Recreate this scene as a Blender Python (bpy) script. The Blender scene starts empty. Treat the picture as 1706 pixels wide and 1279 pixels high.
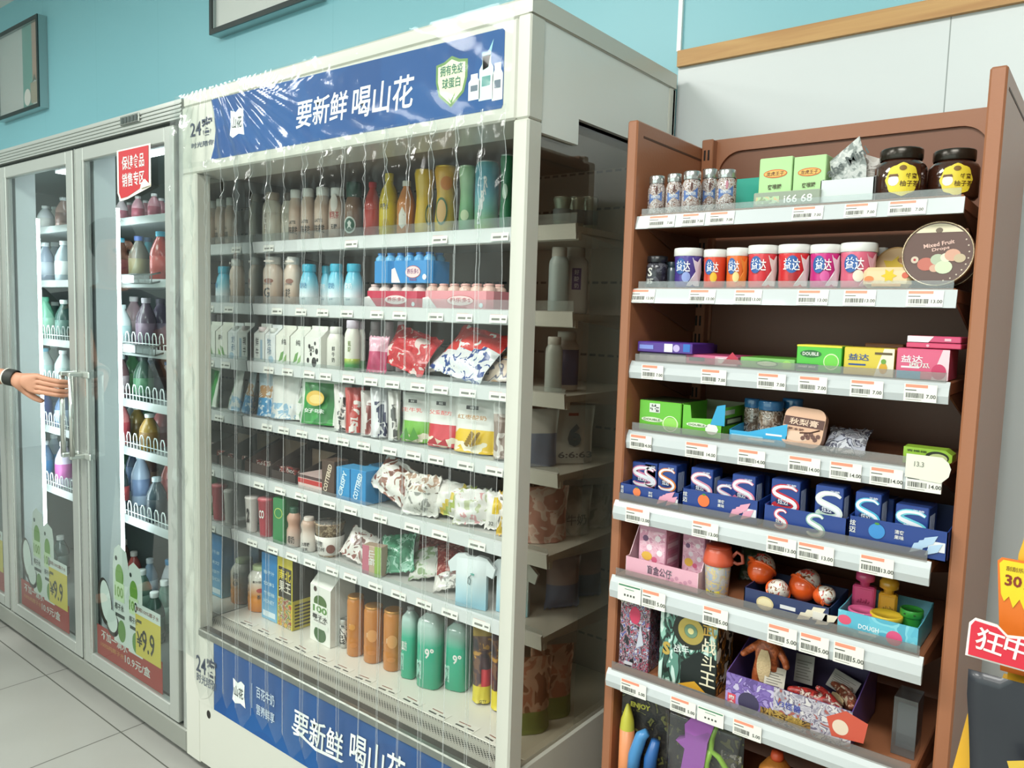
import bpy, bmesh, math, random
from mathutils import Vector, Matrix, noise, Euler
random.seed(7)
SC = bpy.context.scene
COL = SC.collection

# ---------------------------------------------------------------- camera
CAM = Vector((2.1602, -1.1791, 1.4056))
FPX, CX, CY = 1286.73, 853.0, 639.5
YAW, PITCH, ROLL = 0.6672, -0.0899, 0.0301
fw = Vector((-math.sin(YAW) * math.cos(PITCH), math.cos(YAW) * math.cos(PITCH), math.sin(PITCH)))
rt = fw.cross(Vector((0, 0, 1))).normalized()
up = rt.cross(fw)
rt, up = math.cos(ROLL) * rt + math.sin(ROLL) * up, -math.sin(ROLL) * rt + math.cos(ROLL) * up
cd = bpy.data.cameras.new('camera')
cam = bpy.data.objects.new('camera', cd)
COL.objects.link(cam)
cd.sensor_fit = 'HORIZONTAL'
cd.sensor_width = 36.0
cd.lens = 36.0 * FPX / 1706.0
cd.clip_start = 0.02
cam.matrix_world = Matrix(((rt.x, up.x, -fw.x, CAM.x), (rt.y, up.y, -fw.y, CAM.y), (rt.z, up.z, -fw.z, CAM.z), (0, 0, 0, 1)))
SC.camera = cam

# ---------------------------------------------------------------- colour management, world, room lights
SC.view_settings.view_transform = 'Standard'
SC.view_settings.look = 'None'
SC.view_settings.gamma = 1.0
SC.view_settings.exposure = 0.2
SC.view_settings.use_curve_mapping = False
SC.cycles.max_bounces = 10
SC.cycles.diffuse_bounces = 3
SC.cycles.glossy_bounces = 5
SC.cycles.transparent_max_bounces = 40
SC.cycles.use_denoising = True
SC.cycles.caustics_reflective = False
SC.cycles.caustics_refractive = False
SC.cycles.sample_clamp_indirect = 4.0

w = bpy.data.worlds.new('sky')
SC.world = w
w.use_nodes = True
w.node_tree.nodes['Background'].inputs[0].default_value = (1.0, 0.985, 0.95, 1)
w.node_tree.nodes['Background'].inputs[1].default_value = 2.4


def area(name, loc, sx, sy, power, col, rot=(0, 0, 0)):
    l = bpy.data.lights.new(name, 'AREA')
    l.shape = 'RECTANGLE'
    l.size, l.size_y, l.energy, l.color = sx, sy, power, col
    o = bpy.data.objects.new(name, l)
    COL.objects.link(o)
    o.location, o.rotation_euler = loc, rot
    return o


LC = (1.0, 1.0, 0.955)
CEIL = 3.1
for k, (x, y) in enumerate([(-2.6, -1.7), (-0.2, -1.7), (2.2, -1.7), (-2.6, -3.5), (-0.2, -3.5), (2.2, -3.5)]):
    area('ceiling_panel_light', (x, y, CEIL - 0.03), 1.2, 0.6, 56 if k < 3 else 40, LC)


p_ = area('window_portal', (-0.6, -4.59, 1.45), 7.6, 2.2, 1, (1, 1, 1), (-math.pi / 2, 0, 0))
p_.data.cycles.is_portal = True
p_.rotation_euler = (math.pi / 2, 0, 0)

# ---------------------------------------------------------------- measuring: photograph pixel -> point in the place
KR = {'0': (0, 0, 1), '3': (300, 0, 3.045), '4': (310, 240, 3.045), '5': (310, 600, 3.045), '6': (310, 860, 3.053), 'A': (1030, 180, 2.5237),
      'C': (1010, 380, 2.6246), 'D': (1010, 640, 2.6246), 'F': (1000, 850, 2.843), 'G': (990, 980, 2.797), 'H': (1000, 1140, 4.062),
      'p': (860, 250, 4.126), 'q': (860, 540, 3.997), 'r': (860, 820, 3.5535), 's': (1506, 850, 2.981)}


def at(k, x, y, Y, ax=1):
    """Point seen at (x, y) of view k on the plane where axis ax equals Y."""
    ox, oy, s = KR[k]
    d = fw + rt * ((ox + x / s - CX) / FPX) - up * ((oy + y / s - CY) / FPX)
    return CAM + d * ((Y - CAM[ax]) / d[ax])


def dep(p):
    return (Vector(p) - CAM).dot(fw)


def cyl(k, x0, x1, yt, Y, zs):
    """Centre x, radius and height above zs of an upright round thing whose axis stands on depth Y."""
    p = at(k, (x0 + x1) / 2, yt, Y)
    return p.x, 0.5 * (x1 - x0) / KR[k][2] * dep(p) / FPX, p.z - zs


def rect(k, x0, x1, yt, Y, zs):
    """Left x, right x and height above zs of a flat front at depth Y."""
    a, b = at(k, x0, yt, Y), at(k, x1, yt, Y)
    return a.x, b.x, (a.z + b.z) / 2 - zs


# ---------------------------------------------------------------- materials
def lin(h):
    h = h.lstrip('#')
    c = [int(h[i:i + 2], 16) / 255 for i in (0, 2, 4)]
    return tuple(v / 12.92 if v <= 0.04045 else ((v + 0.055) / 1.055) ** 2.4 for v in c) + (1,)


_M = {}


def nt(name):
    m = bpy.data.materials.new(name)
    m.use_nodes = True
    t = m.node_tree
    for n in list(t.nodes):
        t.nodes.remove(n)
    return m, t, t.nodes.new('ShaderNodeOutputMaterial')


def N(t, typ, **kw):
    n = t.nodes.new(typ)
    for k, v in kw.items():
        if k in n.bl_rna.properties.keys() and k not in n.inputs:
            setattr(n, k, v)
        else:
            n.inputs[k].default_value = v
    return n


def pm(col, rough=0.45, metal=0.0, coat=0.0, bump=0.0, scale=60, emit=0):
    """Plain material with a little procedural roughness variation."""
    key = (col, rough, metal, coat, bump, scale, emit)
    if key in _M:
        return _M[key]
    m, t, out = nt('m_' + col.strip('#'))
    b = N(t, 'ShaderNodeBsdfPrincipled')
    b.inputs['Base Color'].default_value = lin(col)
    b.inputs['Roughness'].default_value = rough
    b.inputs['Metallic'].default_value = metal
    b.inputs['Coat Weight'].default_value = coat
    if emit:
        b.inputs['Emission Color'].default_value = lin(col)
        b.inputs['Emission Strength'].default_value = emit
    if bump:
        tc = N(t, 'ShaderNodeTexCoord')
        nz = N(t, 'ShaderNodeTexNoise', Scale=scale, Detail=3.0)
        t.links.new(tc.outputs['Object'], nz.inputs['Vector'])
        bp = N(t, 'ShaderNodeBump', Strength=bump, Distance=0.004)
        t.links.new(nz.outputs['Fac'], bp.inputs['Height'])
        t.links.new(bp.outputs['Normal'], b.inputs['Normal'])
    t.links.new(b.outputs[0], out.inputs[0])
    _M[key] = m
    return m


def grad(cols, z0, z1, rough=0.35, axis='Z', coat=0.2):
    """Printed colour gradient along one axis of the thing itself."""
    key = ('g', tuple(cols), z0, z1, rough, axis)
    if key in _M:
        return _M[key]
    m, t, out = nt('m_gradient')
    b = N(t, 'ShaderNodeBsdfPrincipled', Roughness=rough)
    b.inputs['Coat Weight'].default_value = coat
    tc = N(t, 'ShaderNodeTexCoord')
    sp = N(t, 'ShaderNodeSeparateXYZ')
    mr = N(t, 'ShaderNodeMapRange')
    mr.inputs['From Min'].default_value = z0
    mr.inputs['From Max'].default_value = z1
    cr = N(t, 'ShaderNodeValToRGB')
    cr.color_ramp.elements[0].color = lin(cols[0])
    cr.color_ramp.elements[1].color = lin(cols[-1])
    for i, c in enumerate(cols[1:-1]):
        e = cr.color_ramp.elements.new((i + 1) / (len(cols) - 1))
        e.color = lin(c)
    t.links.new(tc.outputs['Object'], sp.inputs[0])
    t.links.new(sp.outputs[axis], mr.inputs['Value'])
    t.links.new(mr.outputs[0], cr.inputs[0])
    t.links.new(cr.outputs[0], b.inputs['Base Color'])
    t.links.new(b.outputs[0], out.inputs[0])
    _M[key] = m
    return m


def busy(cols, scale=40.0, rough=0.35, seed=0.0, stretch=(1, 1, 1), kind='noise', coat=0.2):
    """Busy printed artwork: patches of several ink colours."""
    key = ('b', tuple(cols), scale, rough, seed, stretch, kind)
    if key in _M:
        return _M[key]
    m, t, out = nt('m_print')
    b = N(t, 'ShaderNodeBsdfPrincipled', Roughness=rough)
    b.inputs['Coat Weight'].default_value = coat
    tc = N(t, 'ShaderNodeTexCoord')
    mp = N(t, 'ShaderNodeMapping')
    mp.inputs['Location'].default_value = (seed, seed * 2.3, seed * 0.7)
    mp.inputs['Scale'].default_value = stretch
    cr = N(t, 'ShaderNodeValToRGB')
    cr.color_ramp.interpolation = 'CONSTANT'
    n = len(cols)
    lo, hi = (0.32, 0.66) if kind == 'noise' else (0.0, 1.0)
    cr.color_ramp.elements[0].color = lin(cols[0])
    cr.color_ramp.elements[1].color = lin(cols[1])
    cr.color_ramp.elements[1].position = lo + (hi - lo) / n
    for i in range(2, n):
        e = cr.color_ramp.elements.new(lo + (hi - lo) * i / n)
        e.color = lin(cols[i])
    t.links.new(tc.outputs['Object'], mp.inputs[0])
    if kind == 'noise':
        x = N(t, 'ShaderNodeTexNoise', Scale=scale, Detail=2.0)
        x.inputs['Distortion'].default_value = 1.0
        t.links.new(mp.outputs[0], x.inputs['Vector'])
        t.links.new(x.outputs['Fac'], cr.inputs[0])
    else:
        x = N(t, 'ShaderNodeTexVoronoi', Scale=scale)
        t.links.new(mp.outputs[0], x.inputs['Vector'])
        t.links.new(x.outputs['Color'], cr.inputs[0])
    t.links.new(cr.outputs[0], b.inputs['Base Color'])
    t.links.new(b.outputs[0], out.inputs[0])
    _M[key] = m
    return m


def clear(tint='#f4f8f6', refl=0.10, rough=0.03, milk=0.0, bump=0.0, scale=30, stretch=(1, 1, 1), ior=1.45, milkcol='#ffffff'):
    """Thin clear plastic or glass: passes light straight through, reflects by angle, optional milkiness."""
    key = ('c', tint, refl, rough, milk, bump, scale, stretch, ior, milkcol)
    if key in _M:
        return _M[key]
    m, t, out = nt('m_clear')
    tr = N(t, 'ShaderNodeBsdfTransparent')
    tr.inputs[0].default_value = lin(tint)
    gl = N(t, 'ShaderNodeBsdfGlossy', Roughness=rough)
    fr = N(t, 'ShaderNodeLayerWeight', Blend=0.5)
    pw = N(t, 'ShaderNodeMath', operation='POWER')
    pw.inputs[1].default_value = 4.0
    t.links.new(fr.outputs['Facing'], pw.inputs[0])
    ad = N(t, 'ShaderNodeMath', operation='ADD', use_clamp=True)
    ad.inputs[1].default_value = refl
    t.links.new(pw.outputs[0], ad.inputs[0])
    mx = N(t, 'ShaderNodeMixShader')
    t.links.new(ad.outputs[0], mx.inputs[0])
    base = tr
    if milk:
        df = N(t, 'ShaderNodeBsdfDiffuse')
        df.inputs[0].default_value = lin(milkcol)
        m2 = N(t, 'ShaderNodeMixShader')
        m2.inputs[0].default_value = milk
        t.links.new(tr.outputs[0], m2.inputs[1])
        t.links.new(df.outputs[0], m2.inputs[2])
        base = m2
    t.links.new(base.outputs[0], mx.inputs[1])
    t.links.new(gl.outputs[0], mx.inputs[2])
    if bump:
        tc = N(t, 'ShaderNodeTexCoord')
        mp = N(t, 'ShaderNodeMapping')
        mp.inputs['Scale'].default_value = stretch
        nz = N(t, 'ShaderNodeTexNoise', Scale=scale, Detail=3.0)
        bp = N(t, 'ShaderNodeBump', Strength=bump, Distance=0.004)
        t.links.new(tc.outputs['Object'], mp.inputs[0])
        t.links.new(mp.outputs[0], nz.inputs['Vector'])
        t.links.new(nz.outputs['Fac'], bp.inputs['Height'])
        t.links.new(bp.outputs['Normal'], gl.inputs['Normal'])
        t.links.new(bp.outputs['Normal'], fr.inputs['Normal'])
    t.links.new(mx.outputs[0], out.inputs[0])
    _M[key] = m
    return m


def glow(col, s):
    key = ('e', col, s)
    if key not in _M:
        m, t, out = nt('m_lamp')
        e = N(t, 'ShaderNodeEmission', Strength=s)
        e.inputs[0].default_value = lin(col)
        t.links.new(e.outputs[0], out.inputs[0])
        _M[key] = m
    return _M[key]


def mirrorish(col, fac, rough=0.02):
    key = ('mi', col, fac, rough)
    if key not in _M:
        m, t, out = nt('m_mirror_panel')
        d = N(t, 'ShaderNodeBsdfDiffuse')
        d.inputs[0].default_value = lin(col)
        g = N(t, 'ShaderNodeBsdfGlossy', Roughness=rough)
        g.inputs[0].default_value = (0.85, 0.9, 0.88, 1)
        x = N(t, 'ShaderNodeMixShader')
        x.inputs[0].default_value = fac
        t.links.new(d.outputs[0], x.inputs[1])
        t.links.new(g.outputs[0], x.inputs[2])
        t.links.new(x.outputs[0], out.inputs[0])
        _M[key] = m
    return _M[key]


# ---------------------------------------------------------------- lettering cache (every string becomes one flat mesh, centred, cap height about 1)
_T = {}


def lettering(s, bold=0.02):
    if any(ord(c) > 0x2E80 for c in s):
        bold = min(bold, 0.012)
    if (s, bold) in _T:
        return _T[(s, bold)]
    c = bpy.data.curves.new('lettering', 'FONT')
    c.body, c.resolution_u, c.size, c.offset = s, 2, 1.0, bold
    c.align_x, c.align_y = 'CENTER', 'CENTER'
    o = bpy.data.objects.new('lettering', c)
    COL.objects.link(o)
    dg = bpy.context.evaluated_depsgraph_get()
    dg.update()
    me = bpy.data.meshes.new_from_object(o.evaluated_get(dg))
    v = [tuple(x.co) for x in me.vertices]
    f = [tuple(p.vertices) for p in me.polygons]
    xs, ys = [p[0] for p in v] or [0], [p[1] for p in v] or [0]
    mx, my = (min(xs) + max(xs)) / 2, (min(ys) + max(ys)) / 2
    v = [(a - mx, b - my) for a, b, _ in v]
    bpy.data.objects.remove(o)
    bpy.data.curves.remove(c)
    bpy.data.meshes.remove(me)
    _T[(s, bold)] = (v, f, max(xs) - min(xs), max(ys) - min(ys))
    return _T[(s, bold)]


# ---------------------------------------------------------------- mesh collector
class MB:
    def __init__(s):
        s.v, s.f, s.mi, s.sm, s.mats, s.X, s.sqn = [], [], [], [], [], None, 2.0

    def mat(s, m):
        if m not in s.mats:
            s.mats.append(m)
        return s.mats.index(m)

    def add(s, vs, fs, m, smooth=False):
        b, k = len(s.v), s.mat(m)
        s.v += [tuple(s.X @ Vector(p)) for p in vs] if s.X else [tuple(p) for p in vs]
        for f in fs:
            s.f.append(tuple(b + i for i in f))
            s.mi.append(k)
            s.sm.append(smooth)
        return s

    def box(s, x0, x1, y0, y1, z0, z1, m, bev=0.0, seg=1):
        if bev <= 0:
            vs = [(x, y, z) for x in (x0, x1) for y in (y0, y1) for z in (z0, z1)]
            return s.add(vs, [(0, 1, 3, 2), (4, 6, 7, 5), (0, 4, 5, 1), (2, 3, 7, 6), (0, 2, 6, 4), (1, 5, 7, 3)], m)
        bm = bmesh.new()
        bmesh.ops.create_cube(bm, size=1)
        for v in bm.verts:
            v.co = Vector(((x0 + x1) / 2 + v.co.x * (x1 - x0), (y0 + y1) / 2 + v.co.y * (y1 - y0), (z0 + z1) / 2 + v.co.z * (z1 - z0)))
        bmesh.ops.bevel(bm, geom=bm.edges[:], offset=min(bev, 0.45 * min(abs(x1 - x0), abs(y1 - y0), abs(z1 - z0))), segments=seg, affect='EDGES', profile=0.5)
        bm.verts.index_update()
        s.add([tuple(v.co) for v in bm.verts], [tuple(v.index for v in f.verts) for f in bm.faces], m, seg > 1)
        bm.free()
        return s

    def lathe(s, prof, m, c=(0, 0, 0), seg=22, sq=2.0, smooth=True, zm=None):
        """Profile (r, z) turned about the vertical through c; sq > 2 gives a rounded-square section; zm(z) may name another material."""
        ring, vs = [], []
        for r, z in prof:
            row = []
            for i in range(seg):
                a = 2 * math.pi * i / seg
                ca, sa = math.cos(a), math.sin(a)
                k = 1.0 if sq == 2 else (abs(ca) ** sq + abs(sa) ** sq) ** (-1.0 / sq)
                row.append(len(vs))
                vs.append((c[0] + r * k * ca, c[1] + r * k * sa, c[2] + z))
            ring.append(row)
        groups = {}
        for j in range(len(prof) - 1):
            mm = zm((prof[j][1] + prof[j + 1][1]) / 2) if zm else m
            for i in range(seg):
                k = (i + 1) % seg
                groups.setdefault(mm, []).append((ring[j][i], ring[j][k], ring[j + 1][k], ring[j + 1][i]))
        mms = list(groups)
        if len(mms) == 1:
            return s.add(vs, groups[mms[0]], mms[0], smooth)
        b = len(s.v)
        s.add(vs, [], mms[0])
        for mm in mms:
            k = s.mat(mm)
            for f in groups[mm]:
                s.f.append(tuple(b + i for i in f))
                s.mi.append(k)
                s.sm.append(smooth)
        return s

    def text(s, t, h, m, o, ux=(1, 0, 0), uy=(0, 0, 1), wid=None, bold=0.02, shear=0.0):
        """Flat lettering of line height h centred at o in the plane of ux and uy; wid squeezes it to that width."""
        v, f, w, hh = lettering(t, bold)
        ux, uy, o = Vector(ux), Vector(uy), Vector(o)
        k = h / max(hh, 1e-6)
        kx = (wid / w) if wid else k
        return s.add([o + ux * ((a + shear * b) * kx) + uy * (b * k) for a, b in v], f, m)

    def rk(s, th):
        n = s.sqn
        return 1.0 if n == 2.0 else (abs(math.sin(th)) ** n + abs(math.cos(th)) ** n) ** (-1.0 / n)

    def wrap(s, t, h, m, r, z, ang=0.0, wid=None, bold=0.02, c=(0, 0)):
        """Lettering bent round an upright cylinder of radius r, facing -Y turned by ang towards +X."""
        v, f, w, hh = lettering(t, bold)
        k = h / max(hh, 1e-6)
        kx = (wid / w) if wid else k
        q = []
        for a, b in v:
            th = ang + a * kx / r
            R = r * s.rk(th)
            q.append((c[0] + R * math.sin(th), c[1] - R * math.cos(th), z + b * k))
        return s.add(q, f, m)

    def curved(s, pts, m, r, z, ang=0.0, c=(0, 0), n=6):
        """Filled outline pts (u, v in metres) laid on a cylinder as a fan of strips."""
        us = [p[0] for p in pts]
        cu, cv = sum(us) / len(us), sum(p[1] for p in pts) / len(pts)
        def P(u, v):
            th = ang + u / r
            R = r * s.rk(th)
            return (c[0] + R * math.sin(th), c[1] - R * math.cos(th), z + v)
        vs = [P(cu, cv)]
        L = len(pts)
        for k in range(1, n + 1):
            for u, v in pts:
                vs.append(P(cu + (u - cu) * k / n, cv + (v - cv) * k / n))
        fs = [(0, 1 + i, 1 + (i + 1) % L) for i in range(L)]
        for k in range(n - 1):
            for i in range(L):
                j = (i + 1) % L
                fs.append((1 + k * L + i, 1 + (k + 1) * L + i, 1 + (k + 1) * L + j, 1 + k * L + j))
        return s.add(vs, fs, m)

    def poly(s, pts, m, o, ux=(1, 0, 0), uy=(0, 0, 1)):
        """Flat printed patch: outline pts (u, v) in the plane of ux, uy through o."""
        ux, uy, o = Vector(ux), Vector(uy), Vector(o)
        return s.add([o + ux * a + uy * b for a, b in pts], [tuple(range(len(pts)))], m)

    def disc(s, r, m, o, ux=(1, 0, 0), uy=(0, 0, 1), n=24, ry=None, a0=0, a1=2 * math.pi):
        e = 0 if a1 - a0 > 6.28 else 1
        return s.poly([(r * math.cos(a0 + (a1 - a0) * i / n), (ry or r) * math.sin(a0 + (a1 - a0) * i / n)) for i in range(n + e)], m, o, ux, uy)

    def ring(s, r0, r1, m, o, ux=(1, 0, 0), uy=(0, 0, 1), n=24, k=1.0):
        ux, uy, o = Vector(ux), Vector(uy), Vector(o)
        vs = []
        for i in range(n):
            a = 2 * math.pi * i / n
            for r in (r0, r1):
                vs.append(o + ux * (r * math.cos(a)) + uy * (r * k * math.sin(a)))
        return s.add(vs, [(2 * i, 2 * i + 1, (2 * i + 3) % (2 * n), (2 * i + 2) % (2 * n)) for i in range(n)], m)

    def prism(s, pts, y0, y1, m, axis='y'):
        """Outline (a, b) pushed from y0 to y1 along an axis."""
        n = len(pts)
        P = {'y': lambda a, b, t: (a, t, b), 'x': lambda a, b, t: (t, a, b), 'z': lambda a, b, t: (a, b, t)}[axis]
        vs = [P(a, b, y0) for a, b in pts] + [P(a, b, y1) for a, b in pts]
        return s.add(vs, [tuple(range(n)), tuple(range(2 * n - 1, n - 1, -1))] + [(i, n + i, n + (i + 1) % n, (i + 1) % n) for i in range(n)], m)

    def tube(s, pts, r, m, seg=8, closed=False, rr=None):
        pts = [Vector(p) for p in pts]
        n, vs = len(pts), []
        pn = None
        for i, p in enumerate(pts):
            a = pts[(i - 1) % n] if closed or i else pts[0]
            b = pts[(i + 1) % n] if closed or i < n - 1 else pts[-1]
            d = (b - a).normalized()
            if pn is None:
                pn = d.orthogonal().normalized()
            pn = (pn - d * pn.dot(d)).normalized()
            q = d.cross(pn)
            ri = rr[i] if rr else r
            for k in range(seg):
                t = 2 * math.pi * k / seg
                vs.append(p + (pn * math.cos(t) + q * math.sin(t)) * ri)
        fs = []
        for i in range(n if closed else n - 1):
            j = (i + 1) % n
            for k in range(seg):
                l = (k + 1) % seg
                fs.append((i * seg + k, i * seg + l, j * seg + l, j * seg + k))
        if not closed:
            fs += [tuple(range(seg - 1, -1, -1)), tuple((n - 1) * seg + k for k in range(seg))]
        return s.add(vs, fs, m, True)

    def pouch(s, w, h, T, zone, nu=12, nv=14, top=0.0, wr=0.002, seed=0.0, bottom=1.0, shape=None, kind='stand'):
        """Filled bag, base centre at the origin, faces -Y. kind 'stand' is wide at the foot and sealed at the top, 'pillow' is sealed at both ends."""
        vs = []
        for side in (-1, 1):
            for j in range(nv + 1):
                v = j / nv
                for i in range(nu + 1):
                    u = -1 + 2 * i / nu
                    if kind == 'stand':
                        t = T * (1 - abs(u) ** 4) * (max(0.0, 1 - v) ** 0.75 * (bottom if v < 0.02 else 1)) * (1 - 0.15 * v)
                        ww = w * (1 - 0.10 * math.sin(math.pi * min(1, v * 1.1)) * 0.6 - 0.06 * (1 - v))
                    else:
                        q = min(1, max(0, (v - 0.07) / 0.86)) * 2 - 1
                        t = T * (1 - abs(u) ** 3) * max(0.0, 1 - abs(q) ** 3.2)
                        ww = w * (1 - 0.09 * (1 - abs(q) ** 3))
                    if shape:
                        ww *= shape(v)
                    nz = noise.noise(Vector((u * 2.2 + seed, v * 4 + seed * 1.7, side * 3 + seed))) * wr * (0.4 + t / max(T, 1e-6))
                    zz = h * v
                    if kind == 'pillow' and (j == 0 or j == nv):
                        zz += 0.004 * math.sin(u * 20)
                    vs.append((u * ww / 2, side * max(0.0004, t / 2) + nz, zz))
        L = (nv + 1) * (nu + 1)
        buckets = {}
        for sd in (0, 1):
            for j in range(nv):
                for i in range(nu):
                    a = sd * L + j * (nu + 1) + i
                    q = (a, a + 1, a + nu + 2, a + nu + 1)
                    m = zone(-1 + 2 * (i + .5) / nu, (j + .5) / nv, sd)
                    buckets.setdefault(m, []).append(q if sd == 0 else q[::-1])
        em = zone(1, 0.5, 0)
        for j in range(nv):
            for i in (0, nu):
                a = j * (nu + 1) + i
                buckets.setdefault(em, []).append((a, a + nu + 1, L + a + nu + 1, L + a))
        for j in (0, nv):
            for i in range(nu):
                a = j * (nu + 1) + i
                buckets.setdefault(em, []).append((a, a + 1, L + a + 1, L + a))
        b = len(s.v)
        s.add(vs, [], em)
        for m, fs in buckets.items():
            k = s.mat(m)
            for f in fs:
                s.f.append(tuple(b + i for i in f))
                s.mi.append(k)
                s.sm.append(True)
        return s

    def build(s, name, parent=None, loc=None, rz=0.0, **tags):
        me = bpy.data.meshes.new(name)
        me.from_pydata(s.v, [], s.f)
        for m in s.mats:
            me.materials.append(m)
        me.polygons.foreach_set('material_index', s.mi)
        me.polygons.foreach_set('use_smooth', s.sm)
        me.update()
        o = bpy.data.objects.new(name, me)
        COL.objects.link(o)
        if parent:
            o.parent = parent
        if loc is not None:
            o.location = loc
        o.rotation_euler = (rz if isinstance(rz, tuple) else (0, 0, rz))
        tag(o, **tags)
        return o


def tag(o, label=None, cat=None, group=None, kind=None):
    for k, v in (('label', label), ('category', cat), ('group', group), ('kind', kind)):
        if v:
            o[k] = v
    return o


def thing(name, label, cat, loc=(0, 0, 0), rz=0.0, group=None):
    o = bpy.data.objects.new(name, None)
    o.empty_display_size = 0.03
    COL.objects.link(o)
    o.location = loc
    o.rotation_euler = rz if isinstance(rz, tuple) else (0, 0, rz)
    return tag(o, label, cat, group)


def copy_tree(o, parent=None):
    c = o.copy()
    COL.objects.link(c)
    if parent:
        c.parent = parent
    for ch in list(o.children):
        copy_tree(ch, c)
    return c


ORD = ['leftmost', 'second from left', 'third from left', 'fourth from left', 'fifth from left', 'sixth from left', 'seventh from left', 'eighth from left',
       'ninth from left', 'tenth from left', 'eleventh from left', 'twelfth from left']
# ================================================================ the room
WHITE = pm('#dcdcd4', 0.45)
WY = 0.615                                                            # face of the back wall


def tiles():
    m, t, out = nt('floor_tiles')
    b = N(t, 'ShaderNodeBsdfPrincipled', Roughness=0.32)
    tc = N(t, 'ShaderNodeTexCoord')
    sp = N(t, 'ShaderNodeSeparateXYZ')
    t.links.new(tc.outputs['Object'], sp.inputs[0])
    masks = []
    for ax, off in (('X', 0.322), ('Y', 0.05)):
        a = N(t, 'ShaderNodeMath', operation='ADD')
        a.inputs[1].default_value = off + 60.0
        t.links.new(sp.outputs[ax], a.inputs[0])
        f = N(t, 'ShaderNodeMath', operation='PINGPONG')
        f.inputs[1].default_value = 0.3
        t.links.new(a.outputs[0], f.inputs[0])
        l = N(t, 'ShaderNodeMath', operation='LESS_THAN')
        l.inputs[1].default_value = 0.0022
        t.links.new(f.outputs[0], l.inputs[0])
        masks.append(l)
    mx = N(t, 'ShaderNodeMath', operation='MAXIMUM')
    t.links.new(masks[0].outputs[0], mx.inputs[0])
    t.links.new(masks[1].outputs[0], mx.inputs[1])
    nz = N(t, 'ShaderNodeTexNoise', Scale=2.2, Detail=6.0)
    t.links.new(tc.outputs['Object'], nz.inputs['Vector'])
    cr = N(t, 'ShaderNodeValToRGB')
    cr.color_ramp.elements[0].color, cr.color_ramp.elements[1].color = lin('#92938d'), lin('#a4a49e')
    t.links.new(nz.outputs['Fac'], cr.inputs[0])
    mc = N(t, 'ShaderNodeMix', data_type='RGBA')
    t.links.new(mx.outputs[0], mc.inputs['Factor'])
    t.links.new(cr.outputs[0], mc.inputs['A'])
    mc.inputs['B'].default_value = lin('#54544e')
    t.links.new(mc.outputs['Result'], b.inputs['Base Color'])
    t.links.new(b.outputs[0], out.inputs[0])
    return m


def seams(col, xs, dark, wdt, rough=0.4):
    """Painted wall boards with upright joints at the given x."""
    m, t, out = nt('wall_boards')
    b = N(t, 'ShaderNodeBsdfPrincipled', Roughness=rough)
    tc = N(t, 'ShaderNodeTexCoord')
    sp = N(t, 'ShaderNodeSeparateXYZ')
    t.links.new(tc.outputs['Object'], sp.inputs[0])
    last = None
    for x in xs:
        c = N(t, 'ShaderNodeMath', operation='COMPARE')
        c.inputs[1].default_value = x
        c.inputs[2].default_value = wdt
        t.links.new(sp.outputs['X'], c.inputs[0])
        if last:
            a = N(t, 'ShaderNodeMath', operation='MAXIMUM')
            t.links.new(last.outputs[0], a.inputs[0])
            t.links.new(c.outputs[0], a.inputs[1])
            last = a
        else:
            last = c
    mc = N(t, 'ShaderNodeMix', data_type='RGBA')
    t.links.new(last.outputs[0], mc.inputs['Factor'])
    mc.inputs['A'].default_value, mc.inputs['B'].default_value = lin(col), lin(dark)
    t.links.new(mc.outputs['Result'], b.inputs['Base Color'])
    t.links.new(b.outputs[0], out.inputs[0])
    return m


def wood(cols, sx, rough=0.5):
    m, t, out = nt('wood_grain')
    b = N(t, 'ShaderNodeBsdfPrincipled', Roughness=rough)
    tc = N(t, 'ShaderNodeTexCoord')
    mp = N(t, 'ShaderNodeMapping')
    mp.inputs['Scale'].default_value = sx
    nz = N(t, 'ShaderNodeTexNoise', Scale=5.0, Detail=6.0)
    nz.inputs['Distortion'].default_value = 0.6
    cr = N(t, 'ShaderNodeValToRGB')
    cr.color_ramp.elements[0].position, cr.color_ramp.elements[1].position = 0.3, 0.7
    cr.color_ramp.elements[0].color, cr.color_ramp.elements[1].color = lin(cols[0]), lin(cols[1])
    t.links.new(tc.outputs['Object'], mp.inputs[0])
    t.links.new(mp.outputs[0], nz.inputs['Vector'])
    t.links.new(nz.outputs['Fac'], cr.inputs[0])
    t.links.new(cr.outputs[0], b.inputs['Base Color'])
    t.links.new(b.outputs[0], out.inputs[0])
    return m


RX0, RX1, RY0 = -6.0, 4.6, -4.6
TEAL = seams('#80b8c2', [-2.55, -1.93, -1.32, -0.71, -0.1, 0.52], '#79b1bb', 0.002)
PANEL = seams('#d3d8d8', [1.838, 2.44, 3.04], '#8f9694', 0.0012)
MB().box(RX0, RX1, RY0, WY + 0.1, -0.1, 0.0, tiles()).build('floor', kind='structure')
MB().box(RX0, RX1, RY0, WY + 0.1, CEIL, CEIL + 0.1, pm('#e4e4de', 0.7)).build('ceiling', kind='structure')
m = MB().box(RX0, 1.2415, WY, WY + 0.1, 0, CEIL, TEAL).box(1.2415, RX1, WY, WY + 0.1, 2.04, CEIL, TEAL).box(1.2415, RX1, WY, WY + 0.1, 0, 2.04, PANEL)
m.build('wall_back', kind='structure')
MB().box(1.243, RX1, WY - 0.012, WY, 2.025, 2.063, wood(['#b07f47', '#c69a5e'], (0.6, 3, 9))).build('trim_1', kind='structure')
MB().box(1.238, 1.249, WY - 0.008, WY, 2.063, CEIL, pm('#eef2ee', 0.4)).build('trim_2', kind='structure')
MB().box(RX0 - 0.1, RX0, RY0, WY + 0.1, 0, CEIL, pm('#cfd8d8', 0.6)).build('wall_left', kind='structure')
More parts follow.
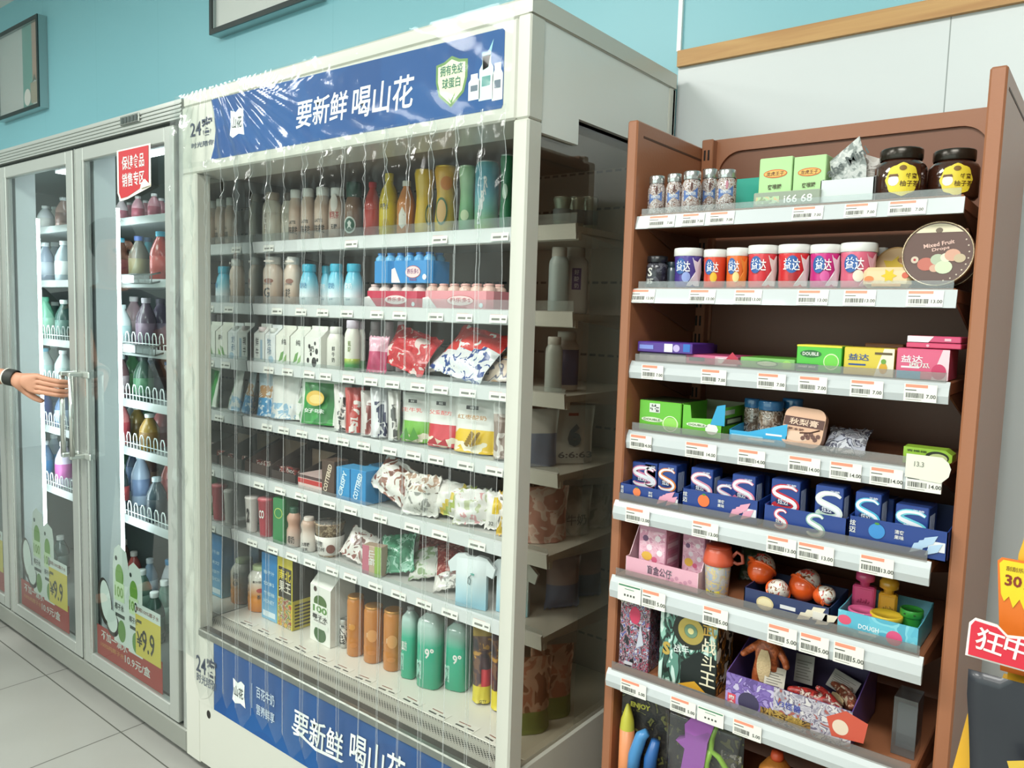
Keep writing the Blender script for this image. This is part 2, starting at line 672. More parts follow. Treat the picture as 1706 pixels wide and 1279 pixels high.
MB().box(RX1, RX1 + 0.1, RY0, WY + 0.1, 0, CEIL, pm('#a9adad', 0.6)).build('wall_right', kind='structure')
m = MB()
fwm = pm('#b9bdb9', 0.6)
m.box(RX0, RX1, RY0 - 0.1, RY0, 2.55, CEIL, fwm).box(RX0, -4.4, RY0 - 0.1, RY0, 0, 2.55, fwm).box(3.2, RX1, RY0 - 0.1, RY0, 0, 2.55, fwm).box(-4.4, 3.2, RY0 - 0.1, RY0, 0, 0.35, fwm)
m.build('wall_front', kind='structure')
m = MB()
for x in (-4.4, -2.5, -0.6, 1.3, 3.15):
    m.box(x, x + 0.06, RY0 - 0.08, RY0 - 0.02, 0.35, 2.55, pm('#6d7270', 0.4, 0.6))
m.build('window_1', kind='structure')
MB().box(-4.4, 3.2, RY0 - 0.052, RY0 - 0.048, 0.35, 2.55, clear('#e6f2f0', 0.02)).build('window_1_glass', kind='structure')

# ================================================================ framed pictures on the teal wall
BLK = pm('#1e2a2a', 0.35)
SILV = pm('#aebcbc', 0.28, 0.8)


def picture(x0, x1, z0, z1, label, frame, content):
    t = thing('framed_picture', label, 'picture', ((x0 + x1) / 2, WY, z0), 0, 'framed pictures on the teal wall')
    w, h = x1 - x0, z1 - z0
    f = MB()
    for a, b, c, d in ((-w / 2, -w / 2 + .02, 0, h), (w / 2 - .02, w / 2, 0, h), (-w / 2 + .02, w / 2 - .02, 0, .02), (-w / 2 + .02, w / 2 - .02, h - .02, h)):
        f.box(a, b, -.05, -.044, c, d, BLK)
        f.box(a, b, -.044, 0.0, c, d, SILV)
    f.build('frame', t)
    content(w, h).build('print', t)
    MB().box(-w / 2 + .02, w / 2 - .02, -.042, -.040, .02, h - .02, clear('#ffffff', 0.06)).build('glass', t)


def pic_plants(w, h):
    m = MB().box(-w / 2 + .02, w / 2 - .02, -.03, -.012, .02, h - .02, pm('#c9cfcb'))
    m.box(.05, w / 2 - .13, -.0305, -.03, .02, h - .02, pm('#5c9f95')).box(w / 2 - .13, w / 2 - .07, -.0307, -.03, .16, h - .02, pm('#b08b74')).box(w / 2 - .07, w / 2 - .02, -.0309, -.03, .02, h - .02, pm('#8d9a96'))
    m.disc(.045, pm('#eceae2'), (w / 2 - .2, -.032, .08)).poly([(-.05, 0), (.05, 0), (.06, .11), (-.06, .11)], pm('#a79a80'), (w / 2 - .1, -.0315, .04))
    m.poly([(-.03, 0), (.0, .04), (.03, 0), (.0, .01)], pm('#4e5a48'), (w / 2 - .1, -.033, .15))
    return m


def pic_white(w, h):
    m = MB().box(-w / 2 + .02, w / 2 - .02, -.03, -.012, .02, h - .02, pm('#e6e8e2'))
    ink = pm('#5a5f5c')
    for k in range(4):
        m.box(-.13 + k * .018, -.118 + k * .018, -.0305, -.03, .17, .183, ink)
    m.poly([(-.1, 0), (.16, 0), (.05, .2), (-.04, .22)], pm('#8fb6ae'), (.08, -.0306, .3))
    return m


picture(-3.12, -2.50, 2.44, 2.92, 'silver framed picture of potted plants high on the teal wall at the left edge', None, pic_plants)
picture(-0.815, -0.135, 2.485, 3.0, 'black framed white picture cut by the top edge above the clear curtain', None, pic_white)

# ================================================================ open chiller
CW, CD, CH = 1.252, 0.588, 2.0
CWHITE = pm('#c6c6bb', 0.38, coat=0.2)
CGREY = pm('#c9cac4', 0.4)
DARK = pm('#3a332f', 0.55)


def backpanel():
    m, t, out = nt('slotted_back')
    b = N(t, 'ShaderNodeBsdfPrincipled', Roughness=0.5)
    tc = N(t, 'ShaderNodeTexCoord')
    sp = N(t, 'ShaderNodeSeparateXYZ')
    t.links.new(tc.outputs['Object'], sp.inputs[0])
    ms = []
    for ax, per, wd in (('X', 0.028, 0.0095), ('Z', 0.095, 0.003)):
        a = N(t, 'ShaderNodeMath', operation='ADD')
        a.inputs[1].default_value = 10
        t.links.new(sp.outputs[ax], a.inputs[0])
        f = N(t, 'ShaderNodeMath', operation='PINGPONG')
        f.inputs[1].default_value = per / 2
        t.links.new(a.outputs[0], f.inputs[0])
        l = N(t, 'ShaderNodeMath', operation='LESS_THAN')
        l.inputs[1].default_value = wd
        t.links.new(f.outputs[0], l.inputs[0])
        ms.append(l)
    mm = N(t, 'ShaderNodeMath', operation='MULTIPLY')
    t.links.new(ms[0].outputs[0], mm.inputs[0])
    t.links.new(ms[1].outputs[0], mm.inputs[1])
    mc = N(t, 'ShaderNodeMix', data_type='RGBA')
    t.links.new(mm.outputs[0], mc.inputs['Factor'])
    mc.inputs['A'].default_value, mc.inputs['B'].default_value = lin('#93857a'), lin('#1a1512')
    t.links.new(mc.outputs['Result'], b.inputs['Base Color'])
    t.links.new(b.outputs[0], out.inputs[0])
    return m


chiller = thing('open_chiller', 'white open drinks chiller with glass side and blue printed banner behind clear curtain', 'chiller', (0, 0, 0))
m = MB()
m.box(0, .078, 0, .045, .03, 1.775, CWHITE, .004)                       # left front post
m.box(1.214, CW, 0, .045, .03, 1.775, CWHITE, .004)                     # right front post
m.box(0, CW, .005, CD, 1.962, CH, CWHITE, .006)                        # roof
m.box(.004, 1.22, 0.0, .13, 1.775, 1.962, CWHITE, .004)                # canopy
m.box(1.22, CW, .0, .045, 1.775, 1.965, CWHITE, .003)
m.box(1.215, CW, CD - .03, CD, .03, 1.965, CWHITE, .003)               # right rear post
m.box(0, .03, .045, CD, .03, 1.962, CWHITE)                            # left side
m.box(0, CW, CD - .012, CD, .03, 1.962, CWHITE)
m.box(.03, CW - .02, .13, CD - .03, 1.785, 1.80, pm('#7a7168', .5))
m.build('cabinet', chiller)
m = MB()
m.box(.0, CW - .002, .002, .04, .035, .228, CWHITE, .003)              # kick panel
m.box(CW - .022, CW - .002, .04, CD - .03, .035, .46, CWHITE)
m.disc(.0105, pm('#17130f'), (.125, .0015, .20), ry=.0125)
m.box(.03, CW - .022, .04, CD - .03, .035, .42, CGREY)
m.build('base_panel', chiller)
for x in (.085, 1.15):
    for y in (.05, .5):
        MB().lathe([(0, -.04), (.022, -.04), (.022, -.018), (.012, -.014), (.012, 0.0), (0, 0)], pm('#55544e', .5), (x, y, .04)).build('foot', chiller)
m = MB().box(.03, CW - .025, CD - .03, CD - .014, .42, 1.8, backpanel())
m.build('back_panel', chiller)
MB().box(.030, .034, .05, CD - .03, .44, 1.785, mirrorish('#3b4542', .55)).build('mirror_side', chiller)
m = MB()                                                               # upper side cover with its step
m.prism([(.045, 1.963), (CD - .03, 1.963), (CD - .03, 1.808), (.173, 1.808), (.173, 1.756), (.045, 1.756)], 1.238, 1.249, pm('#dfe2dc', .35), 'x')
m.box(1.244, 1.2535, .0, CD, 1.966, 2.0, CWHITE)
m.build('side_cover', chiller)
MB().box(1.232, 1.240, .045, CD - .03, .46, 1.80, clear('#e4dfd6', .11, .01, 0.0)).build('side_glass', chiller)

BLUE = busy(['#0a4684', '#0d4b8a', '#10508f'], 3.0, .7, coat=0.0)
WHT = pm('#f2f4f2', .5)
INK = pm('#23304a', .5)
GRNP = pm('#2c6e58', .5)
yb = -.0006
ban = MB()
pts = [(.157, 1.802), (1.184, 1.802), (1.189, 1.808), (1.189, 1.944), (1.184, 1.95)]
pts += [(.157, 1.966)] if False else []
pts = [(.155, 1.803), (1.185, 1.800), (1.189, 1.806), (1.189, 1.944), (1.184, 1.949), (.158, 1.963), (.172, 1.93), (.180, 1.88), (.172, 1.835)]
ban.poly(pts, BLUE, (0, yb, 0))


def put(mb, k, x0, x1, yt, ybm, s, mat, Y=0.0, dy=-.0012, bold=.02, shear=0.0):
    """Lettering that fills the measured box on the plane Y."""
    c = at(k, (x0 + x1) / 2, (yt + ybm) / 2, Y)
    a, b = at(k, x0, (yt + ybm) / 2, Y), at(k, x1, (yt + ybm) / 2, Y)
    u, v = at(k, (x0 + x1) / 2, yt, Y), at(k, (x0 + x1) / 2, ybm, Y)
    mb.text(s, abs(u.z - v.z), mat, (c.x, Y + dy, c.z), wid=abs(b.x - a.x), bold=bold, shear=shear)


put(ban, '3', 590, 845, 485, 630, '要新鲜', WHT, bold=.02, shear=.12)
put(ban, '3', 872, 1180, 410, 575, '喝山花', WHT, bold=.02, shear=.12)
p0, p1 = at('3', 1305, 330, 0), at('3', 1455, 420, 0)
sx, sz = (p0.x + p1.x) / 2, at('3', 1380, 415, 0).z
sw = (p1.x - p0.x) / 2
shield = [(-1, .95), (-.5, 1.02), (0, 1.25), (.5, 1.02), (1, .95), (1, .1), (.8, -.6), (0, -1.25), (-.8, -.6), (-1, .1)]
ban.poly([(a * sw * 1.05, b * sw * .98) for a, b in shield], pm('#5f8a45'), (sx, -.001, sz))
ban.poly([(a * sw * .9, b * sw * .85) for a, b in shield], pm('#e3ecc2'), (sx, -.0014, sz))
ban.text('拥有免疫', .021, GRNP, (sx, -.002, sz + .024), wid=sw * 1.5)
ban.text('球蛋白', .021, GRNP, (sx, -.002, sz - .002), wid=sw * 1.2)
ban.poly([(-.012, .008), (0, -.006), (.012, .01), (.002, -.012)], pm('#4e8a3a'), (sx, -.002, sz - .032))
lx = at('3', 290, 620, 0)
blob = [(-.030, .034), (-.006, .026), (.012, .036), (.030, .030), (.028, -.004), (.034, -.036), (.008, -.030), (-.02, -.038), (-.034, -.03), (-.028, 0)]
ban.poly(blob, WHT, (lx.x, -.001, lx.z))
ban.text('山花', .03, pm('#1e2f2c'), (lx.x, -.0016, lx.z), wid=.046, bold=.015)
put(ban, '3', 52, 165, 598, 692, '24客', INK)
put(ban, '3', 58, 172, 716, 744, '时光陪你', pm('#4a5568'))
for kx, w, h, c in ((1492, .03, .05, '#dfe8ea'), (1552, .036, .085, '#cfe9e6'), (1610, .026, .07, '#e6ece4')):
    p = at('3', kx, 500, 0)
    ban.poly([(-w / 2, 0), (w / 2, 0), (w / 2, h * .7), (w * .3, h * .82), (w * .3, h), (-w * .3, h), (-w * .3, h * .82), (-w / 2, h * .7)], pm(c), (p.x, -.0012, p.z - .003))
    ban.box(p.x - w * .3, p.x + w * .3, -.0016, -.0012, p.z + h * .28, p.z + h * .5, pm('#4e8f8a' if w > .03 else '#5a6a7a'))
p = at('3', 1555, 300, 0)
ban.poly([(-.008, -.02), (.006, -.016), (.018, .035), (.004, .012), (-.010, .014)], pm('#8fcbd8'), (p.x, -.0012, p.z))
ban.build('banner', chiller)

low = MB()                                                             # lower printed front
low.box(.05, 1.214, .0015, .01, .226, .43, BLUE)
low.box(.0, .155, .0005, .0015, .226, .43, CWHITE)
low.disc(.087, CWHITE, (.078, -.0004, .335), ry=.098, a0=-math.pi / 2, a1=math.pi / 2)
put(low, '6', 52, 156, 708, 820, '24客', INK)
put(low, '6', 55, 152, 815, 865, '时光陪你', pm('#4a5568'))
p = at('6', 268, 895, 0)
low.poly([(a * .95, b) for a, b in blob], WHT, (p.x, .0, p.z))
low.text('山花', .03, pm('#1e2f2c'), (p.x, -.0008, p.z), wid=.046, bold=.015)
low.box(at('6', 333, 900, 0).x, at('6', 333, 900, 0).x + .0015, -.0004, .0015, .30, .37, pm('#b9cbe0'))
put(low, '6', 358, 450, 885, 945, '百花牛奶', pm('#c3d2e4'))
put(low, '6', 358, 450, 975, 1030, '营养鲜享', pm('#c3d2e4'))
put(low, '6', 545, 795, 1035, 1180, '要新鲜', WHT, bold=.02, shear=.1)
put(low, '6', 830, 1110, 1155, 1325, '喝山花', WHT, bold=.02, shear=.1)
p = at('6', 660, 1180, 0)
low.poly([(-.10, .012), (0, -.012), (.10, -.004), (.11, .004), (0, -.003), (-.1, .018)], WHT, (p.x, -.0008, p.z + .006))
low.build('printed_front', chiller)
MB().box(.078, 1.214, -.004, .012, .430, .452, pm('#8f918a', .3, .7), .003).box(.078, 1.214, .012, .03, .436, .450, pm('#4a4742', .5)).build('front_rail', chiller)


def mesh_grille():
    m, t, out = nt('perforated_grille')
    b = N(t, 'ShaderNodeBsdfPrincipled', Roughness=0.4)
    tc = N(t, 'ShaderNodeTexCoord')
    mp = N(t, 'ShaderNodeMapping')
    mp.inputs['Scale'].default_value = (1, 1.25, 1)
    mp.inputs['Rotation'].default_value = (0, 0, .785)
    v = N(t, 'ShaderNodeTexVoronoi', Scale=150.0)
    v.inputs['Randomness'].default_value = 0.0
    l = N(t, 'ShaderNodeMath', operation='LESS_THAN')
    l.inputs[1].default_value = .36
    mc = N(t, 'ShaderNodeMix', data_type='RGBA')
    t.links.new(tc.outputs['Object'], mp.inputs[0])
    t.links.new(mp.outputs[0], v.inputs['Vector'])
    t.links.new(v.outputs['Distance'], l.inputs[0])
    t.links.new(l.outputs[0], mc.inputs['Factor'])
    mc.inputs['A'].default_value, mc.inputs['B'].default_value = lin('#a8a69b'), lin('#0e0d0b')
    t.links.new(mc.outputs['Result'], b.inputs['Base Color'])
    t.links.new(b.outputs[0], out.inputs[0])
    return m


MB().add([(.034, .03, .440), (1.232, .03, .440), (1.232, .094, .4525), (.034, .094, .4525)], [(0, 1, 2, 3)], mesh_grille()).build('air_grille', chiller)
MB().box(.034, 1.232, .092, CD - .03, .430, .4535, pm('#dcd9cd', .4), .003).build('deck', chiller)

CS = {1: (1.598, .21), 2: (1.410, .21), 3: (1.233, .19), 4: (1.062, .175), 5: (.890, .145), 6: (.712, .135), 7: (.4535, .155)}
CRAIL = pm('#d2d6d5', .3, coat=.3)
for k in range(1, 7):
    z, y = CS[k]
    m = MB().box(.036, 1.228, y + .004, CD - .032, z - .014, z, CGREY)
    m.box(.036, 1.228, y + .01, y + .02, z - .03, z - .014, CGREY)
    for x in (.037, 1.222):
        m.prism([(y + .02, z - .014), (CD - .035, z - .014), (CD - .035, z - .05), (y + .1, z - .022)], x, x + .004, CGREY, 'x')
    s = m.build('shelf', chiller)
    m = MB().prism([(y - .004, z + .004), (y + .003, z + .006), (y + .006, z - .026), (y, z - .028)], .036, 1.228, CRAIL, 'x')
    m.build('price_rail', s)
    MB().box(.04, 1.226, y + .002, y + .0035, z + .004, z + (.028 if k < 3 else .016), clear('#f2f6f6', .03, .05, .05)).build('clear_guard', s)

# ---------------------------------------------------------------- strip curtain hung over the chiller front
SEAM = [.076, .152, .227, .296, .365, .442, .51, .589, .655, .732, .809, .874, .945, 1.015, 1.084, 1.148, 1.210]
FILM = clear('#f9fbfa', .014, .08, .012, .18, 9, (7, 7, 1.0), 1.38)
EDGE = clear('#e6ebe9', .12, .15, .22)
FILM2 = clear('#f9fbfa', .014, .09, .010, .22, 10, (2, 2, 1.4), 1.42)
curtain = thing('strip_curtain', 'clear plastic strip curtain hanging over the open chiller front', 'curtain', (0, 0, 1.79))


def sheet(x0, x1, z0, z1, nx, nz, fy, fz=None):
    vs = []
    for j in range(nz + 1):
        for i in range(nx + 1):
            a, b = i / nx, j / nz
            z = z0 + (z1 - z0) * b
            if fz:
                z += fz(a, b)
            x = x0 + (x1 - x0) * a
            vs.append((x, fy(x, z, a, b), z - 1.79))
    return vs, [(j * (nx + 1) + i, j * (nx + 1) + i + 1, (j + 1) * (nx + 1) + i + 1, (j + 1) * (nx + 1) + i) for j in range(nz) for i in range(nx)]


for k in range(16):
    x0, x1 = SEAM[k] - .004, SEAM[k + 1] + .004
    zb = .235 + .05 * random.random()
    sd = k * 7.3

    def fy(x, z, a, b, sd=sd, k=k):
        edge = (2 * a - 1)
        cr = max(0, min(1, (z - 1.45) / .3))
        return -.012 - .0035 * (k % 2) - .006 * (1 - edge * edge) * (.5 + .5 * math.sin(z * 2.1 + sd)) - .005 * noise.noise(Vector((sd, z * 3.2, a * .8))) - cr * (.004 + .010 * edge * edge) * noise.noise(Vector((a * 3 + sd, z * 38, 0)))

    def fz(a, b, k=k):
        return (1 - b) ** 30 * (.05 * abs(2 * a - 1 + .3 * math.sin(k)))
    v, f = sheet(x0, x1, zb, 1.80, 8, 90, fy, fz)
    m = MB().add(v, f, FILM, True)
    nx = 9
    for c_, d_ in ((0, 1), (8, -1)):                                   # heat-cut edges catch more light
        ev = []
        for j in range(91):
            a_ = v[j * nx + c_]
            ev += [(a_[0], a_[1] - .0006, a_[2]), (a_[0] + d_ * .0016, a_[1] - .0006, a_[2])]
        m.add(ev, [(2 * j, 2 * j + 1, 2 * j + 3, 2 * j + 2) for j in range(90)], EDGE, True)
    m.build('strip', curtain)


def fy(x, z, a, b):
    g = math.exp(-((x - .25) / .28) ** 2)
    s = noise.noise(Vector((x * 9 + z * 16, z * 5, 1.3))) * .9 + noise.noise(Vector((x * 22, z * 16, 4.1))) * .30
    ray = math.sin((x - .16) * 90 / (.25 + (2.0 - z) * 4)) * .4 * g
    return -.014 - .006 * (1 - b) - .0055 * (.55 + .9 * g) * (s + ray) * min(1, (1 - b) * 8 + .15)


v, f = sheet(-.012, 1.222, 1.785, 1.992, 190, 36, fy)
MB().add(v, f, FILM2, True).build('top_film', curtain)


def fy(x, z, a, b):
    return -.012 - .008 * noise.noise(Vector((a * 2.2, z * 9, 2.2))) - .006 * noise.noise(Vector((a * 3, z * 23, 7.2)))


v, f = sheet(-.045, .08, .36, 1.96, 10, 190, fy)
MB().add(v, f, clear('#f6faf8', .05, .10, .05, .4, 22, (2, 2, 1), 1.42), True).build('side_film', curtain)

# ================================================================ brown rack
BR = pm('#9c6546', .38, coat=.08, bump=.05, scale=180)
BRD = pm('#7c4f38', .45)
rack = thing('display_rack', 'brown metal shelf rack of sweets and toys beside the white chiller', 'rack', (1.69, .3, 0))
RO = Vector((1.69, .3, 0))


def rb(mb):
    mb.X = Matrix.Translation(-RO)
    return mb


GX0, GX1 = 1.378, 2.0
for x0, x1, nm in ((GX0, 1.400, 'side_panel'), (1.977, GX1, 'side_panel')):
    m = rb(MB()).box(x0, x1, .15, .472, 0.0, 1.783, BR, .003)
    for xx in (x0 - .0006, x1 - .0004):
        m.box(xx, xx + .001, .175, .44, 1.753, 1.757, pm('#4e2f1e', .6))
    m.build(nm, rack)
m = rb(MB()).box(1.400, 1.977, .462, .472, 0.0, 1.80, BRD)
m.build('back_panel', rack)
inner = []
L, R_, B_, T_ = 1.432, 1.945, 1.36, 1.772
for cx, cz, a0 in ((R_ - .05, T_ - .05, 0), (L + .05, T_ - .05, 90)):
    for i in range(9):
        a = math.radians(a0 + i * 11.25)
        inner.append((cx + .05 * math.cos(a), cz + .05 * math.sin(a)))
m = rb(MB())
outer = [(1.977, B_), (1.977, 1.80), (1.400, 1.80), (1.400, B_)]
poly = [(1.977, B_), (1.977, 1.80)] + [(1.40, 1.80), (1.40, B_), (L, B_)] + inner[::-1] + [(R_, B_)]
m.prism(poly, .455, .462, BR)
m.build('back_frame', rack)
for x in (1.401, 1.950):
    m = rb(MB()).box(x, x + .026, .432, .462, 0.0, 1.798, BR, .002)
    for j in range(44):
        z = 1.775 - j * .04
        for dx in (.006, .015):
            m.box(x + dx, x + dx + .004, .4312, .4325, z - .022, z, pm('#20130d', .7))
    m.build('slotted_post', rack)
GS = {'A': (1.606, .16), 'B': (1.465, .16), 'C': (1.321, .16), 'D': (1.184, .16), 'E': (1.048, .12), 'F': (.897, .12), 'G': (.706, .12), 'H': (.468, .12)}
RAILZ = {'A': (1.577, 1.602), 'B': (1.435, 1.463), 'C': (1.288, 1.322), 'D': (1.148, 1.184), 'E': (1.012, 1.049), 'F': (.855, .898), 'G': (.671, .706), 'H': (.436, .47)}
SX0, SX1 = 1.4005, 1.957
RAILM = pm('#b9bfc0', .35, coat=.2)
for k, (z, y) in GS.items():
    b, t_ = RAILZ[k]
    m = rb(MB()).box(SX0 + .002, SX1 - .002, y + .006, .431, z - .022, z, BR, .002)
    for x in (SX0 + .003, SX1 - .006):
        m.prism([(y + .03, z - .022), (.431, z - .022), (.431, z - .085), (.40, z - .085)], x, x + .003, BRD, 'x')
    s = m.build('shelf', rack)
    m = rb(MB())
    if k in 'AB':
        prof = [(y - .004, b), (y + .002, t_), (y + .005, t_), (y + .004, b)]
    else:
        prof = [(y - .001, b), (y - .004, b + .35 * (t_ - b)), (y - .001, b + .72 * (t_ - b)), (y + .006, t_), (y + .0095, t_ - .001), (y + .005, b)]
    m.prism(prof, SX0, SX1, RAILM, 'x')
    m.build('price_rail', s)
    g = .014 if k in 'ABC' else .016
    rb(MB()).box(SX0 + .008, SX1 - .006, y + .0045, y + .0058, t_ - .004, t_ + g, clear('#eef2f2' if k in 'AB' else '#d6d2ce', .05, .08, .08)).build('clear_guard', s)

# ---------------------------------------------------------------- price cards
TW, TO, TK = pm('#e2e2da', .5), pm('#ee8f74', .5), pm('#4d4d48', .5)
TG = pm('#3e7a5a', .5)
NAMES = {'A': 'top', 'B': 'second', 'C': 'third', 'D': 'fourth', 'E': 'fifth', 'F': 'sixth', 'G': 'seventh'}
TAGS = {'A': ('A', [(130, 240), (270, 365), (385, 490), (735, 865), (955, 1090), (1140, 1300)], 475, 380, '7.00'),
        'B': ('A', [(55, 155), (300, 410), (490, 605), (755, 885), (950, 1085), (1215, 1370)], 790, 780, '13.00'),
        'C': ('C', [(160, 255), (420, 530), (665, 790), (845, 970), (1070, 1215), (1305, 1450)], 630, 710, '7.00'),
        'D': ('D', [(110, 205), (350, 490), (580, 700), (800, 940), (980, 1120), (1155, 1300), (1312, 1470)], 240, 430, '14.00'),
        'E': ('D', [(90, 195), (380, 495), (705, 835), (840, 1000), (1110, 1260)], 570, 800, '13.00'),
        'F': ('F', [(90, 200), (203, 315), (490, 610), (795, 935), (945, 1085), (1105, 1250)], 380, 720, '5.00'),
        'G': ('G', [(130, 250), (360, 480), (485, 610), (650, 785)], 440, 660, '5.00')}
for k, (vw, xs, ya, yz, price) in TAGS.items():
    z, y = GS[k]
    b, t_ = RAILZ[k]
    for i, (x0, x1) in enumerate(xs):
        f = (xs[i][0] - xs[0][0]) / (xs[-1][0] - xs[0][0])
        a, c = at(vw, x0, ya + (yz - ya) * f, y), at(vw, x1, ya + (yz - ya) * f, y)
        wd, h = min(.062, c.x - a.x), min(.034, (t_ - b) * (.92 if k in 'AB' else .80))
        green = (k == 'F' and i == 0) or (k == 'G' and i == 2)
        m = MB().box(-wd / 2, wd / 2, -.0008, 0, 0, h, TW)
        if green:
            m.box(-wd / 2 + .002, wd / 2 - .002, -.0011, -.0008, h * .86, h * .94, TG)
            m.box(-wd * .2, wd * .2, -.0011, -.0008, h * .70, h * .73, TG)
            for q in range(4):
                m.box(-wd * .22 + q * wd * .13, -wd * .15 + q * wd * .13, -.0011, -.0008, h * .3, h * .42, TK)
        else:
            m.box(-wd / 2 + .002, wd * .22, -.0011, -.0008, h * .80, h * .97, TO)
            m.box(-wd / 2 + .002, -wd * .12, -.0011, -.0008, h * .62, h * .67, TK)
            rr = random.Random(i * 31 + ord(k))
            xx = -wd / 2 + .003
            while xx < wd * .1:
                q = rr.choice((.0006, .001, .0016))
                m.box(xx, xx + q, -.0011, -.0008, h * .2, h * .48, TK)
                xx += q + rr.choice((.0006, .001))
            m.text(price, h * .22, TK, (wd * .33, -.0012, h * .33))
            m.box(-wd / 2 + .003, wd * .05, -.0011, -.0008, h * .08, h * .12, pm('#a5a59c'))
        wh = ORD[i] + ' on ' + NAMES[k] + ' rail of brown rack'
        lean = .22 if k in 'AB' else .0
        zc = b + .001
        m.build('price_card', None, ((a.x + c.x) / 2, y - (.0048 if k not in 'AB' else .0045), zc), (-lean, 0, 0),
                label=('green lined white card, ' if green else 'orange banded price card, ') + wh, cat='price card', group='price cards on the brown rack rails')
CN = {1: 'top', 2: 'second', 3: 'third', 4: 'fourth', 5: 'fifth', 6: 'sixth'}
CT = {1: 4, 2: 9, 3: 11, 4: 11, 5: 9, 6: 11}
for k, n in CT.items():
    z, y = CS[k]
    for i in range(n):
        x = .16 + i * (.98 / n) + random.uniform(-.012, .012) if k > 1 else (.12, .5, .83, 1.02)[i]
        m = MB().box(-.026, .026, -.0007, 0, 0, .024, TW)
        m.box(-.024, .012, -.001, -.0007, .0195, .022, TO if i % 3 else pm('#c9b9b4'))
        m.box(-.02, .004, -.001, -.0007, .006, .011, pm('#77776f')).box(.01, .022, -.001, -.0007, .007, .011, pm('#77776f'))
        m.build('price_card', None, (x, y - .0042, z - .0255), (-.12, 0, 0), label='small white price card, ' + ORD[i] + ' on ' + CN[k] + ' chiller shelf rail', cat='price card', group='price cards on the chiller rails')
# ================================================================ glass-door fridge
ALU = pm('#b4b8b2', .32, .45)
ALU2 = pm('#a2a7a1', .35, .35)
GASK = pm('#2a302d', .6)
FX0, FX1 = -2.075, -.008
fridge = thing('glass_door_fridge', 'silver three-door glass fridge of bottled drinks left of the white chiller', 'fridge', ((FX0 + FX1) / 2, .3, 0))
FO = Vector(fridge.location)


def fb():
    m = MB()
    m.X = Matrix.Translation(-FO)
    return m


m = fb()
m.box(FX0, FX1, .05, .59, 1.955, 1.992, ALU2)
m.box(FX0, FX1, .005, .05, 1.938, 1.992, ALU)
for j in range(4):
    m.box(FX0, FX1, .002, .006, 1.945 + j * .011, 1.949 + j * .011, ALU2)
m.box(FX0, FX0 + .03, .02, .59, .03, 1.96, ALU2)
m.box(FX1 - .028, FX1, .012, .59, .03, 1.96, ALU)
m.box(FX0, FX1, .56, .59, .03, 1.96, ALU2)
m.box(FX0 + .03, FX1 - .03, .55, .559, .1, 1.95, pm('#46504d', .5))
m.box(FX0 + .03, FX1 - .03, .06, .55, 1.925, 1.94, pm('#5f6a68', .5))
m.box(FX0, FX1, .004, .59, .028, .10, pm('#9a9c94', .35, .4), .004)
m.box(FX0 + .03, FX1 - .03, .06, .55, .10, .125, pm('#8f958f', .4))
m.box(FX0, FX1, .02, .05, .095, .118, GASK).box(FX0, FX1, .02, .05, 1.92, 1.94, GASK)
m.build('cabinet', fridge)
for x in (FX0 + .1, FX1 - .1):
    fb().box(x - .02, x + .02, .06, .1, 0, .03, pm('#3a3a36')).build('foot', fridge)
DOORS = [(-.700, -.044), (-1.390, -.722), (-2.055, -1.412)]
for di, (x0, x1) in enumerate(DOORS):
    m = fb()
    sl, st, sb = (.062, .045, .045)
    for a, b, c, d in ((x0, x0 + sl, .112, 1.922), (x1 - sl + .01, x1, .112, 1.922), (x0 + sl, x1 - sl + .01, .112, .112 + sb), (x0 + sl, x1 - sl + .01, 1.922 - st, 1.922)):
        m.box(a, b, -.002, .024, c, d, ALU, .003)
    m.box(x0 + .001, x0 + .006, -.004, 0, .112, 1.922, pm('#d2d6d0', .25, .8))
    m.box(x0 + sl - .012, x0 + sl - .004, -.0035, 0, .15, 1.88, pm('#dfe3dd', .25, .8))
    d = m.build('door', fridge)
    fb().add([(x0 + sl, .006, .157), (x1 - sl + .01, .006, .157), (x1 - sl + .01, .006, 1.877), (x0 + sl, .006, 1.877)], [(0, 1, 2, 3)], clear('#dfe9e6', .06, .015)).build('door_glass', d)
    m = fb()
    for a, b, c, e in ((x0 + .004, x0 + .02, .118, 1.916), (x1 - .02, x1 - .004, .118, 1.916), (x0, x1, .116, .13), (x0, x1, 1.90, 1.918)):
        m.box(a, b, .024, .034, c, e, GASK)
    m.build('gasket', d)
    hx = x0 + .034 if di == 0 else x1 - .008
    if di < 2:
        m = fb()
        bx = hx + (.004 if di == 0 else -.004)
        m.tube([(bx, -.044, .87), (bx, -.044, 1.15)], .0085, pm('#c9cdc6', .22, .85), 12)
        for z in (.866, 1.153):
            m.box(hx - .010, hx + .010, -.052, -.001, z - .008, z + .008, pm('#b9bfb8', .3, .7), .003)
            m.box(hx - .016, hx + (.05 if di == 0 else .016), -.006, .0, z - .011, z + .011, pm('#c9cfc8', .3, .6), .003)
        m.build('handle', d)
m = fb().box(-.365, -.245, -.003, .004, 1.957, 1.984, pm('#bfc3bd', .2, .9), .002)
for i in range(5):
    m.box(-.355 + i * .022, -.341 + i * .022, -.005, -.002, 1.962, 1.979, pm('#4c5654', .3, .5))
m.build('badge', fridge)
LED = glow('#f2fbff', 15)
for x in (-.672, -1.365):
    m = fb().box(x - .03, x + .03, .036, .108, .125, 1.925, pm('#e3eaec', .4))
    m.build('mullion', fridge)
    o = fb().box(x + .006, x + .028, .108, .122, .40, 1.735, LED).build('led_tube', fridge)
for x in (-.052, -.715, -1.408):  # mostly hidden extra tubes, added to light the mullion faces and bottles
    fb().box(x, x + .010, .09, .115, .40, 1.735, LED).build('led_tube', fridge)
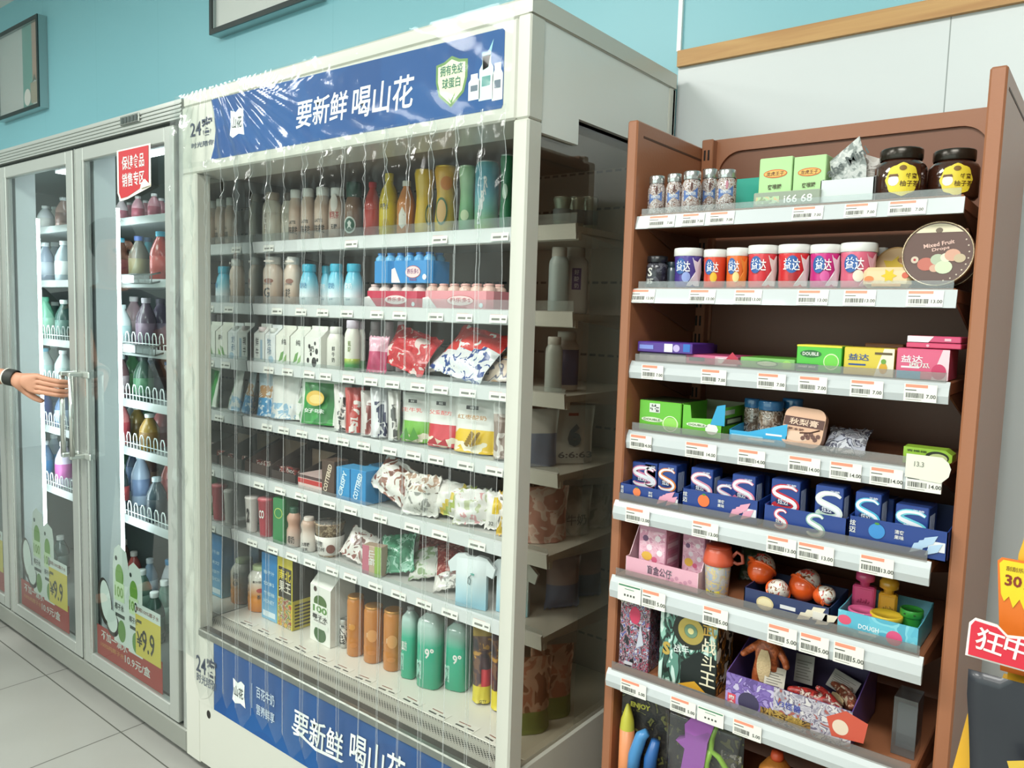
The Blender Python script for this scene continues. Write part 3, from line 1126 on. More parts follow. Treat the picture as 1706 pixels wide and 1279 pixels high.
for x0, x1 in ((-.60, -.33), (-1.27, -1.0)):
    fb().box(x0, x1, .16, .20, 1.917, 1.925, glow('#f2fbff', 9)).build('top_lamp', fridge)
FSH = [1.70, 1.478, 1.232, 1.04, .86, .60]
FY = .175
WIRE = pm('#dfe6e6', .3)
for k, z in enumerate(FSH):
    m = fb().box(FX0 + .035, FX1 - .035, FY, .545, z - .012, z, pm('#8f9797', .4))
    s = m.build('shelf', fridge)
    fb().prism([(FY - .012, z - .016), (FY - .004, z + .012), (FY, z + .012), (FY - .006, z - .018)], FX0 + .035, FX1 - .035, pm('#a4aaa8', .35), 'x').build('price_rail', s)
    if k in (2, 3, 4, 5):
        for xs in ((-.87, -.42), (-1.62, -1.02)):
            m = fb()
            n = int((xs[1] - xs[0]) / .05)
            for i in range(n):
                x = xs[0] + i * .05
                m.tube([(x, FY - .002, z + .006), (x, FY - .004, z + .055), (x + .008, FY - .004, z + .068), (x + .018, FY - .004, z + .068), (x + .026, FY - .004, z + .055), (x + .026, FY - .002, z + .006)], .0022, WIRE, 6)
            m.tube([(xs[0], FY - .005, z + .03), (xs[1], FY - .005, z + .03)], .0018, WIRE, 6)
            m.build('wire_guard', s)

for k, xs in ((1, (-.83, -.46)), (2, (-.80, -.44))):                   # dark metal baskets clipped to two shelves
    z = FSH[k]
    m = fb()
    for dz in (.004, .034):
        m.tube([(xs[0], FY - .004, z + dz), (xs[0], FY - .035, z + dz - .008), (xs[1], FY - .035, z + dz - .008), (xs[1], FY - .004, z + dz)], .003, pm('#5a605e', .3, .6), 8)
    for i in range(9):
        x = xs[0] + (xs[1] - xs[0]) * i / 8
        m.tube([(x, FY - .035, z - .004), (x, FY - .035, z + .026)], .002, pm('#6a706e', .3, .6), 6)
    m.box(xs[0] + .01, xs[1] - .01, FY - .0375, FY - .0365, z - .002, z + .024, clear('#c9d0ce', .08, .06, .1))
    m.build('front_basket', fridge)

# ---------------------------------------------------------------- paper signs stuck on the doors
PW = pm('#d9dcd6', .5)


def advert(x0, x1, z0, label):
    """Coconut water advert: red foot band, two cut-out cartons, coconut halves, yellow price ticket."""
    t = thing('coconut_water_poster', label, 'poster', ((x0 + x1) / 2, .0125, z0), 0, 'coconut water posters on the fridge doors')
    w = x1 - x0
    m = MB().box(-w / 2, w / 2, -.0008, 0, 0, .108, pm('#a8322b', .5))
    m.text('不加一滴水', .034, PW, (-w * .22, -.0012, .080), wid=w * .42, bold=.015)
    m.text('100%纯椰子水', .018, pm('#c98a4a'), (-w * .25, -.0012, .044), wid=w * .38)
    m.text('买两盒', .016, PW, (w * .10, -.0012, .088), wid=w * .15)
    m.text('10.9元/盒', .034, PW, (w * .14, -.0012, .044), wid=w * .38)
    m.build('red_band', t)
    m = MB()
    for cx, zb, sc in ((-w * .10, .085, .86), (w * .12, .078, .78)):
        pts = [(-.062, 0), (.062, 0), (.066, .33), (.05, .385), (-.01, .405), (-.05, .38), (-.066, .31)]
        m.poly([(a * sc, b * sc) for a, b in pts], PW, (cx, -.001 - .0008 * (cx > 0), zb))
        y = -.0014 - .0008 * (cx > 0)
        m.disc(.034 * sc, pm('#6f9a3c', .5), (cx - .008, y, zb + .275 * sc), ry=.05 * sc)
        m.box(cx - .05 * sc, cx + .03 * sc, y - .0006, y, zb + .175 * sc, zb + .25 * sc, pm('#cfe0b4', .5))
        m.text('100', .045 * sc, pm('#7da048'), (cx - .01, y - .0012, zb + .213 * sc), wid=.07 * sc)
        m.text('椰子水', .028 * sc, pm('#26332c'), (cx - .01, y - .0012, zb + .15 * sc), wid=.075 * sc, bold=.02)
        m.box(cx - .045 * sc, cx + .03 * sc, y - .0006, y, zb + .108 * sc, zb + .122 * sc, pm('#26332c'))
        m.disc(.032 * sc, pm('#5f8a3a', .5), (cx + .004, y, zb + .055 * sc), ry=.045 * sc)
        m.disc(.010 * sc, pm('#2a302c'), (cx - .035 * sc, y, zb + .345 * sc))
    m.build('carton_print', t)
    m = MB()
    m.disc(.055, pm('#3c332d', .6), (-w * .36, -.0008, .205), ux=(.92, 0, .2), uy=(-.2, 0, .98), ry=.085)
    m.disc(.042, pm('#e9ebe6', .6), (-w * .345, -.0012, .21), ux=(.92, 0, .2), uy=(-.2, 0, .98), ry=.072)
    m.disc(.05, pm('#3c332d', .6), (-w * .24, -.0010, .140), ry=.045)
    m.disc(.04, pm('#dfe2dc', .6), (-w * .245, -.0014, .150), ry=.04)
    m.build('coconut_print', t)
    m = MB().box(w * .13, w * .49, -.0032, -.0026, .085, .225, pm('#d9c04a', .5))
    m.box(w * .12, w * .49, -.0034, -.0028, .225, .263, PW)
    m.text('鲜榨100%椰子水', .016, pm('#8a5a50'), (w * .305, -.0038, .244), wid=w * .33)
    m.text('¥', .05, pm('#23231c'), (w * .19, -.0038, .142), bold=.015)
    m.text('9.9', .075, pm('#23231c'), (w * .315, -.0038, .145), wid=w * .18, bold=.015)
    m.box(w * .15, w * .22, -.0036, -.003, .198, .208, pm('#55502c'))
    m.build('price_ticket', t)
    return t


advert(-.625, -.165, .158, 'coconut water poster with yellow ticket on the fridge door beside the white chiller')
advert(-1.315, -.86, .158, 'coconut water poster with yellow 9.9 ticket on the fridge door the hand is opening')
advert(-1.99, -1.50, .158, 'coconut water poster cut by the left edge on the third fridge door')
p0, p1 = at('0', 198, 300, 0), at('0', 254, 280, 0)
cx, w = (p0.x + p1.x) / 2, p1.x - p0.x
zc = at('0', 226, 288, 0).z
m = MB()
h = .155
m.poly([(-w / 2, h * .15), (-w * .42, -h * .02), (-w * .2, 0), (w / 2, h * .18), (w / 2, h), (-w / 2, h)], pm('#e6dfd2', .5), (0, 0, 0))
m.poly([(-w * .44, h * .15), (-w * .38, h * .03), (-w * .18, h * .05), (w * .44, h * .26), (w * .45, h * .97), (-w * .44, h * .97)], pm('#b3242c', .5), (0, -.0012, 0))
m.poly([(w * .22, h * .16), (w * .52, h * .2), (w * .36, h * .34), (w * .26, h * .27)], pm('#ece3cc', .5), (0, -.004, 0))
m.text('保健食品', .042, PW, (0, -.002, h * .72), wid=w * .66, bold=.02)
m.text('销售专区', .042, PW, (0, -.002, h * .38), wid=w * .66, bold=.02)
m.build('red_sign', None, (cx, -.005, zc - h / 2), label='red sign with white characters and curled corner at the top of a fridge door', cat='sign')

# ---------------------------------------------------------------- drinks inside the fridge
PET = [(0, 0), (.86, 0), (1, .025), (1, .30), (.95, .34), (1, .38), (1, .56), (.93, .64), (.62, .79), (.40, .87), (.38, .905)]
CAPP = [(.45, .90), (.46, .985), (.42, 1), (0, 1)]
MILKB = [(0, 0), (.9, 0), (1, .03), (1, .66), (.95, .74), (.76, .815), (.70, .84)]
CAPM = [(.70, .838), (.78, .845), (.78, .978), (.72, 1), (0, 1)]


def bottle(name, label, cat, loc, r, h, body, cap, lab=None, group=None, prof=PET, capp=CAPP, sq=2.0, rz=0.0, deco=None, seg=20, lid='cap'):
    t = thing(name, label, cat, loc, rz, group)
    m = MB()
    m.sqn = sq
    m.lathe([(a * r, b * h) for a, b in prof], body, seg=seg, sq=sq)
    if lab:
        z0, z1, lm = lab
        k = 1.012
        m.lathe([(r * .99, z0 * h), (r * k, z0 * h + .0005), (r * k, z1 * h - .0005), (r * .99, z1 * h)], lm, seg=seg, sq=sq)
    if deco:
        deco(m, r * 1.02, h)
    m.build('bottle_body', t)
    if cap:
        MB().lathe([(a * r, b * h) for a, b in capp], cap, seg=seg).build(lid, t)
    return t


def fx(px, py, y):
    return at('0', px, py, y).x


SHN = ['first', 'second', 'third', 'fourth', 'fifth', 'sixth', 'bottom']
FROWS = [  # shelf z, door-one kinds, door-two kinds : (px, body, cap, label, height, radius)
    (1.70, [(203, '#e8d7dc', '#e9e9ee', '#c96a80', .085, .02), (216, '#c9788c', '#f0e6e8', '#b8586c', .085, .02), (230, '#d9a0ac', '#f2eeee', '#b8586c', .085, .02), (243, '#c77f8d', '#f2eeee', '#a84d60', .085, .02), (257, '#d0909c', '#f2eeee', '#a84d60', .085, .02), (269, '#c98592', '#f2eeee', '#a84d60', .085, .02)],
     [(76, '#dfe3e6', '#eef0ef', '#e8e9e4', .10, .03), (92, '#e6e8e2', '#e9ecec', '#d9dbd2', .11, .03), (106, '#9a7a70', '#cfd4d6', '#7a5a52', .12, .028)]),
    (1.478, [(201, '#3a2a26', '#39a9c4', '#5a2a30', .155, .036), (217, '#4a3a34', '#2a2a2c', '#4e4036', .16, .034), (232, '#58554a', '#3c5a9a', '#6e6a4c', .165, .034), (248, '#3f8a96', '#25405e', '#9fc8cc', .17, .034), (268, '#a8352f', '#36a6c6', '#b8463e', .175, .04)],
     [(76, '#8a97a8', '#d9dfe2', '#b9c4cf', .17, .032), (92, '#a9b5c2', '#dfe4e6', '#c9d3da', .18, .032), (107, '#97a5ad', '#dfe4e6', '#e3e7e8', .17, .032)]),
    (1.232, [(204, '#dfeaea', '#d9eaea', '#c2dfe0', .15, .03), (224, '#b99aa2', '#e6dfe2', '#cdb4ba', .19, .04), (244, '#4a3c48', '#9a9499', '#6a5666', .185, .034), (268, '#5c5064', '#4a4450', '#8d8298', .185, .04)],
     [(77, '#7cc4a4', '#5fae8e', '#9ad6b8', .18, .034), (93, '#5a7a74', '#dfe6e4', '#3e5e58', .16, .03), (108, '#3c5650', '#dfe6e4', '#5e7c74', .17, .032)]),
    (1.04, [(203, '#7a5a5c', '#dce4e6', '#b3a4a8', .15, .026), (222, '#4c8a52', '#3f7a48', '#6fae6a', .16, .034), (240, '#2f4a3a', '#23302a', '#3f6a4a', .165, .032), (262, '#20272e', '#1c2024', '#2f3a44', .15, .04)],
     [(77, '#c8d6d2', '#6fb6d0', '#bfe0da', .14, .03), (92, '#dfe6e2', '#e8eeee', '#c9d4ce', .15, .03), (107, '#b9c8c6', '#dfe6e6', '#9fb4b2', .14, .03)]),
    (.86, [(205, '#c87a7a', '#dfe6e4', '#b94e56', .15, .026), (230, '#8a7434', '#dfe2de', '#6e5a28', .125, .03), (250, '#94742c', '#dfe2de', '#7c5a20', .125, .032), (270, '#8f3a3c', '#c9b9b4', '#74282c', .14, .032)],
     [(77, '#33498c', '#cfd8e6', '#2a3f86', .14, .03), (93, '#7d93bc', '#e4e9f0', '#b9c8de', .14, .03), (108, '#556a8c', '#e4e9f0', '#9fb2cc', .138, .03)]),
    (.60, [(204, '#3a4648', '#c9d4d4', '#a34a4c', .17, .026), (236, '#aebfd4', '#cfdbe6', '#8298bc', .20, .038), (262, '#34444e', '#b9c6ce', '#22303a', .16, .036)],
     [(79, '#6e8fb4', '#dfe6ec', '#3f8ac6', .17, .03), (94, '#a9b8c6', '#e6ecee', '#3f9ad0', .18, .03), (110, '#c9bcd0', '#eceef0', '#b45a9a', .19, .038)]),
    (.125, [(216, '#4e6a5e', '#e3e8e4', '#3f7a5c', .20, .038), (238, '#5a7a6a', '#dfe6e2', '#7a9a88', .20, .038), (258, '#3f5a50', '#e3e8e4', '#2f5a48', .19, .036), (275, '#5f7f72', '#e3e8e4', '#8aa898', .20, .036)],
     [(84, '#5f7a72', '#d9e0dc', '#7f9a90', .18, .036), (104, '#4e6660', '#d9e0dc', '#6a8078', .18, .036)]),
]
for si, (z, a, b) in enumerate(FROWS):
    for di, row in enumerate((a, b)):
        for i, (px, bc, cc, lc, h, r) in enumerate(row):
            r, h = min(r * 1.1, .036), h * (1.1 if h < .16 else 1.04)
            Y = FY + .012 + max(r, .03) + (.075 if i % 2 else 0)
            py = {0: 350, 1: 440, 2: 560, 3: 680, 4: 790, 5: 900, 6: 1050}[si]
            where = ORD[i] + ' on ' + SHN[si] + (' shelf behind fridge door beside chiller' if di == 0 else ' shelf behind middle fridge door')
            where = where.replace('bottom shelf', 'fridge floor')
            bottle('drink_bottle', 'small drink bottle, ' + where, 'bottle', (fx(px, py, Y), Y, z + .001), r, h, pm(bc, .25, coat=.3), pm(cc, .4), (.2, .52, pm(lc, .35)),
                   group='drinks behind the fridge doors')

BACKROW = [('#8aa0b4', '#dfe6ea', '#b4c4d2'), ('#b4564e', '#e0d9d4', '#8f3a3a'), ('#5f8a6a', '#e3e8e4', '#93b89a'), ('#c9ced2', '#3f8ab8', '#9ab8cc'), ('#7a5a4a', '#d9d2c9', '#a98a70'), ('#4a5a7a', '#cfd6de', '#6a82ac')]
for si, z in enumerate(FSH + [.125]):
    for di, (xa, xb) in enumerate(((-1.02, -.50), (-1.66, -1.16))):
        for i in range(5):
            bc, cc, lc = BACKROW[(si * 2 + i * 3 + di) % 6]
            h = (.12, .155, .15, .145, .125, .19, .22)[si] * (.9 + .1 * ((i + si) % 2))
            nm = ORD[i] + ' in back row on ' + SHN[si] + (' shelf behind fridge door beside chiller' if di == 0 else ' shelf behind middle fridge door')
            nm = nm.replace('bottom shelf', 'fridge floor')
            bottle('drink_bottle', 'drink bottle ' + nm, 'bottle', (xa + (xb - xa) * i / 4 + .012 * (si % 2), .40 + .015 * (i % 2), z + .001), .032, h, pm(bc, .25, coat=.3), pm(cc, .4), (.2, .55, pm(lc, .35)), group='drinks behind the fridge doors')
# ================================================================ goods in the chiller
E_ = .0012                                                            # clearance above the shelf


def cb(k, x0, x1, yt, sh, name, label, cat, body, cap, lab=None, dy=.012, rz=.45, fat=1.0, **kw):
    """Round thing standing on chiller shelf sh, measured from view k."""
    z, yf = CS[sh]
    r = .03
    for _ in range(3):
        Y = yf + dy + r
        x, r, h = cyl(k, x0, x1, yt, Y, z)
    r *= fat
    off = r * (1.0 if kw.get('sq', 2.0) == 2.0 else 1.16)
    h = min(h, CTOPZ[sh])
    x = min(max(x, .040 + off), 1.226 - off)
    return bottle(name, label, cat, (x, yf + dy + off, z + E_), r, h, body, cap, lab, rz=rz, **kw)


CTOPZ = {1: .175, 2: .153, 3: .142, 4: .136, 5: .137, 6: .142, 7: .222}   # free height over each shelf
INKD = pm('#2f2c2a', .5)
CREAM = pm('#e8decb', .3, coat=.3)
LATTE = grad(['#c9a18c', '#d6b8a4', '#dcc3b0', '#d3b49f', '#dfc9b8'], 0, .13)
WCAP = pm('#e6e4de', .4)


def wr(s, f0, f1, m, ang=0.0, wk=1.2, bold=.02):
    """Decoration callback: lettering wrapped between two fractions of the height."""
    return lambda mb, r, h: mb.wrap(s, (f1 - f0) * h, m, r, (f0 + f1) / 2 * h, ang, wid=r * wk, bold=bold)


def stack(*fs):
    def go(mb, r, h):
        for f in fs:
            f(mb, r, h)
    return go


def spot(col, f, ru, rv, ang=0.0, off=1.004, n=18, du=0.0):
    """Decoration callback: an oval printed patch."""
    return lambda mb, r, h: mb.curved([(du * r + ru * r * math.cos(2 * math.pi * i / n), rv * h * math.sin(2 * math.pi * i / n)) for i in range(n)], pm(col, .4), r * off, f * h, ang)


CTOP = 'on the top chiller shelf'
# --- top shelf
cb('4', 372, 462, 250, 1, 'milk_tea_bottle', 'cream bottle with beige cap ' + CTOP + ', left of the other cream bottle', 'bottle', CREAM, pm('#b9a691', .4), (.1, .6, CREAM), prof=MILKB, capp=CAPM,
   sq=3, group='milk drinks on the top chiller shelf', deco=stack(*[wr(c, .50 - i * .1, .58 - i * .1, pm('#a08a70'), -.3, .3) for i, c in enumerate('原味奶茶')]))
cb('4', 455, 525, 245, 1, 'milk_tea_bottle', 'cream bottle with dark brown cap ' + CTOP + ', beside the white capped lattes', 'bottle', CREAM, pm('#6a5a4e', .4), (.1, .6, CREAM), dy=.03, prof=MILKB, capp=CAPM, sq=3,
   group='milk drinks on the top chiller shelf')
for i, (a, b, t_) in enumerate(((522, 592, 235), (584, 658, 228), (652, 735, 222))):
    cb('4', a, b, t_, 1, 'latte_bottle', 'white capped pinkish latte bottle ' + CTOP + ', ' + ('left one', 'middle one', 'right one')[i] + ' of three', 'bottle', LATTE, WCAP, None, prof=MILKB, capp=CAPM,
       group='white capped lattes on the top chiller shelf', deco=stack(wr('美味拿铁', .14, .30, INKD, -.1, 1.6), wr('LATTE', .34, .40, INKD, -.1, 1.1)))
cb('4', 725, 812, 226, 1, 'latte_bottle', 'white capped brown bottle with pale red lettered label ' + CTOP, 'bottle', grad(['#a97f6a', '#d9c4b6', '#c9aa97', '#8e6f5e'], 0, .15), WCAP, None, prof=MILKB, capp=CAPM,
   deco=stack(spot('#e6ddd4', .7, .46, .17, 0, 1.002), wr('鲜乳茶', .40, .54, pm('#b84a44'), 0, 1.2), wr('无糖', .2, .3, INKD, 0, .8)))
cb('4', 800, 905, 198, 1, 'coffee_bottle', 'glass coffee bottle with dark green cap and round green emblem ' + CTOP, 'bottle', pm('#8a6a56', .15, coat=.5), pm('#1f4a3c', .4), None,
   prof=[(0, 0), (.8, 0), (.9, .02), (.88, .45), (.9, .58), (.72, .70), (.66, .74)], capp=[(.74, .735), (.76, .96), (.7, 1), (0, 1)],
   deco=stack(spot('#dfe4dc', .24, .62, .15), spot('#1f5a44', .24, .5, .12, off=1.012), lambda m, r, h: m.curved([(.12 * r, .0), (.2 * r, .05 * h), (0, .09 * h), (-.2 * r, .05 * h), (-.12 * r, 0), (-.25 * r, -.06 * h), (.25 * r, -.06 * h)], pm('#e6ebe4'), r * 1.02, .23 * h)))
cb('4', 903, 992, 196, 1, 'juice_bottle', 'red juice bottle with red cap ' + CTOP, 'bottle', pm('#b93a30', .2, coat=.4), pm('#b3242c', .4), (.15, .5, pm('#c24038', .4)))
cb('4', 983, 1082, 152, 1, 'juice_bottle', 'bright yellow bottle with square yellow cap ' + CTOP, 'bottle', pm('#e0c21f', .25, coat=.3), pm('#e3c832', .4), (.12, .55, pm('#e2c724', .35)),
   prof=[(0, 0), (.9, 0), (1, .03), (1, .55), (.97, .62), (.75, .75), (.42, .84), (.4, .88)], capp=[(.46, .88), (.46, .99), (.42, 1), (0, 1)],
   deco=stack(wr('柠檬水', .42, .52, INKD, -.2, 1.0), spot('#c9a815', .2, .4, .08)))
cb('4', 1072, 1168, 190, 1, 'juice_bottle', 'orange drink bottle with white diamond label ' + CTOP, 'bottle', pm('#d2823a', .2, coat=.4), pm('#d9d4c8', .4), None,
   deco=stack(lambda m, r, h: m.curved([(0, .2 * h), (.42 * r, .06 * h), (.42 * r, -.12 * h), (0, -.2 * h), (-.42 * r, -.12 * h), (-.42 * r, .06 * h)], pm('#ece6da'), r * 1.006, .32 * h, -.1), wr('冰橙', .25, .38, pm('#8a4a6a'), -.1, .5)))
CANP = [(0, 0), (.78, 0), (.9, .03), (.93, .2), (.8, .45), (.78, .6), (.95, .85), (1, .93), (.92, .965)]
CANC = [(.92, .962), (.95, .972), (.93, .985), (.8, .985), (.78, .975), (0, .975)]
cb('4', 1160, 1268, 130, 1, 'mango_juice_can', 'plain waisted yellow can ' + CTOP + ', left of the orange fruit can', 'can', pm('#ddb622', .3, coat=.3), pm('#c9a93a', .3, .6), None, prof=CANP, capp=CANC, lid='rim',
   group='yellow fruit cans on the top chiller shelf', deco=stack(spot('#2f5a3c', .30, .35, .16, .75), spot('#c9b04a', .30, .26, .12, .75, 1.01)))
cb('4', 1262, 1385, 112, 1, 'orange_juice_can', 'yellow can with orange slice and dark green ring ' + CTOP, 'can', grad(['#dcb52a', '#e0bc2c', '#dfa52e', '#dcae2a'], 0, .19, .3), pm('#c9a93a', .3, .6), None, prof=CANP, capp=CANC, lid='rim',
   group='yellow fruit cans on the top chiller shelf', deco=stack(spot('#3a6a3a', .32, .52, .2, -.1), spot('#dcae6a', .32, .42, .165, -.1, 1.01), wr('果粒', .26, .4, pm('#4a7a4a'), -.1, .6), spot('#d9822a', .72, .5, .1, .3)))
cb('4', 1385, 1475, 110, 1, 'green_drink_can', 'pale green tall can ' + CTOP + ' beside the blue script can', 'can', grad(['#5f9a6a', '#7fb884', '#a9cfa0', '#8abf8c'], 0, .19), pm('#a9c9a4', .35, .4), None, prof=CANP, capp=CANC, lid='rim', deco=spot('#cfe0b4', .25, .5, .08))
cb('4', 1468, 1598, 88, 1, 'soda_can', 'light blue and green can with slanted white lettering ' + CTOP, 'can', grad(['#a9c86a', '#7fc0b0', '#6fb6d0', '#5aa8b8', '#6ab88a'], 0, .2, .3), pm('#b9c4c4', .3, .7), None, fat=.94, lid='rim',
   prof=[(0, 0), (.84, 0), (1, .05), (1, .9), (.86, .965)], capp=[(.86, .963), (.88, .98), (.84, .985), (.7, .975), (0, .975)],
   deco=lambda m, r, h: [m.wrap(c, .16 * h, pm('#eef2f2'), r * 1.004, (.18 + i * .10) * h, -.45 + i * .12, wid=.32 * r, bold=.03) for i, c in enumerate('ZUMBAR')])
cb('4', 1596, 1665, 45, 1, 'green_drink_can', 'dark green tall can ' + CTOP + ' against the right post', 'can', pm('#2f7a52', .3, coat=.3), pm('#a9b9b0', .3, .6), None, prof=CANP, capp=CANC, lid='rim', deco=spot('#bfd9c4', .5, .4, .1))
# cans seen through the side glass
for i, (a, b, t_, c) in enumerate(((85, 112, 272, '#8a9a90'), (118, 196, 262, '#a9b4aa'), (222, 282, 258, '#9aa69c'))):
    z, yf = CS[1]
    p = at('p', (a + b) / 2, t_, 1.165, 0)
    r = .5 * (b - a) / 4.126 * dep(p) / FPX
    bottle('silver_can', 'silver topped can ' + CTOP + ' seen through the side glass, ' + ('front', 'middle', 'back')[i] + ' one', 'can', (1.165 - r * .2, yf + .036 + .056 * i, z + E_), min(.024, max(r, .02)), p.z - z, pm(c, .3, .4), pm('#c9cfcc', .25, .8), (.2, .6, pm('#6a7a82', .4)),
           prof=CANP, capp=CANC, lid='rim', group='cans behind the side glass')

# --- second shelf
C2 = 'on the second chiller shelf'
for i, (a, b, t_, dy, extra) in enumerate(((358, 452, 574, .012, 'front one with big letter'), (450, 518, 580, .03, 'middle one'), (498, 578, 574, .012, 'right one beside blue caps'))):
    cb('4', a, b, t_, 2, 'latte_bottle', 'white capped beige latte bottle ' + C2 + ', ' + extra, 'bottle', grad(['#9a7a66', '#c9b29e', '#d6c6b6', '#bfa892'], 0, .14), WCAP, None, dy=dy, prof=MILKB, capp=CAPM, sq=2.6,
       group='beige lattes on the second chiller shelf', deco=stack(wr('G' if i == 0 else '拿铁', .16, .36, INKD, -.2, .7), spot('#8a5a4a', .5, .52, .05), spot('#e4d9cc', .9, .60, .025), wr('COFFEE', .42, .46, INKD, -.1, .9)))
YB = [(0, 0), (.88, 0), (.97, .03), (1, .25), (.96, .5), (.8, .7), (.64, .79), (.62, .82)]
YC = [(.70, .82), (.72, .965), (.66, 1), (0, 1)]
for i, (a, b, t_, dy, w_) in enumerate(((576, 674, 612, .012, 'left front one'), (672, 745, 620, .06, 'half hidden back one'), (718, 808, 610, .012, 'middle front one'), (802, 902, 610, .012, 'right front one'))):
    cb('4', a, b, t_, 2, 'yogurt_bottle', 'white and sky blue yogurt bottle ' + C2 + ', ' + w_, 'bottle', grad(['#dfe6ea', '#dfe8ec', '#8fcfe0', '#3fb0cf', '#4db8d4'], 0, .13), pm('#2fa3c0', .35), None, dy=dy, prof=YB, capp=YC,
       group='blue capped yogurt bottles', deco=stack(wr('酸奶', .42, .56, pm('#eef4f6') if i % 2 else pm('#4a88b0'), -.2, .8), wr('LIVE', .16, .2, pm('#7a98a8'), -.2, .5)))


def multipack(k, x0, x1, yt, sh, z0, label, film, bot, cap, oval, ink, n=5, rows=2, yoff=.012, group=None):
    z, yf = CS[sh]
    Y = yf + yoff
    X0, X1, h = rect(k, x0, x1, yt, Y, z + z0)
    w = X1 - X0
    d = w / n * rows
    t = thing('yogurt_drink_multipack', label, 'multipack', ((X0 + X1) / 2, Y + d / 2, z + z0 + E_), 0, group)
    r = w / n / 2 * .97
    bm_, cm = pm(bot, .35, coat=.2), pm(cap, .4)
    for j in range(rows):
        for i in range(n):
            m = MB()
            m.lathe([(0, 0), (r * .9, 0), (r, h * .04), (r, h * .40), (r * .82, h * .5), (r * .82, h * .56), (r, h * .66), (r * .9, h * .82), (r * .55, h * .9), (r * .55, h * .93)], bm_, seg=14)
            m.lathe([(r * .62, h * .92), (r * .62, h * .985), (0, h)], cm, seg=14)
            m.build('small_bottle', t, (-w / 2 + (i + .5) * w / n, -d / 2 + (j + .5) * d / rows, .0004))
    m = MB()
    fm = pm(film, .25, coat=.5)
    a, b = w / 2 + .001, d / 2 + .001
    pts = [(-a, -b + r * .7), (-a + r * .7, -b), (a - r * .7, -b), (a, -b + r * .7), (a, b), (-a, b)]
    top = h * .72
    vs = [(x, y, 0.001) for x, y in pts] + [(x, y, top) for x, y in pts]
    m.add(vs, [(i, (i + 1) % 6, 6 + (i + 1) % 6, 6 + i) for i in range(6)], fm)
    if oval:
        cx = w * .08
        m.disc(w * .2, pm('#b84a50', .4), (cx, -b - .0006, h * .36), ry=h * .2)
        m.disc(w * .19, pm(oval, .4), (cx, -b - .001, h * .36), ry=h * .18)
        m.text('养乐多S', h * .17, pm(ink), (cx, -b - .0015, h * .38), wid=w * .3)
        m.text('Yakult', h * .08, pm(ink), (cx, -b - .0015, h * .12), wid=w * .2)
        m.poly([(-w * .49, h * .02), (-w * .25, h * .02), (-w * .40, h * .5), (-w * .49, h * .45)], pm('#e9dcdc', .3), (0, -b - .0005, 0))
        m.disc(h * .09, pm('#e4ebf0', .4), (w * .38, -b - .001, h * .2))
    m.build('shrink_film', t)
    return t


multipack('4', 905, 1192, 712, 2, 0, 'red film pack of yogurt drinks ' + C2 + ' under the blue packs', '#c22b4a', '#e0c9c4', '#d9b8b4', '#ecd6d6', '#b3283c', group='yogurt drink packs')
multipack('4', 1200, 1545, 708, 2, 0, 'pale pink film pack of small yogurt drinks ' + C2, '#dc8a92', '#e2bcae', '#d9a49c', '#e9c9c8', '#b3384c', n=6, group='yogurt drink packs')
zz = CS[2][0]
hh = rect('4', 905, 1192, 712, CS[2][1] + .012, zz)[2] + .002
multipack('4', 945, 1040, 552, 2, hh, 'narrow blue pack of yogurt drinks on the red pack, left one', '#2f86c4', '#5aa8d6', '#2f7cc0', None, '#fff', n=2, group='yogurt drink packs')
multipack('4', 1044, 1238, 548, 2, hh, 'blue pack with pink oval label lying on the red yogurt pack', '#2a84c6', '#4a9cd0', '#1f6fb8', '#ecd2d2', '#8a4a7a', n=4, group='yogurt drink packs')
JUG = [(0, 0), (.9, 0), (1, .025), (1, .72), (.95, .79), (.76, .84), (.72, .86)]
JUGC = [(.72, .855), (.80, .86), (.80, .985), (.76, 1), (0, 1)]
for i, (a, b, t_, c) in enumerate(((152, 285, 660, '#b9cdd6'), (262, 446, 646, '#cfd3d8'))):
    z, yf = CS[2]
    X = 1.15
    p = at('p', (a + b) / 2, t_, X, 0)
    r = .5 * (b - a) / 4.126 * dep(p) / FPX
    bottle('milk_jug', ('tall bluish white bottle in front of the purple labelled one' if i == 0 else 'tall white bottle with purple label') + ', seen through the side glass', 'bottle', (X, max(p.y, yf + .052), z + E_), min(r, .041), min(p.z - z, .152), pm(c, .35, coat=.2), pm('#d9dbdc', .4), None, prof=JUG, capp=JUGC, sq=3.2, rz=.95,
           group='tall bottles behind the side glass', deco=(lambda m, r, h: (m.curved([(-.34 * r, -.16 * h), (.34 * r, -.16 * h), (.34 * r, .16 * h), (-.34 * r, .16 * h)], pm('#5f5a94'), r * 1.0, .52 * h, -.15), [m.wrap(ch, .075 * h, pm('#dfe0ee'), r * 1.01, (.62 - q * .1) * h, -.15) for q, ch in enumerate('好酸奶')])) if i else None)

# --- third shelf: gable cartons, small bottles, sausage bags
C3 = 'on the third chiller shelf'


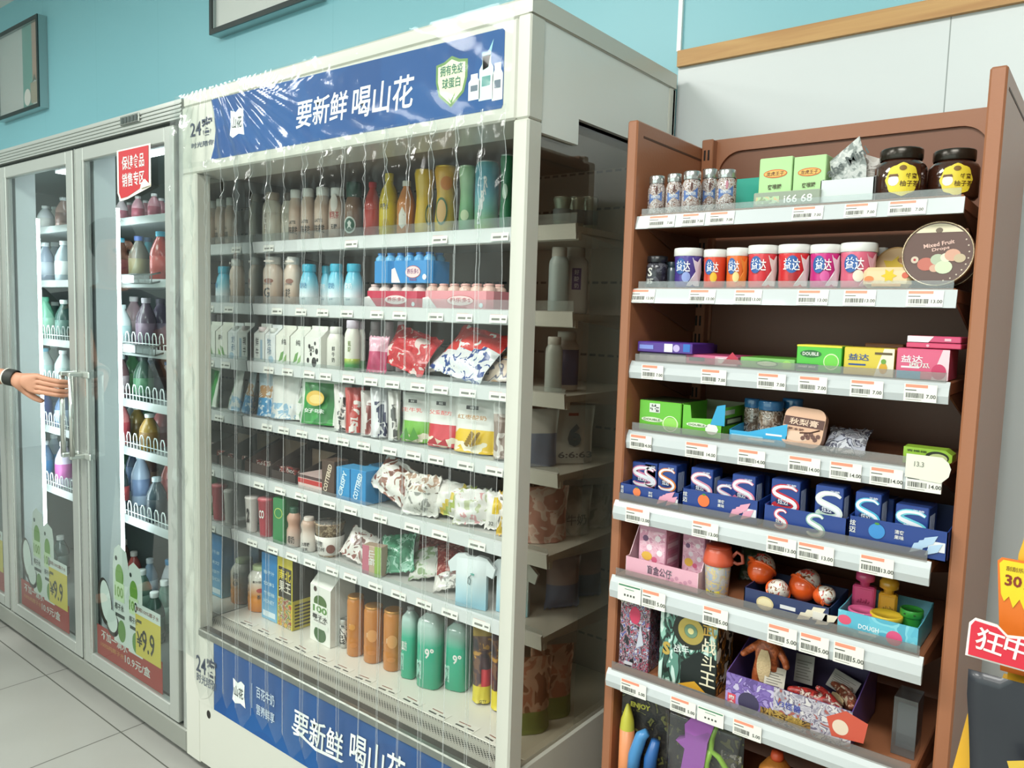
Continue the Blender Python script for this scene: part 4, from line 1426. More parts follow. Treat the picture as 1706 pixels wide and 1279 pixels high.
def gable(k, x0, x1, yt, sh, label, face, deco, cap='#dfe0da', d=.055, dy=.012, wk=1.0, group='white milk cartons', rz=0.0, name='milk_carton'):
    z, yf = CS[sh]
    Y = yf + dy
    X0, X1, h = rect(k, x0, x1, yt, Y, z)
    w, h = (X1 - X0) * wk, min(h, CTOPZ[sh])
    t = thing(name, label, 'carton', ((X0 + X1) / 2, Y + d / 2, z + E_), rz, group)
    fm = pm(face, .4, coat=.15)
    m = MB()
    b = h * .74
    a, e = w / 2, d / 2
    m.box(-a, a, -e, e, 0, b, fm)
    m.add([(-a, -e, b), (a, -e, b), (a, e, b), (-a, e, b), (-a * .98, -.002, h * .92), (a * .98, -.002, h * .92), (a * .98, .002, h * .92), (-a * .98, .002, h * .92)],
          [(0, 1, 5, 4), (2, 3, 7, 6), (1, 2, 6, 5), (3, 0, 4, 7)], fm)
    m.box(-a * .98, a * .98, -.002, .002, h * .92, h, fm)
    deco(m, w, b, -e - .0005)
    m.build('carton_body', t)
    if cap:
        MB().lathe([(0, 0), (w * .22, 0), (w * .22, .012), (w * .2, .014), (0, .014)], pm(cap, .4), (0, -e * .55, h * .80), seg=16).build('cap', t)
    return t


def dk(m, w, h, y):
    m.text('鲜', h * .3, INKD, (-w * .2, y, h * .72), wid=w * .3)
    m.text('牛', h * .3, INKD, (-w * .2, y, h * .36), wid=w * .3)
    m.box(w * .1, w * .3, y, y + .0004, h * .12, h * .8, pm('#9ab4c4', .4))


def dkb(m, w, h, y):
    m.text('牧', h * .26, pm('#5a7a92'), (-w * .1, y, h * .75), wid=w * .4)
    m.text('场', h * .26, pm('#5a7a92'), (-w * .1, y, h * .45), wid=w * .4)
    m.disc(w * .26, pm('#a8c4d4'), (w * .08, y, h * .16), ry=h * .12)


def dleaf(m, w, h, y):
    m.text('纯', h * .2, INKD, (w * .1, y, h * .8), wid=w * .35)
    m.poly([(-.3 * w, .1 * h), (.0, .2 * h), (.12 * w, .5 * h), (-.12 * w, .42 * h)], pm('#6f9a5a'), (0, y, 0))
    m.poly([(.0, .08 * h), (.28 * w, .18 * h), (.3 * w, .4 * h), (.1 * w, .25 * h)], pm('#8ab070'), (0, y - .0002, 0))


def dcow(m, w, h, y):
    for u, v, a in ((-.2, .7, .07), (.15, .8, .06), (.25, .55, .09), (-.1, .45, .06), (-.28, .25, .08), (.1, .2, .15), (.3, .28, .06)):
        m.disc(w * a, INKD, (u * w, y, v * h), ry=w * a * 1.3, n=12)
    m.text('奶', h * .2, INKD, (-w * .05, y - .0003, h * .62), wid=w * .3)


for (a, b, t_, dec, fc, lb, cp, gr) in ((345, 398, 912, dk, '#dcded8', 'white milk carton with black lettering', '#d9c9c9', 'c'), (402, 452, 918, dkb, '#dde1e0', 'white milk carton with blue lettering', '#dfe0da', 'c'), (456, 524, 922, dleaf, '#e0e0d4', 'cream carton with green leaves, left one', None, 'l'),
                                     (530, 596, 926, dleaf, '#dfe1d6', 'cream carton with green leaves, right one', None, 'l'), (602, 684, 925, dcow, '#e2e2da', 'white carton with black cow spots', None, 'c')):
    gable('4', a, b, t_, 3, lb + ' ' + C3, fc, dec, cp)
cb('4', 684, 722, 930, 3, 'milk_bottle', 'slim white milk bottle ' + C3 + ' just right of the cow carton', 'bottle', pm('#d9d6cc', .35), WCAP, None, prof=MILKB, capp=CAPM, dy=.03)
cb('4', 716, 798, 928, 3, 'milk_bottle', 'square shouldered white bottle with vertical lettering ' + C3, 'bottle', pm('#dad8ce', .35), WCAP, None, prof=MILKB, capp=CAPM, sq=3.5, deco=stack(*[wr(c, .44 - i * .13, .55 - i * .13, INKD, .1, .4) for i, c in enumerate('鲜牛奶')]))
cb('4', 806, 886, 894, 3, 'yogurt_bottle', 'white bottle with green and yellow foot ' + C3, 'bottle', pm('#dfdfd2', .35), pm('#d3c9d6', .4), (.03, .26, grad(['#2f7a3c', '#3f8a44', '#b8bf3a'], 0, .04)), prof=MILKB, capp=CAPM, deco=stack(*[wr(c, .5 - i * .11, .6 - i * .11, pm('#7a8a4a'), 0, .4) for i, c in enumerate('甄酸')]))
cb('4', 868, 912, 900, 3, 'yogurt_bottle', 'slim white bottle with green foot half hidden ' + C3, 'bottle', pm('#d9d9ce', .35), pm('#cfc6cf', .4), (.03, .22, pm('#4a8a4a')), prof=MILKB, capp=CAPM, dy=.05)
for i, (a, b) in enumerate(((930, 992), (1000, 1062), (1066, 1130))):
    cb('4', a, b, 902, 3, 'yogurt_bottle', 'pale pink capped bottle behind the sausage bags ' + C3 + ', ' + ('left', 'middle', 'right')[i] + ' one', 'bottle', pm('#dcc9cc', .35), pm('#e0cfd4', .4), (.35, .6, pm('#d9a9b4')), prof=MILKB, capp=CAPM, dy=.14,
       group='pink capped bottles behind the bags')


def bag(k, x0, x1, yt, sh, name, label, cat, zone, T=.03, dy=.03, lean=0.5, roll=0.0, yaw=0.3, wr_=.005, seed=0.0, kind='pillow', deco=None, group=None, hk=1.0, zs=None, dz=0.0, wk=1.0, shape=None):
    """Soft bag resting on a shelf, its front fitted to the measured box; lean tips it back, roll turns it in its own plane."""
    z, yf = (CS[sh] if zs is None else zs)
    Y = yf + dy
    X0, X1, h = rect(k, x0, x1, yt, Y, z)
    w = (X1 - X0) * wk
    H = h * hk / max(.25, math.cos(lean))
    m = MB()
    m.pouch(w, H, T, zone, seed=seed, wr=wr_, kind=kind, shape=shape)
    if deco:
        deco(m, w, H, -T / 2 - .004)
    M_ = Matrix.Rotation(yaw, 4, 'Z') @ Matrix.Rotation(-lean, 4, 'X') @ Matrix.Rotation(roll, 4, 'Y')
    m.v = [tuple(M_ @ Vector(p)) for p in m.v]
    lo, hi = min(p[2] for p in m.v), max(p[2] for p in m.v)
    back = min(p[1] for p in m.v)
    top = CTOPZ[sh] if zs is None else GTOPZ[sh]
    kz = min(1.0, top / (hi - lo))
    ky = min(1.0, .30 / (max(p[1] for p in m.v) - back))
    m.v = [(p[0], (p[1] - back) * ky, (p[2] - lo) * kz) for p in m.v]
    xc = (X0 + X1) / 2
    if zs is None:
        xc = min(max(xc, .040 - min(p[0] for p in m.v)), 1.226 - max(p[0] for p in m.v))
    return m.build(name, None, (xc, Y, z + E_ + dz), label=label, cat=cat, group=group)


WB = pm('#dcd9d2', .3, coat=.4)
RB_ = busy(['#d9c6c0', '#c2323a', '#c93c40', '#b3282e', '#c2323a'], 36, .3, 1.0)
bag('4', 908, 988, 985, 3, 'snack_bag', 'pink bag of snacks standing at the left of the red sausage bag', 'bag', lambda u, v, s: pm('#b83a64', .3, coat=.4) if v < .6 else pm('#d9a9b9', .3, coat=.4), .03, lean=.15, seed=2, group='frozen snack bags')
bag('4', 962, 1195, 985, 3, 'snack_bag', 'crumpled red bag with white patches ' + C3, 'bag', lambda u, v, s: RB_, .05, lean=.5, roll=.25, yaw=.1, seed=3, wr_=.009, group='frozen snack bags', dy=.05)
bag('4', 1050, 1235, 1045, 3, 'snack_bag', 'crumpled white bag with black print lying ' + C3, 'bag', lambda u, v, s: busy(['#d6d6ce', '#d9d9d2', '#cfd2cc', '#8a938c'], 22, .3, 5.0), .03, lean=1.0, roll=-.3, yaw=.2, seed=4, wr_=.007, group='frozen snack bags', dy=.02)
bag('4', 1215, 1490, 955, 3, 'snack_bag', 'red, white and blue bag propped up ' + C3, 'bag', lambda u, v, s: busy(['#c93a34', '#c23430', '#c93a34', '#c93a34', '#dcdcd8'], 30, .3, 7.0) if v > .52 + .15 * u else busy(['#26407e', '#2f4a8a', '#d9dad9', '#dcdcdc', '#d2d6da', '#d9dad9'], 44, .3, 6.0), .05, lean=.62, roll=.25, yaw=.1, seed=5, wr_=.008, group='frozen snack bags', dy=.02, hk=1.1)
bag('4', 1420, 1600, 1085, 3, 'snack_bag', 'beige and white printed bag lying ' + C3 + ' against the right post', 'bag', lambda u, v, s: busy(['#c9a27a', '#d6b894', '#dcd6cc', '#6a6a7a', '#d9c8b4'], 24, .35, 8.0), .035, lean=.9, roll=-.15, yaw=.1, seed=6, wr_=.008, group='frozen snack bags', dy=.02)
for i, (a, b, t_, X, c, lc) in enumerate(((60, 175, 88, 1.16, '#b9c4c6', '#8a9aa4'), (228, 385, 52, 1.15, '#c9c4c2', '#4a5a86'))):
    z, yf = CS[3]
    p = at('q', (a + b) / 2, t_, X, 0)
    r = .5 * (b - a) / 3.997 * dep(p) / FPX
    bottle('milk_jug', ('short grey white jar' if i == 0 else 'tall pale blue labelled bottle') + ' ' + C3 + ' behind the side glass', 'bottle', (X, max(p.y, yf + .05) + .02 * i, z + E_), min(r, .034), min(p.z - z, .14), pm(c, .35), pm('#d0d2d2', .4), (.1, .7, pm(lc, .4)) if i else None, prof=JUG, capp=JUGC, sq=3, rz=.9,
           group='tall bottles behind the side glass')

# --- fourth shelf: stand-up pouches
C4 = 'on the fourth chiller shelf'


def zones(*zs):
    """zone callback from (upper limit of v, material)."""
    def f(u, v, s):
        for lim, m in zs:
            if v <= lim:
                return m
        return zs[-1][1]
    return f


PWH = pm('#dcdcd6', .3, coat=.35)
bag('5', 328, 412, 66, 4, 'yogurt_pouch', 'white pouch with blue scribbled foot and brown bear patch ' + C4, 'pouch', zones((.45, busy(['#3f86b8', '#4a94c4', '#cfdde4'], 45, .3, 2.0)), (.7, busy(['#d2d6d4', '#b58a5a', '#d9dbd8'], 30, .3, 3.0)), (1, pm('#b9cdd6', .3, coat=.35))), .04, lean=.12, yaw=.35, kind='stand', seed=1, group='stand-up pouches')
bag('5', 408, 512, 84, 4, 'yogurt_pouch', 'plain white pouch with small blue marks ' + C4, 'pouch', zones((.35, busy(['#d6d8d6', '#d9dcda', '#8fb4cc'], 40, .3, 4.0)), (1, PWH)), .04, lean=.12, yaw=.35, kind='stand', seed=2, group='stand-up pouches')
bag('5', 508, 575, 95, 4, 'yogurt_pouch', 'white pouch with green lettering half behind the green one ' + C4, 'pouch', zones((1, busy(['#d9dad4', '#dcdcd6', '#c9d2c4', '#7a9a7a'], 40, .3, 6.0))), .035, lean=.12, yaw=.3, kind='stand', seed=3, dy=.05, group='stand-up pouches')


def dgreen(m, w, h, y):
    m.disc(w * .22, pm('#d9b24a'), (0, y - .004, h * .58), ry=h * .17)
    m.disc(w * .17, pm('#e2c878'), (0.004, y - .0045, h * .56), ry=h * .1)
    m.text('好味', h * .1, PWH, (0, y - .004, h * .3), wid=w * .5)


bag('5', 552, 705, 112, 4, 'yogurt_pouch', 'green pouch with golden round picture and pale border ' + C4, 'pouch', lambda u, v, s: pm('#dbe2d4', .3, coat=.35) if (abs(u) > .82 or v > .93) else busy(['#2f8a3c', '#3f9a48', '#2a7a36'], 9, .3, 2.0), .04, lean=.14, yaw=.3, kind='stand', seed=4, deco=dgreen, group='stand-up pouches')
for i, (a, b, t_, c1, c2, lb) in enumerate(((722, 795, 132, '#3a3a38', '#d6d2cc', 'white pouch with black edge seen side-on'), (782, 862, 150, '#d6cfc9', '#b8443e', 'white pouch with red stripe seen side-on'), (862, 925, 165, '#8a4a44', '#c9c2bd', 'dark red pouch seen side-on'), (905, 995, 150, '#2f3352', '#d0d0d2', 'navy and white pouch seen side-on'), (1000, 1056, 165, '#5a5a58', '#cfcdc8', 'grey white pouch seen side-on'))):
    bag('5', a, b, t_, 4, 'yogurt_pouch', lb + ' ' + C4, 'pouch', (lambda q1, q2, sd: (lambda u, v, s: q1 if abs(u + .2 * math.sin(sd + v * 5)) < .42 and v < .7 else q2))(busy([c1, c1, c2, c1], 28, .3, i + 1.0), pm(c2, .3, coat=.4), i * 1.3), .05, lean=.1, yaw=.9, kind='stand', seed=7 + i, wk=.8, wr_=.006, dy=.02, group='stand-up pouches')


def dpouch(ink, word, art):
    def f(m, w, h, y):
        m.box(-w * .14, w * .12, y, y + .0004, h * .80, h * .87, INKD)
        m.text('简爱', h * .045, PWH, (-w * .01, y - .0006, h * .835))
        m.text(word, h * .085, pm(ink), (0, y - .001, h * .66), wid=w * .62)
        if art == 'wheat':
            for q in range(6):
                for s_ in (-1, 1):
                    m.disc(.0075, pm('#8a6a1e'), (s_ * .008 + q * .003, y - .008, h * (.16 + q * .042)), ux=(.8, 0, .5 * s_), uy=(-.4 * s_, 0, .9), ry=.004, n=10)
        elif art == 'leaf':
            m.poly([(-.3 * w, .08 * h), (-.1 * w, .3 * h), (0, .1 * h), (.12 * w, .32 * h), (.3 * w, .1 * h), (.1 * w, .04 * h)], pm('#4a8a2a'), (0, y - .008, 0))
        else:
            m.poly([(-.3 * w, .06 * h), (-.1 * w, .2 * h), (0, .06 * h), (.2 * w, .18 * h), (.3 * w, .04 * h)], pm('#a82a34'), (0, y - .008, 0))
    return f


for (a, b, t_, c, ink, word, art, lb) in ((1048, 1185, 178, '#6fae3c', '#c9564e', '生牛乳', 'leaf', 'green footed'), (1182, 1338, 188, '#c93e48', '#d0544e', '父爱配方', 'berry', 'red footed'), (1326, 1528, 208, '#dcb832', '#a8783a', '红枣酸奶', 'wheat', 'yellow footed wheat print')):
    bag('5', a, b, t_, 4, 'yogurt_pouch', lb + ' white stand-up pouch ' + C4, 'pouch', zones((.46, busy([c, c, c, '#e2dcc4'], 14, .3, 3.0)), (1, PWH)), .045, lean=.08, yaw=.22, kind='stand', seed=len(lb), deco=dpouch(ink, word, art), group='stand-up pouches', wr_=.003)
bag('5', 1535, 1625, 215, 4, 'yogurt_pouch', 'grey brown pouch seen side-on beside the yellow footed one ' + C4, 'pouch', zones((.8, busy(['#a89a90', '#8a7a70', '#c9c2b9'], 20, .3, 4.0)), (1, PWH)), .05, lean=.08, yaw=.8, kind='stand', seed=21, wk=.9, group='stand-up pouches')


def d6(m, w, h, y):
    m.text('6', h * .4, pm('#4e6672'), (0, y - .012, h * .5), bold=.05)
    m.text('6:6:63', h * .11, pm('#55606a'), (0, y - .02, h * .17), wid=w * .7)
    m.box(-w * .1, w * .1, y - .002, y - .001, h * .83, h * .88, pm('#8a3a3a'))


z, yf = CS[4]
m = MB()
m.pouch(.12, .134, .05, zones((1, pm('#d0d4d4', .35, coat=.3))), kind='stand', seed=4)
d6(m, .12, .134, -.016)
m.build('yogurt_pouch', None, (1.155, .325, z + E_), .95, label='large grey white pouch with numeral six seen through the side glass', cat='pouch', group='stand-up pouches')
m = MB().pouch(.10, .13, .045, zones((.6, pm('#7a8aa6', .4)), (1, pm('#c9ced0', .35))), kind='stand', seed=9)
m.build('yogurt_pouch', None, (1.125, .235, z + E_), .9, label='short blue footed pouch in front of the numeral pouch, behind the side glass', cat='pouch', group='stand-up pouches')

# --- fifth shelf: boxes and bags
C5 = 'on the fifth chiller shelf'


def carton(k, x0, x1, yt, sh, name, label, cat, mats, d=.06, dy=.012, rz=0.0, zs=None, deco=None, group=None, z0=0.0, wk=1.0, bev=.0012, hk=1.0):
    """Closed box whose front face fits the measured box; mats = (front and all, top or None)."""
    z, yf = (CS[sh] if zs is None else zs)
    Y = yf + dy
    X0, X1, h = rect(k, x0, x1, yt, Y, z + z0)
    w, h = (X1 - X0) * wk, h * hk
    xc = (X0 + X1) / 2
    if zs is None:
        h = min(h, CTOPZ[sh])
    else:
        xc = min(max(xc, SX0 + .007 + w / 2), 1.974 - w / 2)
        if sh:
            h = min(h, GTOPZ[sh] - z0)
    m = MB().box(-w / 2, w / 2, 0, d, 0, h, mats[0], bev)
    if len(mats) > 1 and mats[1]:
        m.box(-w / 2 + bev, w / 2 - bev, bev, d - bev, h, h + .0004, mats[1])
    if deco:
        deco(m, w, h, -.0006, d)
    return m.build(name, None, (xc, Y, z + z0 + E_), rz, label=label, cat=cat, group=group)


def tray(k, x0, x1, yt, sh, name, label, cat, mat, inner, d, dy=.012, zs=None, back=1.6, side=1.0, deco=None, group=None, rz=0.0):
    """Open display tray: low front, sides rising to the back."""
    z, yf = (CS[sh] if zs is None else zs)
    Y = yf + dy
    X0, X1, h = rect(k, x0, x1, yt, Y, z)
    X0 = max(X0, .042 if zs is None else SX0 + .003)
    w = X1 - X0
    t = .0016
    m = MB().box(-w / 2, w / 2, 0, t, 0, h, mat).box(-w / 2, w / 2, 0, d, 0, t, inner).box(-w / 2, w / 2, d - t, d, 0, h * back, inner)
    for a in (-w / 2, w / 2 - t):
        m.prism([(0, 0), (d, 0), (d, h * back), (d * .35, h * side), (0, h)], a, a + t, mat, 'x')
    if deco:
        deco(m, w, h, -.0006, d)
    return m.build(name, None, ((X0 + X1) / 2, Y, z + E_), rz, label=label, cat=cat, group=group), (X0, X1, Y, z + t + E_, h)


KRAFT = pm('#8a7562', .6)
tray('5', 245, 420, 520, 5, 'chocolate_tray', 'brown cardboard tray with tall back ' + C5 + ', left one', 'tray', pm('#4a3a34', .5), KRAFT, .14, dy=.03, back=2.6, side=1.6, group='chocolate trays')
tray('5', 432, 556, 570, 5, 'chocolate_tray', 'brown cardboard tray with tall back ' + C5 + ', right one', 'tray', pm('#3a2e2a', .5), KRAFT, .15, dy=.03, back=2.6, side=1.6, group='chocolate trays')
for i in range(4):
    z, yf = CS[5]
    m = MB().box(-.03, .03, 0, .012, 0, .032, busy(['#3a2a28', '#4a3028', '#8a2f2c', '#d9cfc4'], 60, .3, i * 1.0), .001)
    m.text('CHOC', .010, PWH, (0, -.0006, .02), wid=.04)
    m.build('chocolate_bar', None, (at('5', (285, 370, 465, 515)[i], 560, yf + .06).x, yf + .058 + .012 * (i % 2), z + .004), label='dark chocolate bar in the ' + ('left' if i < 2 else 'right') + ' brown tray, ' + ('left', 'right')[i % 2] + ' one', cat='chocolate bar', group='chocolate bars')
carton('5', 568, 690, 590, 5, 'snack_box', 'low box with red and white bands ' + C5, 'box', (pm('#d2b8b2', .4), None), .10, group='snack boxes', deco=lambda m, w, h, y, d: (m.box(-w / 2, w / 2, y, 0, h * .45, h * .75, pm('#b3302e')), m.box(-w / 2, w / 2, y, 0, h * .8, h, pm('#4a3230'))))


def diag(word, ink, n=None, sc=.2):
    def f(m, w, h, y, d):
        q = n or len(word)
        m.text(word, w * sc * 1.5, ink, (0, y - .0004, h * .52), (.30, 0, .954), (-.954, 0, .30), wid=h * .82, bold=.03)
    return f


carton('5', 688, 752, 512, 5, 'wafer_box', 'dark brown upright box with slanted cream lettering ' + C5, 'box', (pm('#4e3a30', .4), pm('#5a463a')), .05, deco=diag('COTTERED', pm('#dccbb4')), group='upright wafer boxes')
carton('5', 762, 830, 548, 5, 'wafer_box', 'bright blue upright box with slanted lettering ' + C5 + ', left one', 'box', (pm('#2f8ac0', .4), pm('#4a9ccc')), .06, deco=diag('CRISPY', pm('#cfe4ee')), group='upright wafer boxes')
carton('5', 834, 912, 560, 5, 'wafer_box', 'bright blue upright box with slanted lettering ' + C5 + ', right one', 'box', (pm('#2a84bc', .4), pm('#4a9ccc')), .075, deco=diag('COTTERED', pm('#d6e8f0')), group='upright wafer boxes')
carton('5', 925, 1020, 540, 5, 'wafer_box', 'blue box behind the crumpled brown bag ' + C5, 'box', (pm('#3592c8', .4), pm('#4a9ccc')), .05, dy=.09, group='upright wafer boxes')
BG = 'dessert bags on the fifth chiller shelf'
bag('5', 892, 1115, 595, 5, 'dessert_bag', 'crumpled brown and white bag ' + C5 + ' beside the blue boxes', 'bag', lambda u, v, s: busy(['#6a3a2e', '#8a5a48', '#d6d2cc', '#d9d6d0', '#d2cdc6'], 30, .3, 1.0), .05, lean=.45, roll=.45, yaw=.3, seed=11, wr_=.009, group=BG, dy=.015)
bag('5', 1080, 1232, 600, 5, 'dessert_bag', 'upright white bag with brown fur print and black line lettering ' + C5, 'bag', zones((.55, busy(['#d9d7d0', '#dcdad4', '#d2d0c8', '#8a8a84'], 40, .3, 2.0)), (1, busy(['#5a4a40', '#d6d2ca', '#d9d4cc', '#a88a74'], 40, .3, 2.5))), .05, lean=.15, yaw=.3, seed=12, wr_=.008, group=BG, dy=.012)
bag('5', 1205, 1372, 655, 5, 'dessert_bag', 'white pointed bag with green and yellow stripe ' + C5, 'bag', lambda u, v, s: pm('#9aa84a', .3, coat=.3) if abs(u - v + .2) < .16 else (pm('#d0b84a', .3, coat=.3) if abs(u - v + .5) < .1 else WB), .05, lean=.2, roll=.12, yaw=.3, seed=13, wr_=.009, group=BG)
bag('5', 1340, 1502, 690, 5, 'dessert_bag', 'white bag with pale pink fruit print ' + C5, 'bag', lambda u, v, s: busy(['#cf9a9c', '#dcdad6', '#dedcd8', '#dedcd8', '#b8bf9a'], 36, .3, 3.0), .05, lean=.25, roll=-.1, yaw=.3, seed=14, wr_=.009, group=BG)
bag('5', 1470, 1585, 700, 5, 'dessert_bag', 'white bag with bright yellow panel ' + C5, 'bag', lambda u, v, s: pm('#d9b82a', .3, coat=.3) if abs(u + .1) < .3 and .4 < v < .85 else WB, .045, lean=.15, yaw=.4, seed=15, wr_=.008, group=BG, deco=lambda m, w, h, y: m.text('32', h * .1, INKD, (-w * .1, y - .012, h * .2)))
bag('5', 1560, 1640, 690, 5, 'dessert_bag', 'yellow and grey bag beside the right post ' + C5, 'bag', lambda u, v, s: busy(['#c9a83a', '#b8982f', '#d2cdc4', '#6a665c'], 24, .3, 5.0), .04, lean=.1, yaw=.5, seed=16, wr_=.008, group=BG, dy=.03)
z, yf = CS[5]
for i, (X, Y, yaw, c) in enumerate(((1.15, .24, 1.0, ['#c9a9a0', '#d6c4bc', '#b88a80']), (1.16, .33, 1.05, ['#c2c6c4', '#b4babb', '#9aa29f']), (1.16, .42, 1.1, ['#a8aeac', '#bcc2c0', '#8a928f']))):
    m = MB().pouch(.115, .125 - .012 * i, .055, zones((1, busy(c, 24, .35, i + 1.0))), kind='stand', seed=30 + i, wr=.006)
    if i == 1:
        m.text('牛奶', .026, pm('#5a6266'), (0, -.034, .04))
    m.build('dessert_bag', None, (X, Y, z + E_), yaw, label=('pinkish', 'white lettered', 'grey')[i] + ' bag ' + C5 + ' seen through the side glass', cat='bag', group='bags behind the side glass')

# --- sixth shelf
C6 = 'on the sixth chiller shelf'
CUPB = [(0, 0), (.72, 0), (.76, .02), (1, .93), (1.05, .94), (1.05, .97), (1, .985)]
CUPC = [(1.0, .97), (1.0, 1.0), (0, 1.0)]


def cup(k, x0, x1, yt, label, body, lid, deco=None, dy=.012, sh=6, group='cups on the sixth chiller shelf', rz=.45):
    return cb(k, x0, x1, yt, sh, 'dessert_cup', label, 'cup', body, lid, None, dy=dy, prof=CUPB, capp=CUPC, lid='lid', deco=deco, group=group, rz=rz, fat=.95)


cup('5', 300, 372, 690, 'white cup with big black curl ' + C6, pm('#d9d3cd', .4), pm('#c9c4be', .3), wr('2', .3, .7, INKD, -.1, .5, .05))
cup('5', 366, 452, 698, 'red cup with white letters ' + C6, pm('#b3404c', .35), pm('#c9787c', .3), wr('CO', .5, .72, PWH, -.1, .7, .03))
carton('5', 446, 492, 704, 6, 'pudding_box', 'narrow dark green box with oval mark ' + C6, 'box', (pm('#2f7a44', .4), pm('#3a8a50')), .06, rz=.2, deco=lambda m, w, h, y, d: (m.disc(w * .35, pm('#b4c45a'), (0, y, h * .68)), m.disc(w * .3, pm('#2f7a44'), (0, y - .0004, h * .68))))
cb('5', 512, 586, 745, 6, 'milk_drink_bottle', 'squat pinkish bottle with dark green cap ' + C6, 'bottle', grad(['#c9bdb4', '#b58a74', '#c29a86'], 0, .13), pm('#1f4a34', .4), None, prof=[(0, 0), (.9, 0), (1, .04), (1, .42), (.8, .5), (.82, .6), (.98, .68), (.95, .76), (.6, .86)], capp=[(.62, .855), (.62, .98), (.56, 1), (0, 1)], deco=wr('椰奶', .1, .3, INKD, 0, 1.0))
cb('5', 582, 664, 795, 6, 'milk_drink_bottle', 'squat beige bottle with white lettered foot ' + C6, 'bottle', grad(['#d6d2cc', '#d0c6bc', '#b99a86', '#c4a693'], 0, .12), pm('#cfc4ba', .4), None, prof=[(0, 0), (.9, 0), (1, .04), (1, .48), (.85, .56), (.88, .66), (.98, .76), (.8, .88), (.6, .9)], capp=[(.62, .9), (.62, .99), (.56, 1), (0, 1)], deco=stack(wr('2%零糖', .18, .3, INKD, 0, 1.1), wr('豆乳', .04, .14, INKD, 0, .8)))
cup('5', 655, 812, 815, 'wide tub of granola with clear top and white label ' + C6, busy(['#8a7256', '#6a5440', '#a98f70', '#c9b496'], 90, .4, 2.0), clear('#eef0ec', .08, .05, .1), deco=lambda m, r, h: (m.lathe([(r * .77, h * .06), (r * 1.0, h * .62), (r * .99, h * .62)], pm('#d9d4cc', .4), seg=24), m.wrap('谷物', h * .17, INKD, r * .97, h * .42, -.5, bold=.03), m.wrap('酸奶杯', h * .13, INKD, r * .93, h * .25, -.4), m.curved([(.3 * r * math.cos(q * .5), .13 * h * math.sin(q * .5)) for q in range(13)], pm('#7a4a40'), r * .99, h * .28, .5)))
GW = 'packets on the sixth chiller shelf'
bag('5', 768, 888, 905, 6, 'snack_packet', 'white packet with brown oval picture leaning beside the granola tub ' + C6, 'packet', lambda u, v, s: busy(['#6a4a44', '#cfc9c2', '#d2ccc6', '#d6d1cb', '#8a5a52'], 34, .3, 7.0), .03, lean=.5, roll=.3, yaw=.3, seed=41, group=GW, wr_=.005)
carton('5', 905, 982, 945, 6, 'snack_box', 'upright pink and green striped box ' + C6, 'box', (pm('#b8a08a', .4), None), .03, rz=.25, deco=lambda m, w, h, y, d: (m.box(-w / 2, -w * .15, y, 0, 0, h, pm('#b86a7a')), m.box(w * .15, w / 2, y, 0, 0, h, pm('#8aa84a')), m.text('山楂', w * .34, PWH, (-w * .0, y - .0004, h * .6), (0, 0, -1), (1, 0, 0))), group='snack boxes')
bag('5', 972, 1105, 945, 6, 'snack_packet', 'green patterned packet ' + C6, 'packet', lambda u, v, s: busy(['#4a8a6a', '#3f7a5c', '#9ac4b0', '#5a9a7a'], 36, .3, 8.0), .035, lean=.55, roll=-.2, yaw=.35, seed=42, group=GW, wr_=.006)
MEAT = busy(['#b8837a', '#7a2f2c', '#8f3a36', '#6a2724', '#a3645c'], 46, .25, 3.0)
bag('5', 1062, 1325, 935, 6, 'snack_packet', 'large packet with red meat picture and white end, lying tilted ' + C6, 'packet', lambda u, v, s: MEAT if v > .45 and abs(u) < .8 else busy(['#d0cec6', '#d4d2cc', '#c9d0c2', '#8aa07a'], 40, .3, 4.0), .03, lean=.95, roll=-.45, yaw=.15, seed=43, group=GW, wr_=.005, hk=1.25, wk=.85)
bag('5', 1225, 1395, 1040, 6, 'snack_packet', 'smaller packet with dark red meat picture ' + C6 + ' beside the shirt pouch', 'packet', lambda u, v, s: MEAT if v > .3 and abs(u) < .85 else busy(['#c9c6be', '#cfccc6', '#8a8a84', '#6a4a44'], 40, .3, 6.0), .03, lean=.95, roll=-.5, yaw=.15, seed=44, group=GW, wr_=.005, hk=1.1, wk=.85)


def shirt(x, y, z, w, h, label, sd):
    """Pouch cut like a short sleeved shirt, standing on its hem."""
    out = [(-.36, 0), (.36, 0), (.36, .66), (.5, .62), (.56, .80), (.36, .97), (.16, 1.0), (.08, .965), (-.08, .965), (-.16, 1.0), (-.36, .97), (-.56, .80), (-.5, .62), (-.36, .66)]
    m = MB()
    SM = grad(['#8fc0d2', '#b4d0d8', '#d0d9da', '#d4dbdc'], 0, h)
    m.prism([(a * w, b * h) for a, b in out], -.006, .006, SM)
    for sgn in (-1, 1):
        vs, fs = [], []
        for j in range(9):
            for i in range(9):
                u, v = i / 4 - 1, j / 8
                vs.append((u * .35 * w, sgn * (.006 + .011 * (1 - u * u) * math.sin(math.pi * min(1, v * .95 + .02))), v * .92 * h))
        for j in range(8):
            for i in range(8):
                q = (j * 9 + i, j * 9 + i + 1, (j + 1) * 9 + i + 1, (j + 1) * 9 + i)
                fs.append(q)
        m.add(vs, fs, SM, True)
    ink = pm('#33504e', .5)
    m.tube([(.0, -.0185, .62 * h), (.05 * w, -.0185, .56 * h), (.03 * w, -.0185, .48 * h), (-.02 * w, -.0185, .50 * h), (-.01 * w, -.0185, .60 * h), (.06 * w, -.0185, .66 * h)], .0008, ink, 5)
    m.poly([(0, 0), (.05 * w, .02 * h), (.11 * w, -.005 * h), (.06 * w, -.03 * h)], pm('#3f9a8c'), (.03 * w, -.0182, .68 * h))
    m.build('shirt_shaped_pouch', None, (x, y, z + E_), .25, label=label, cat='pouch', group='shirt shaped pouches')


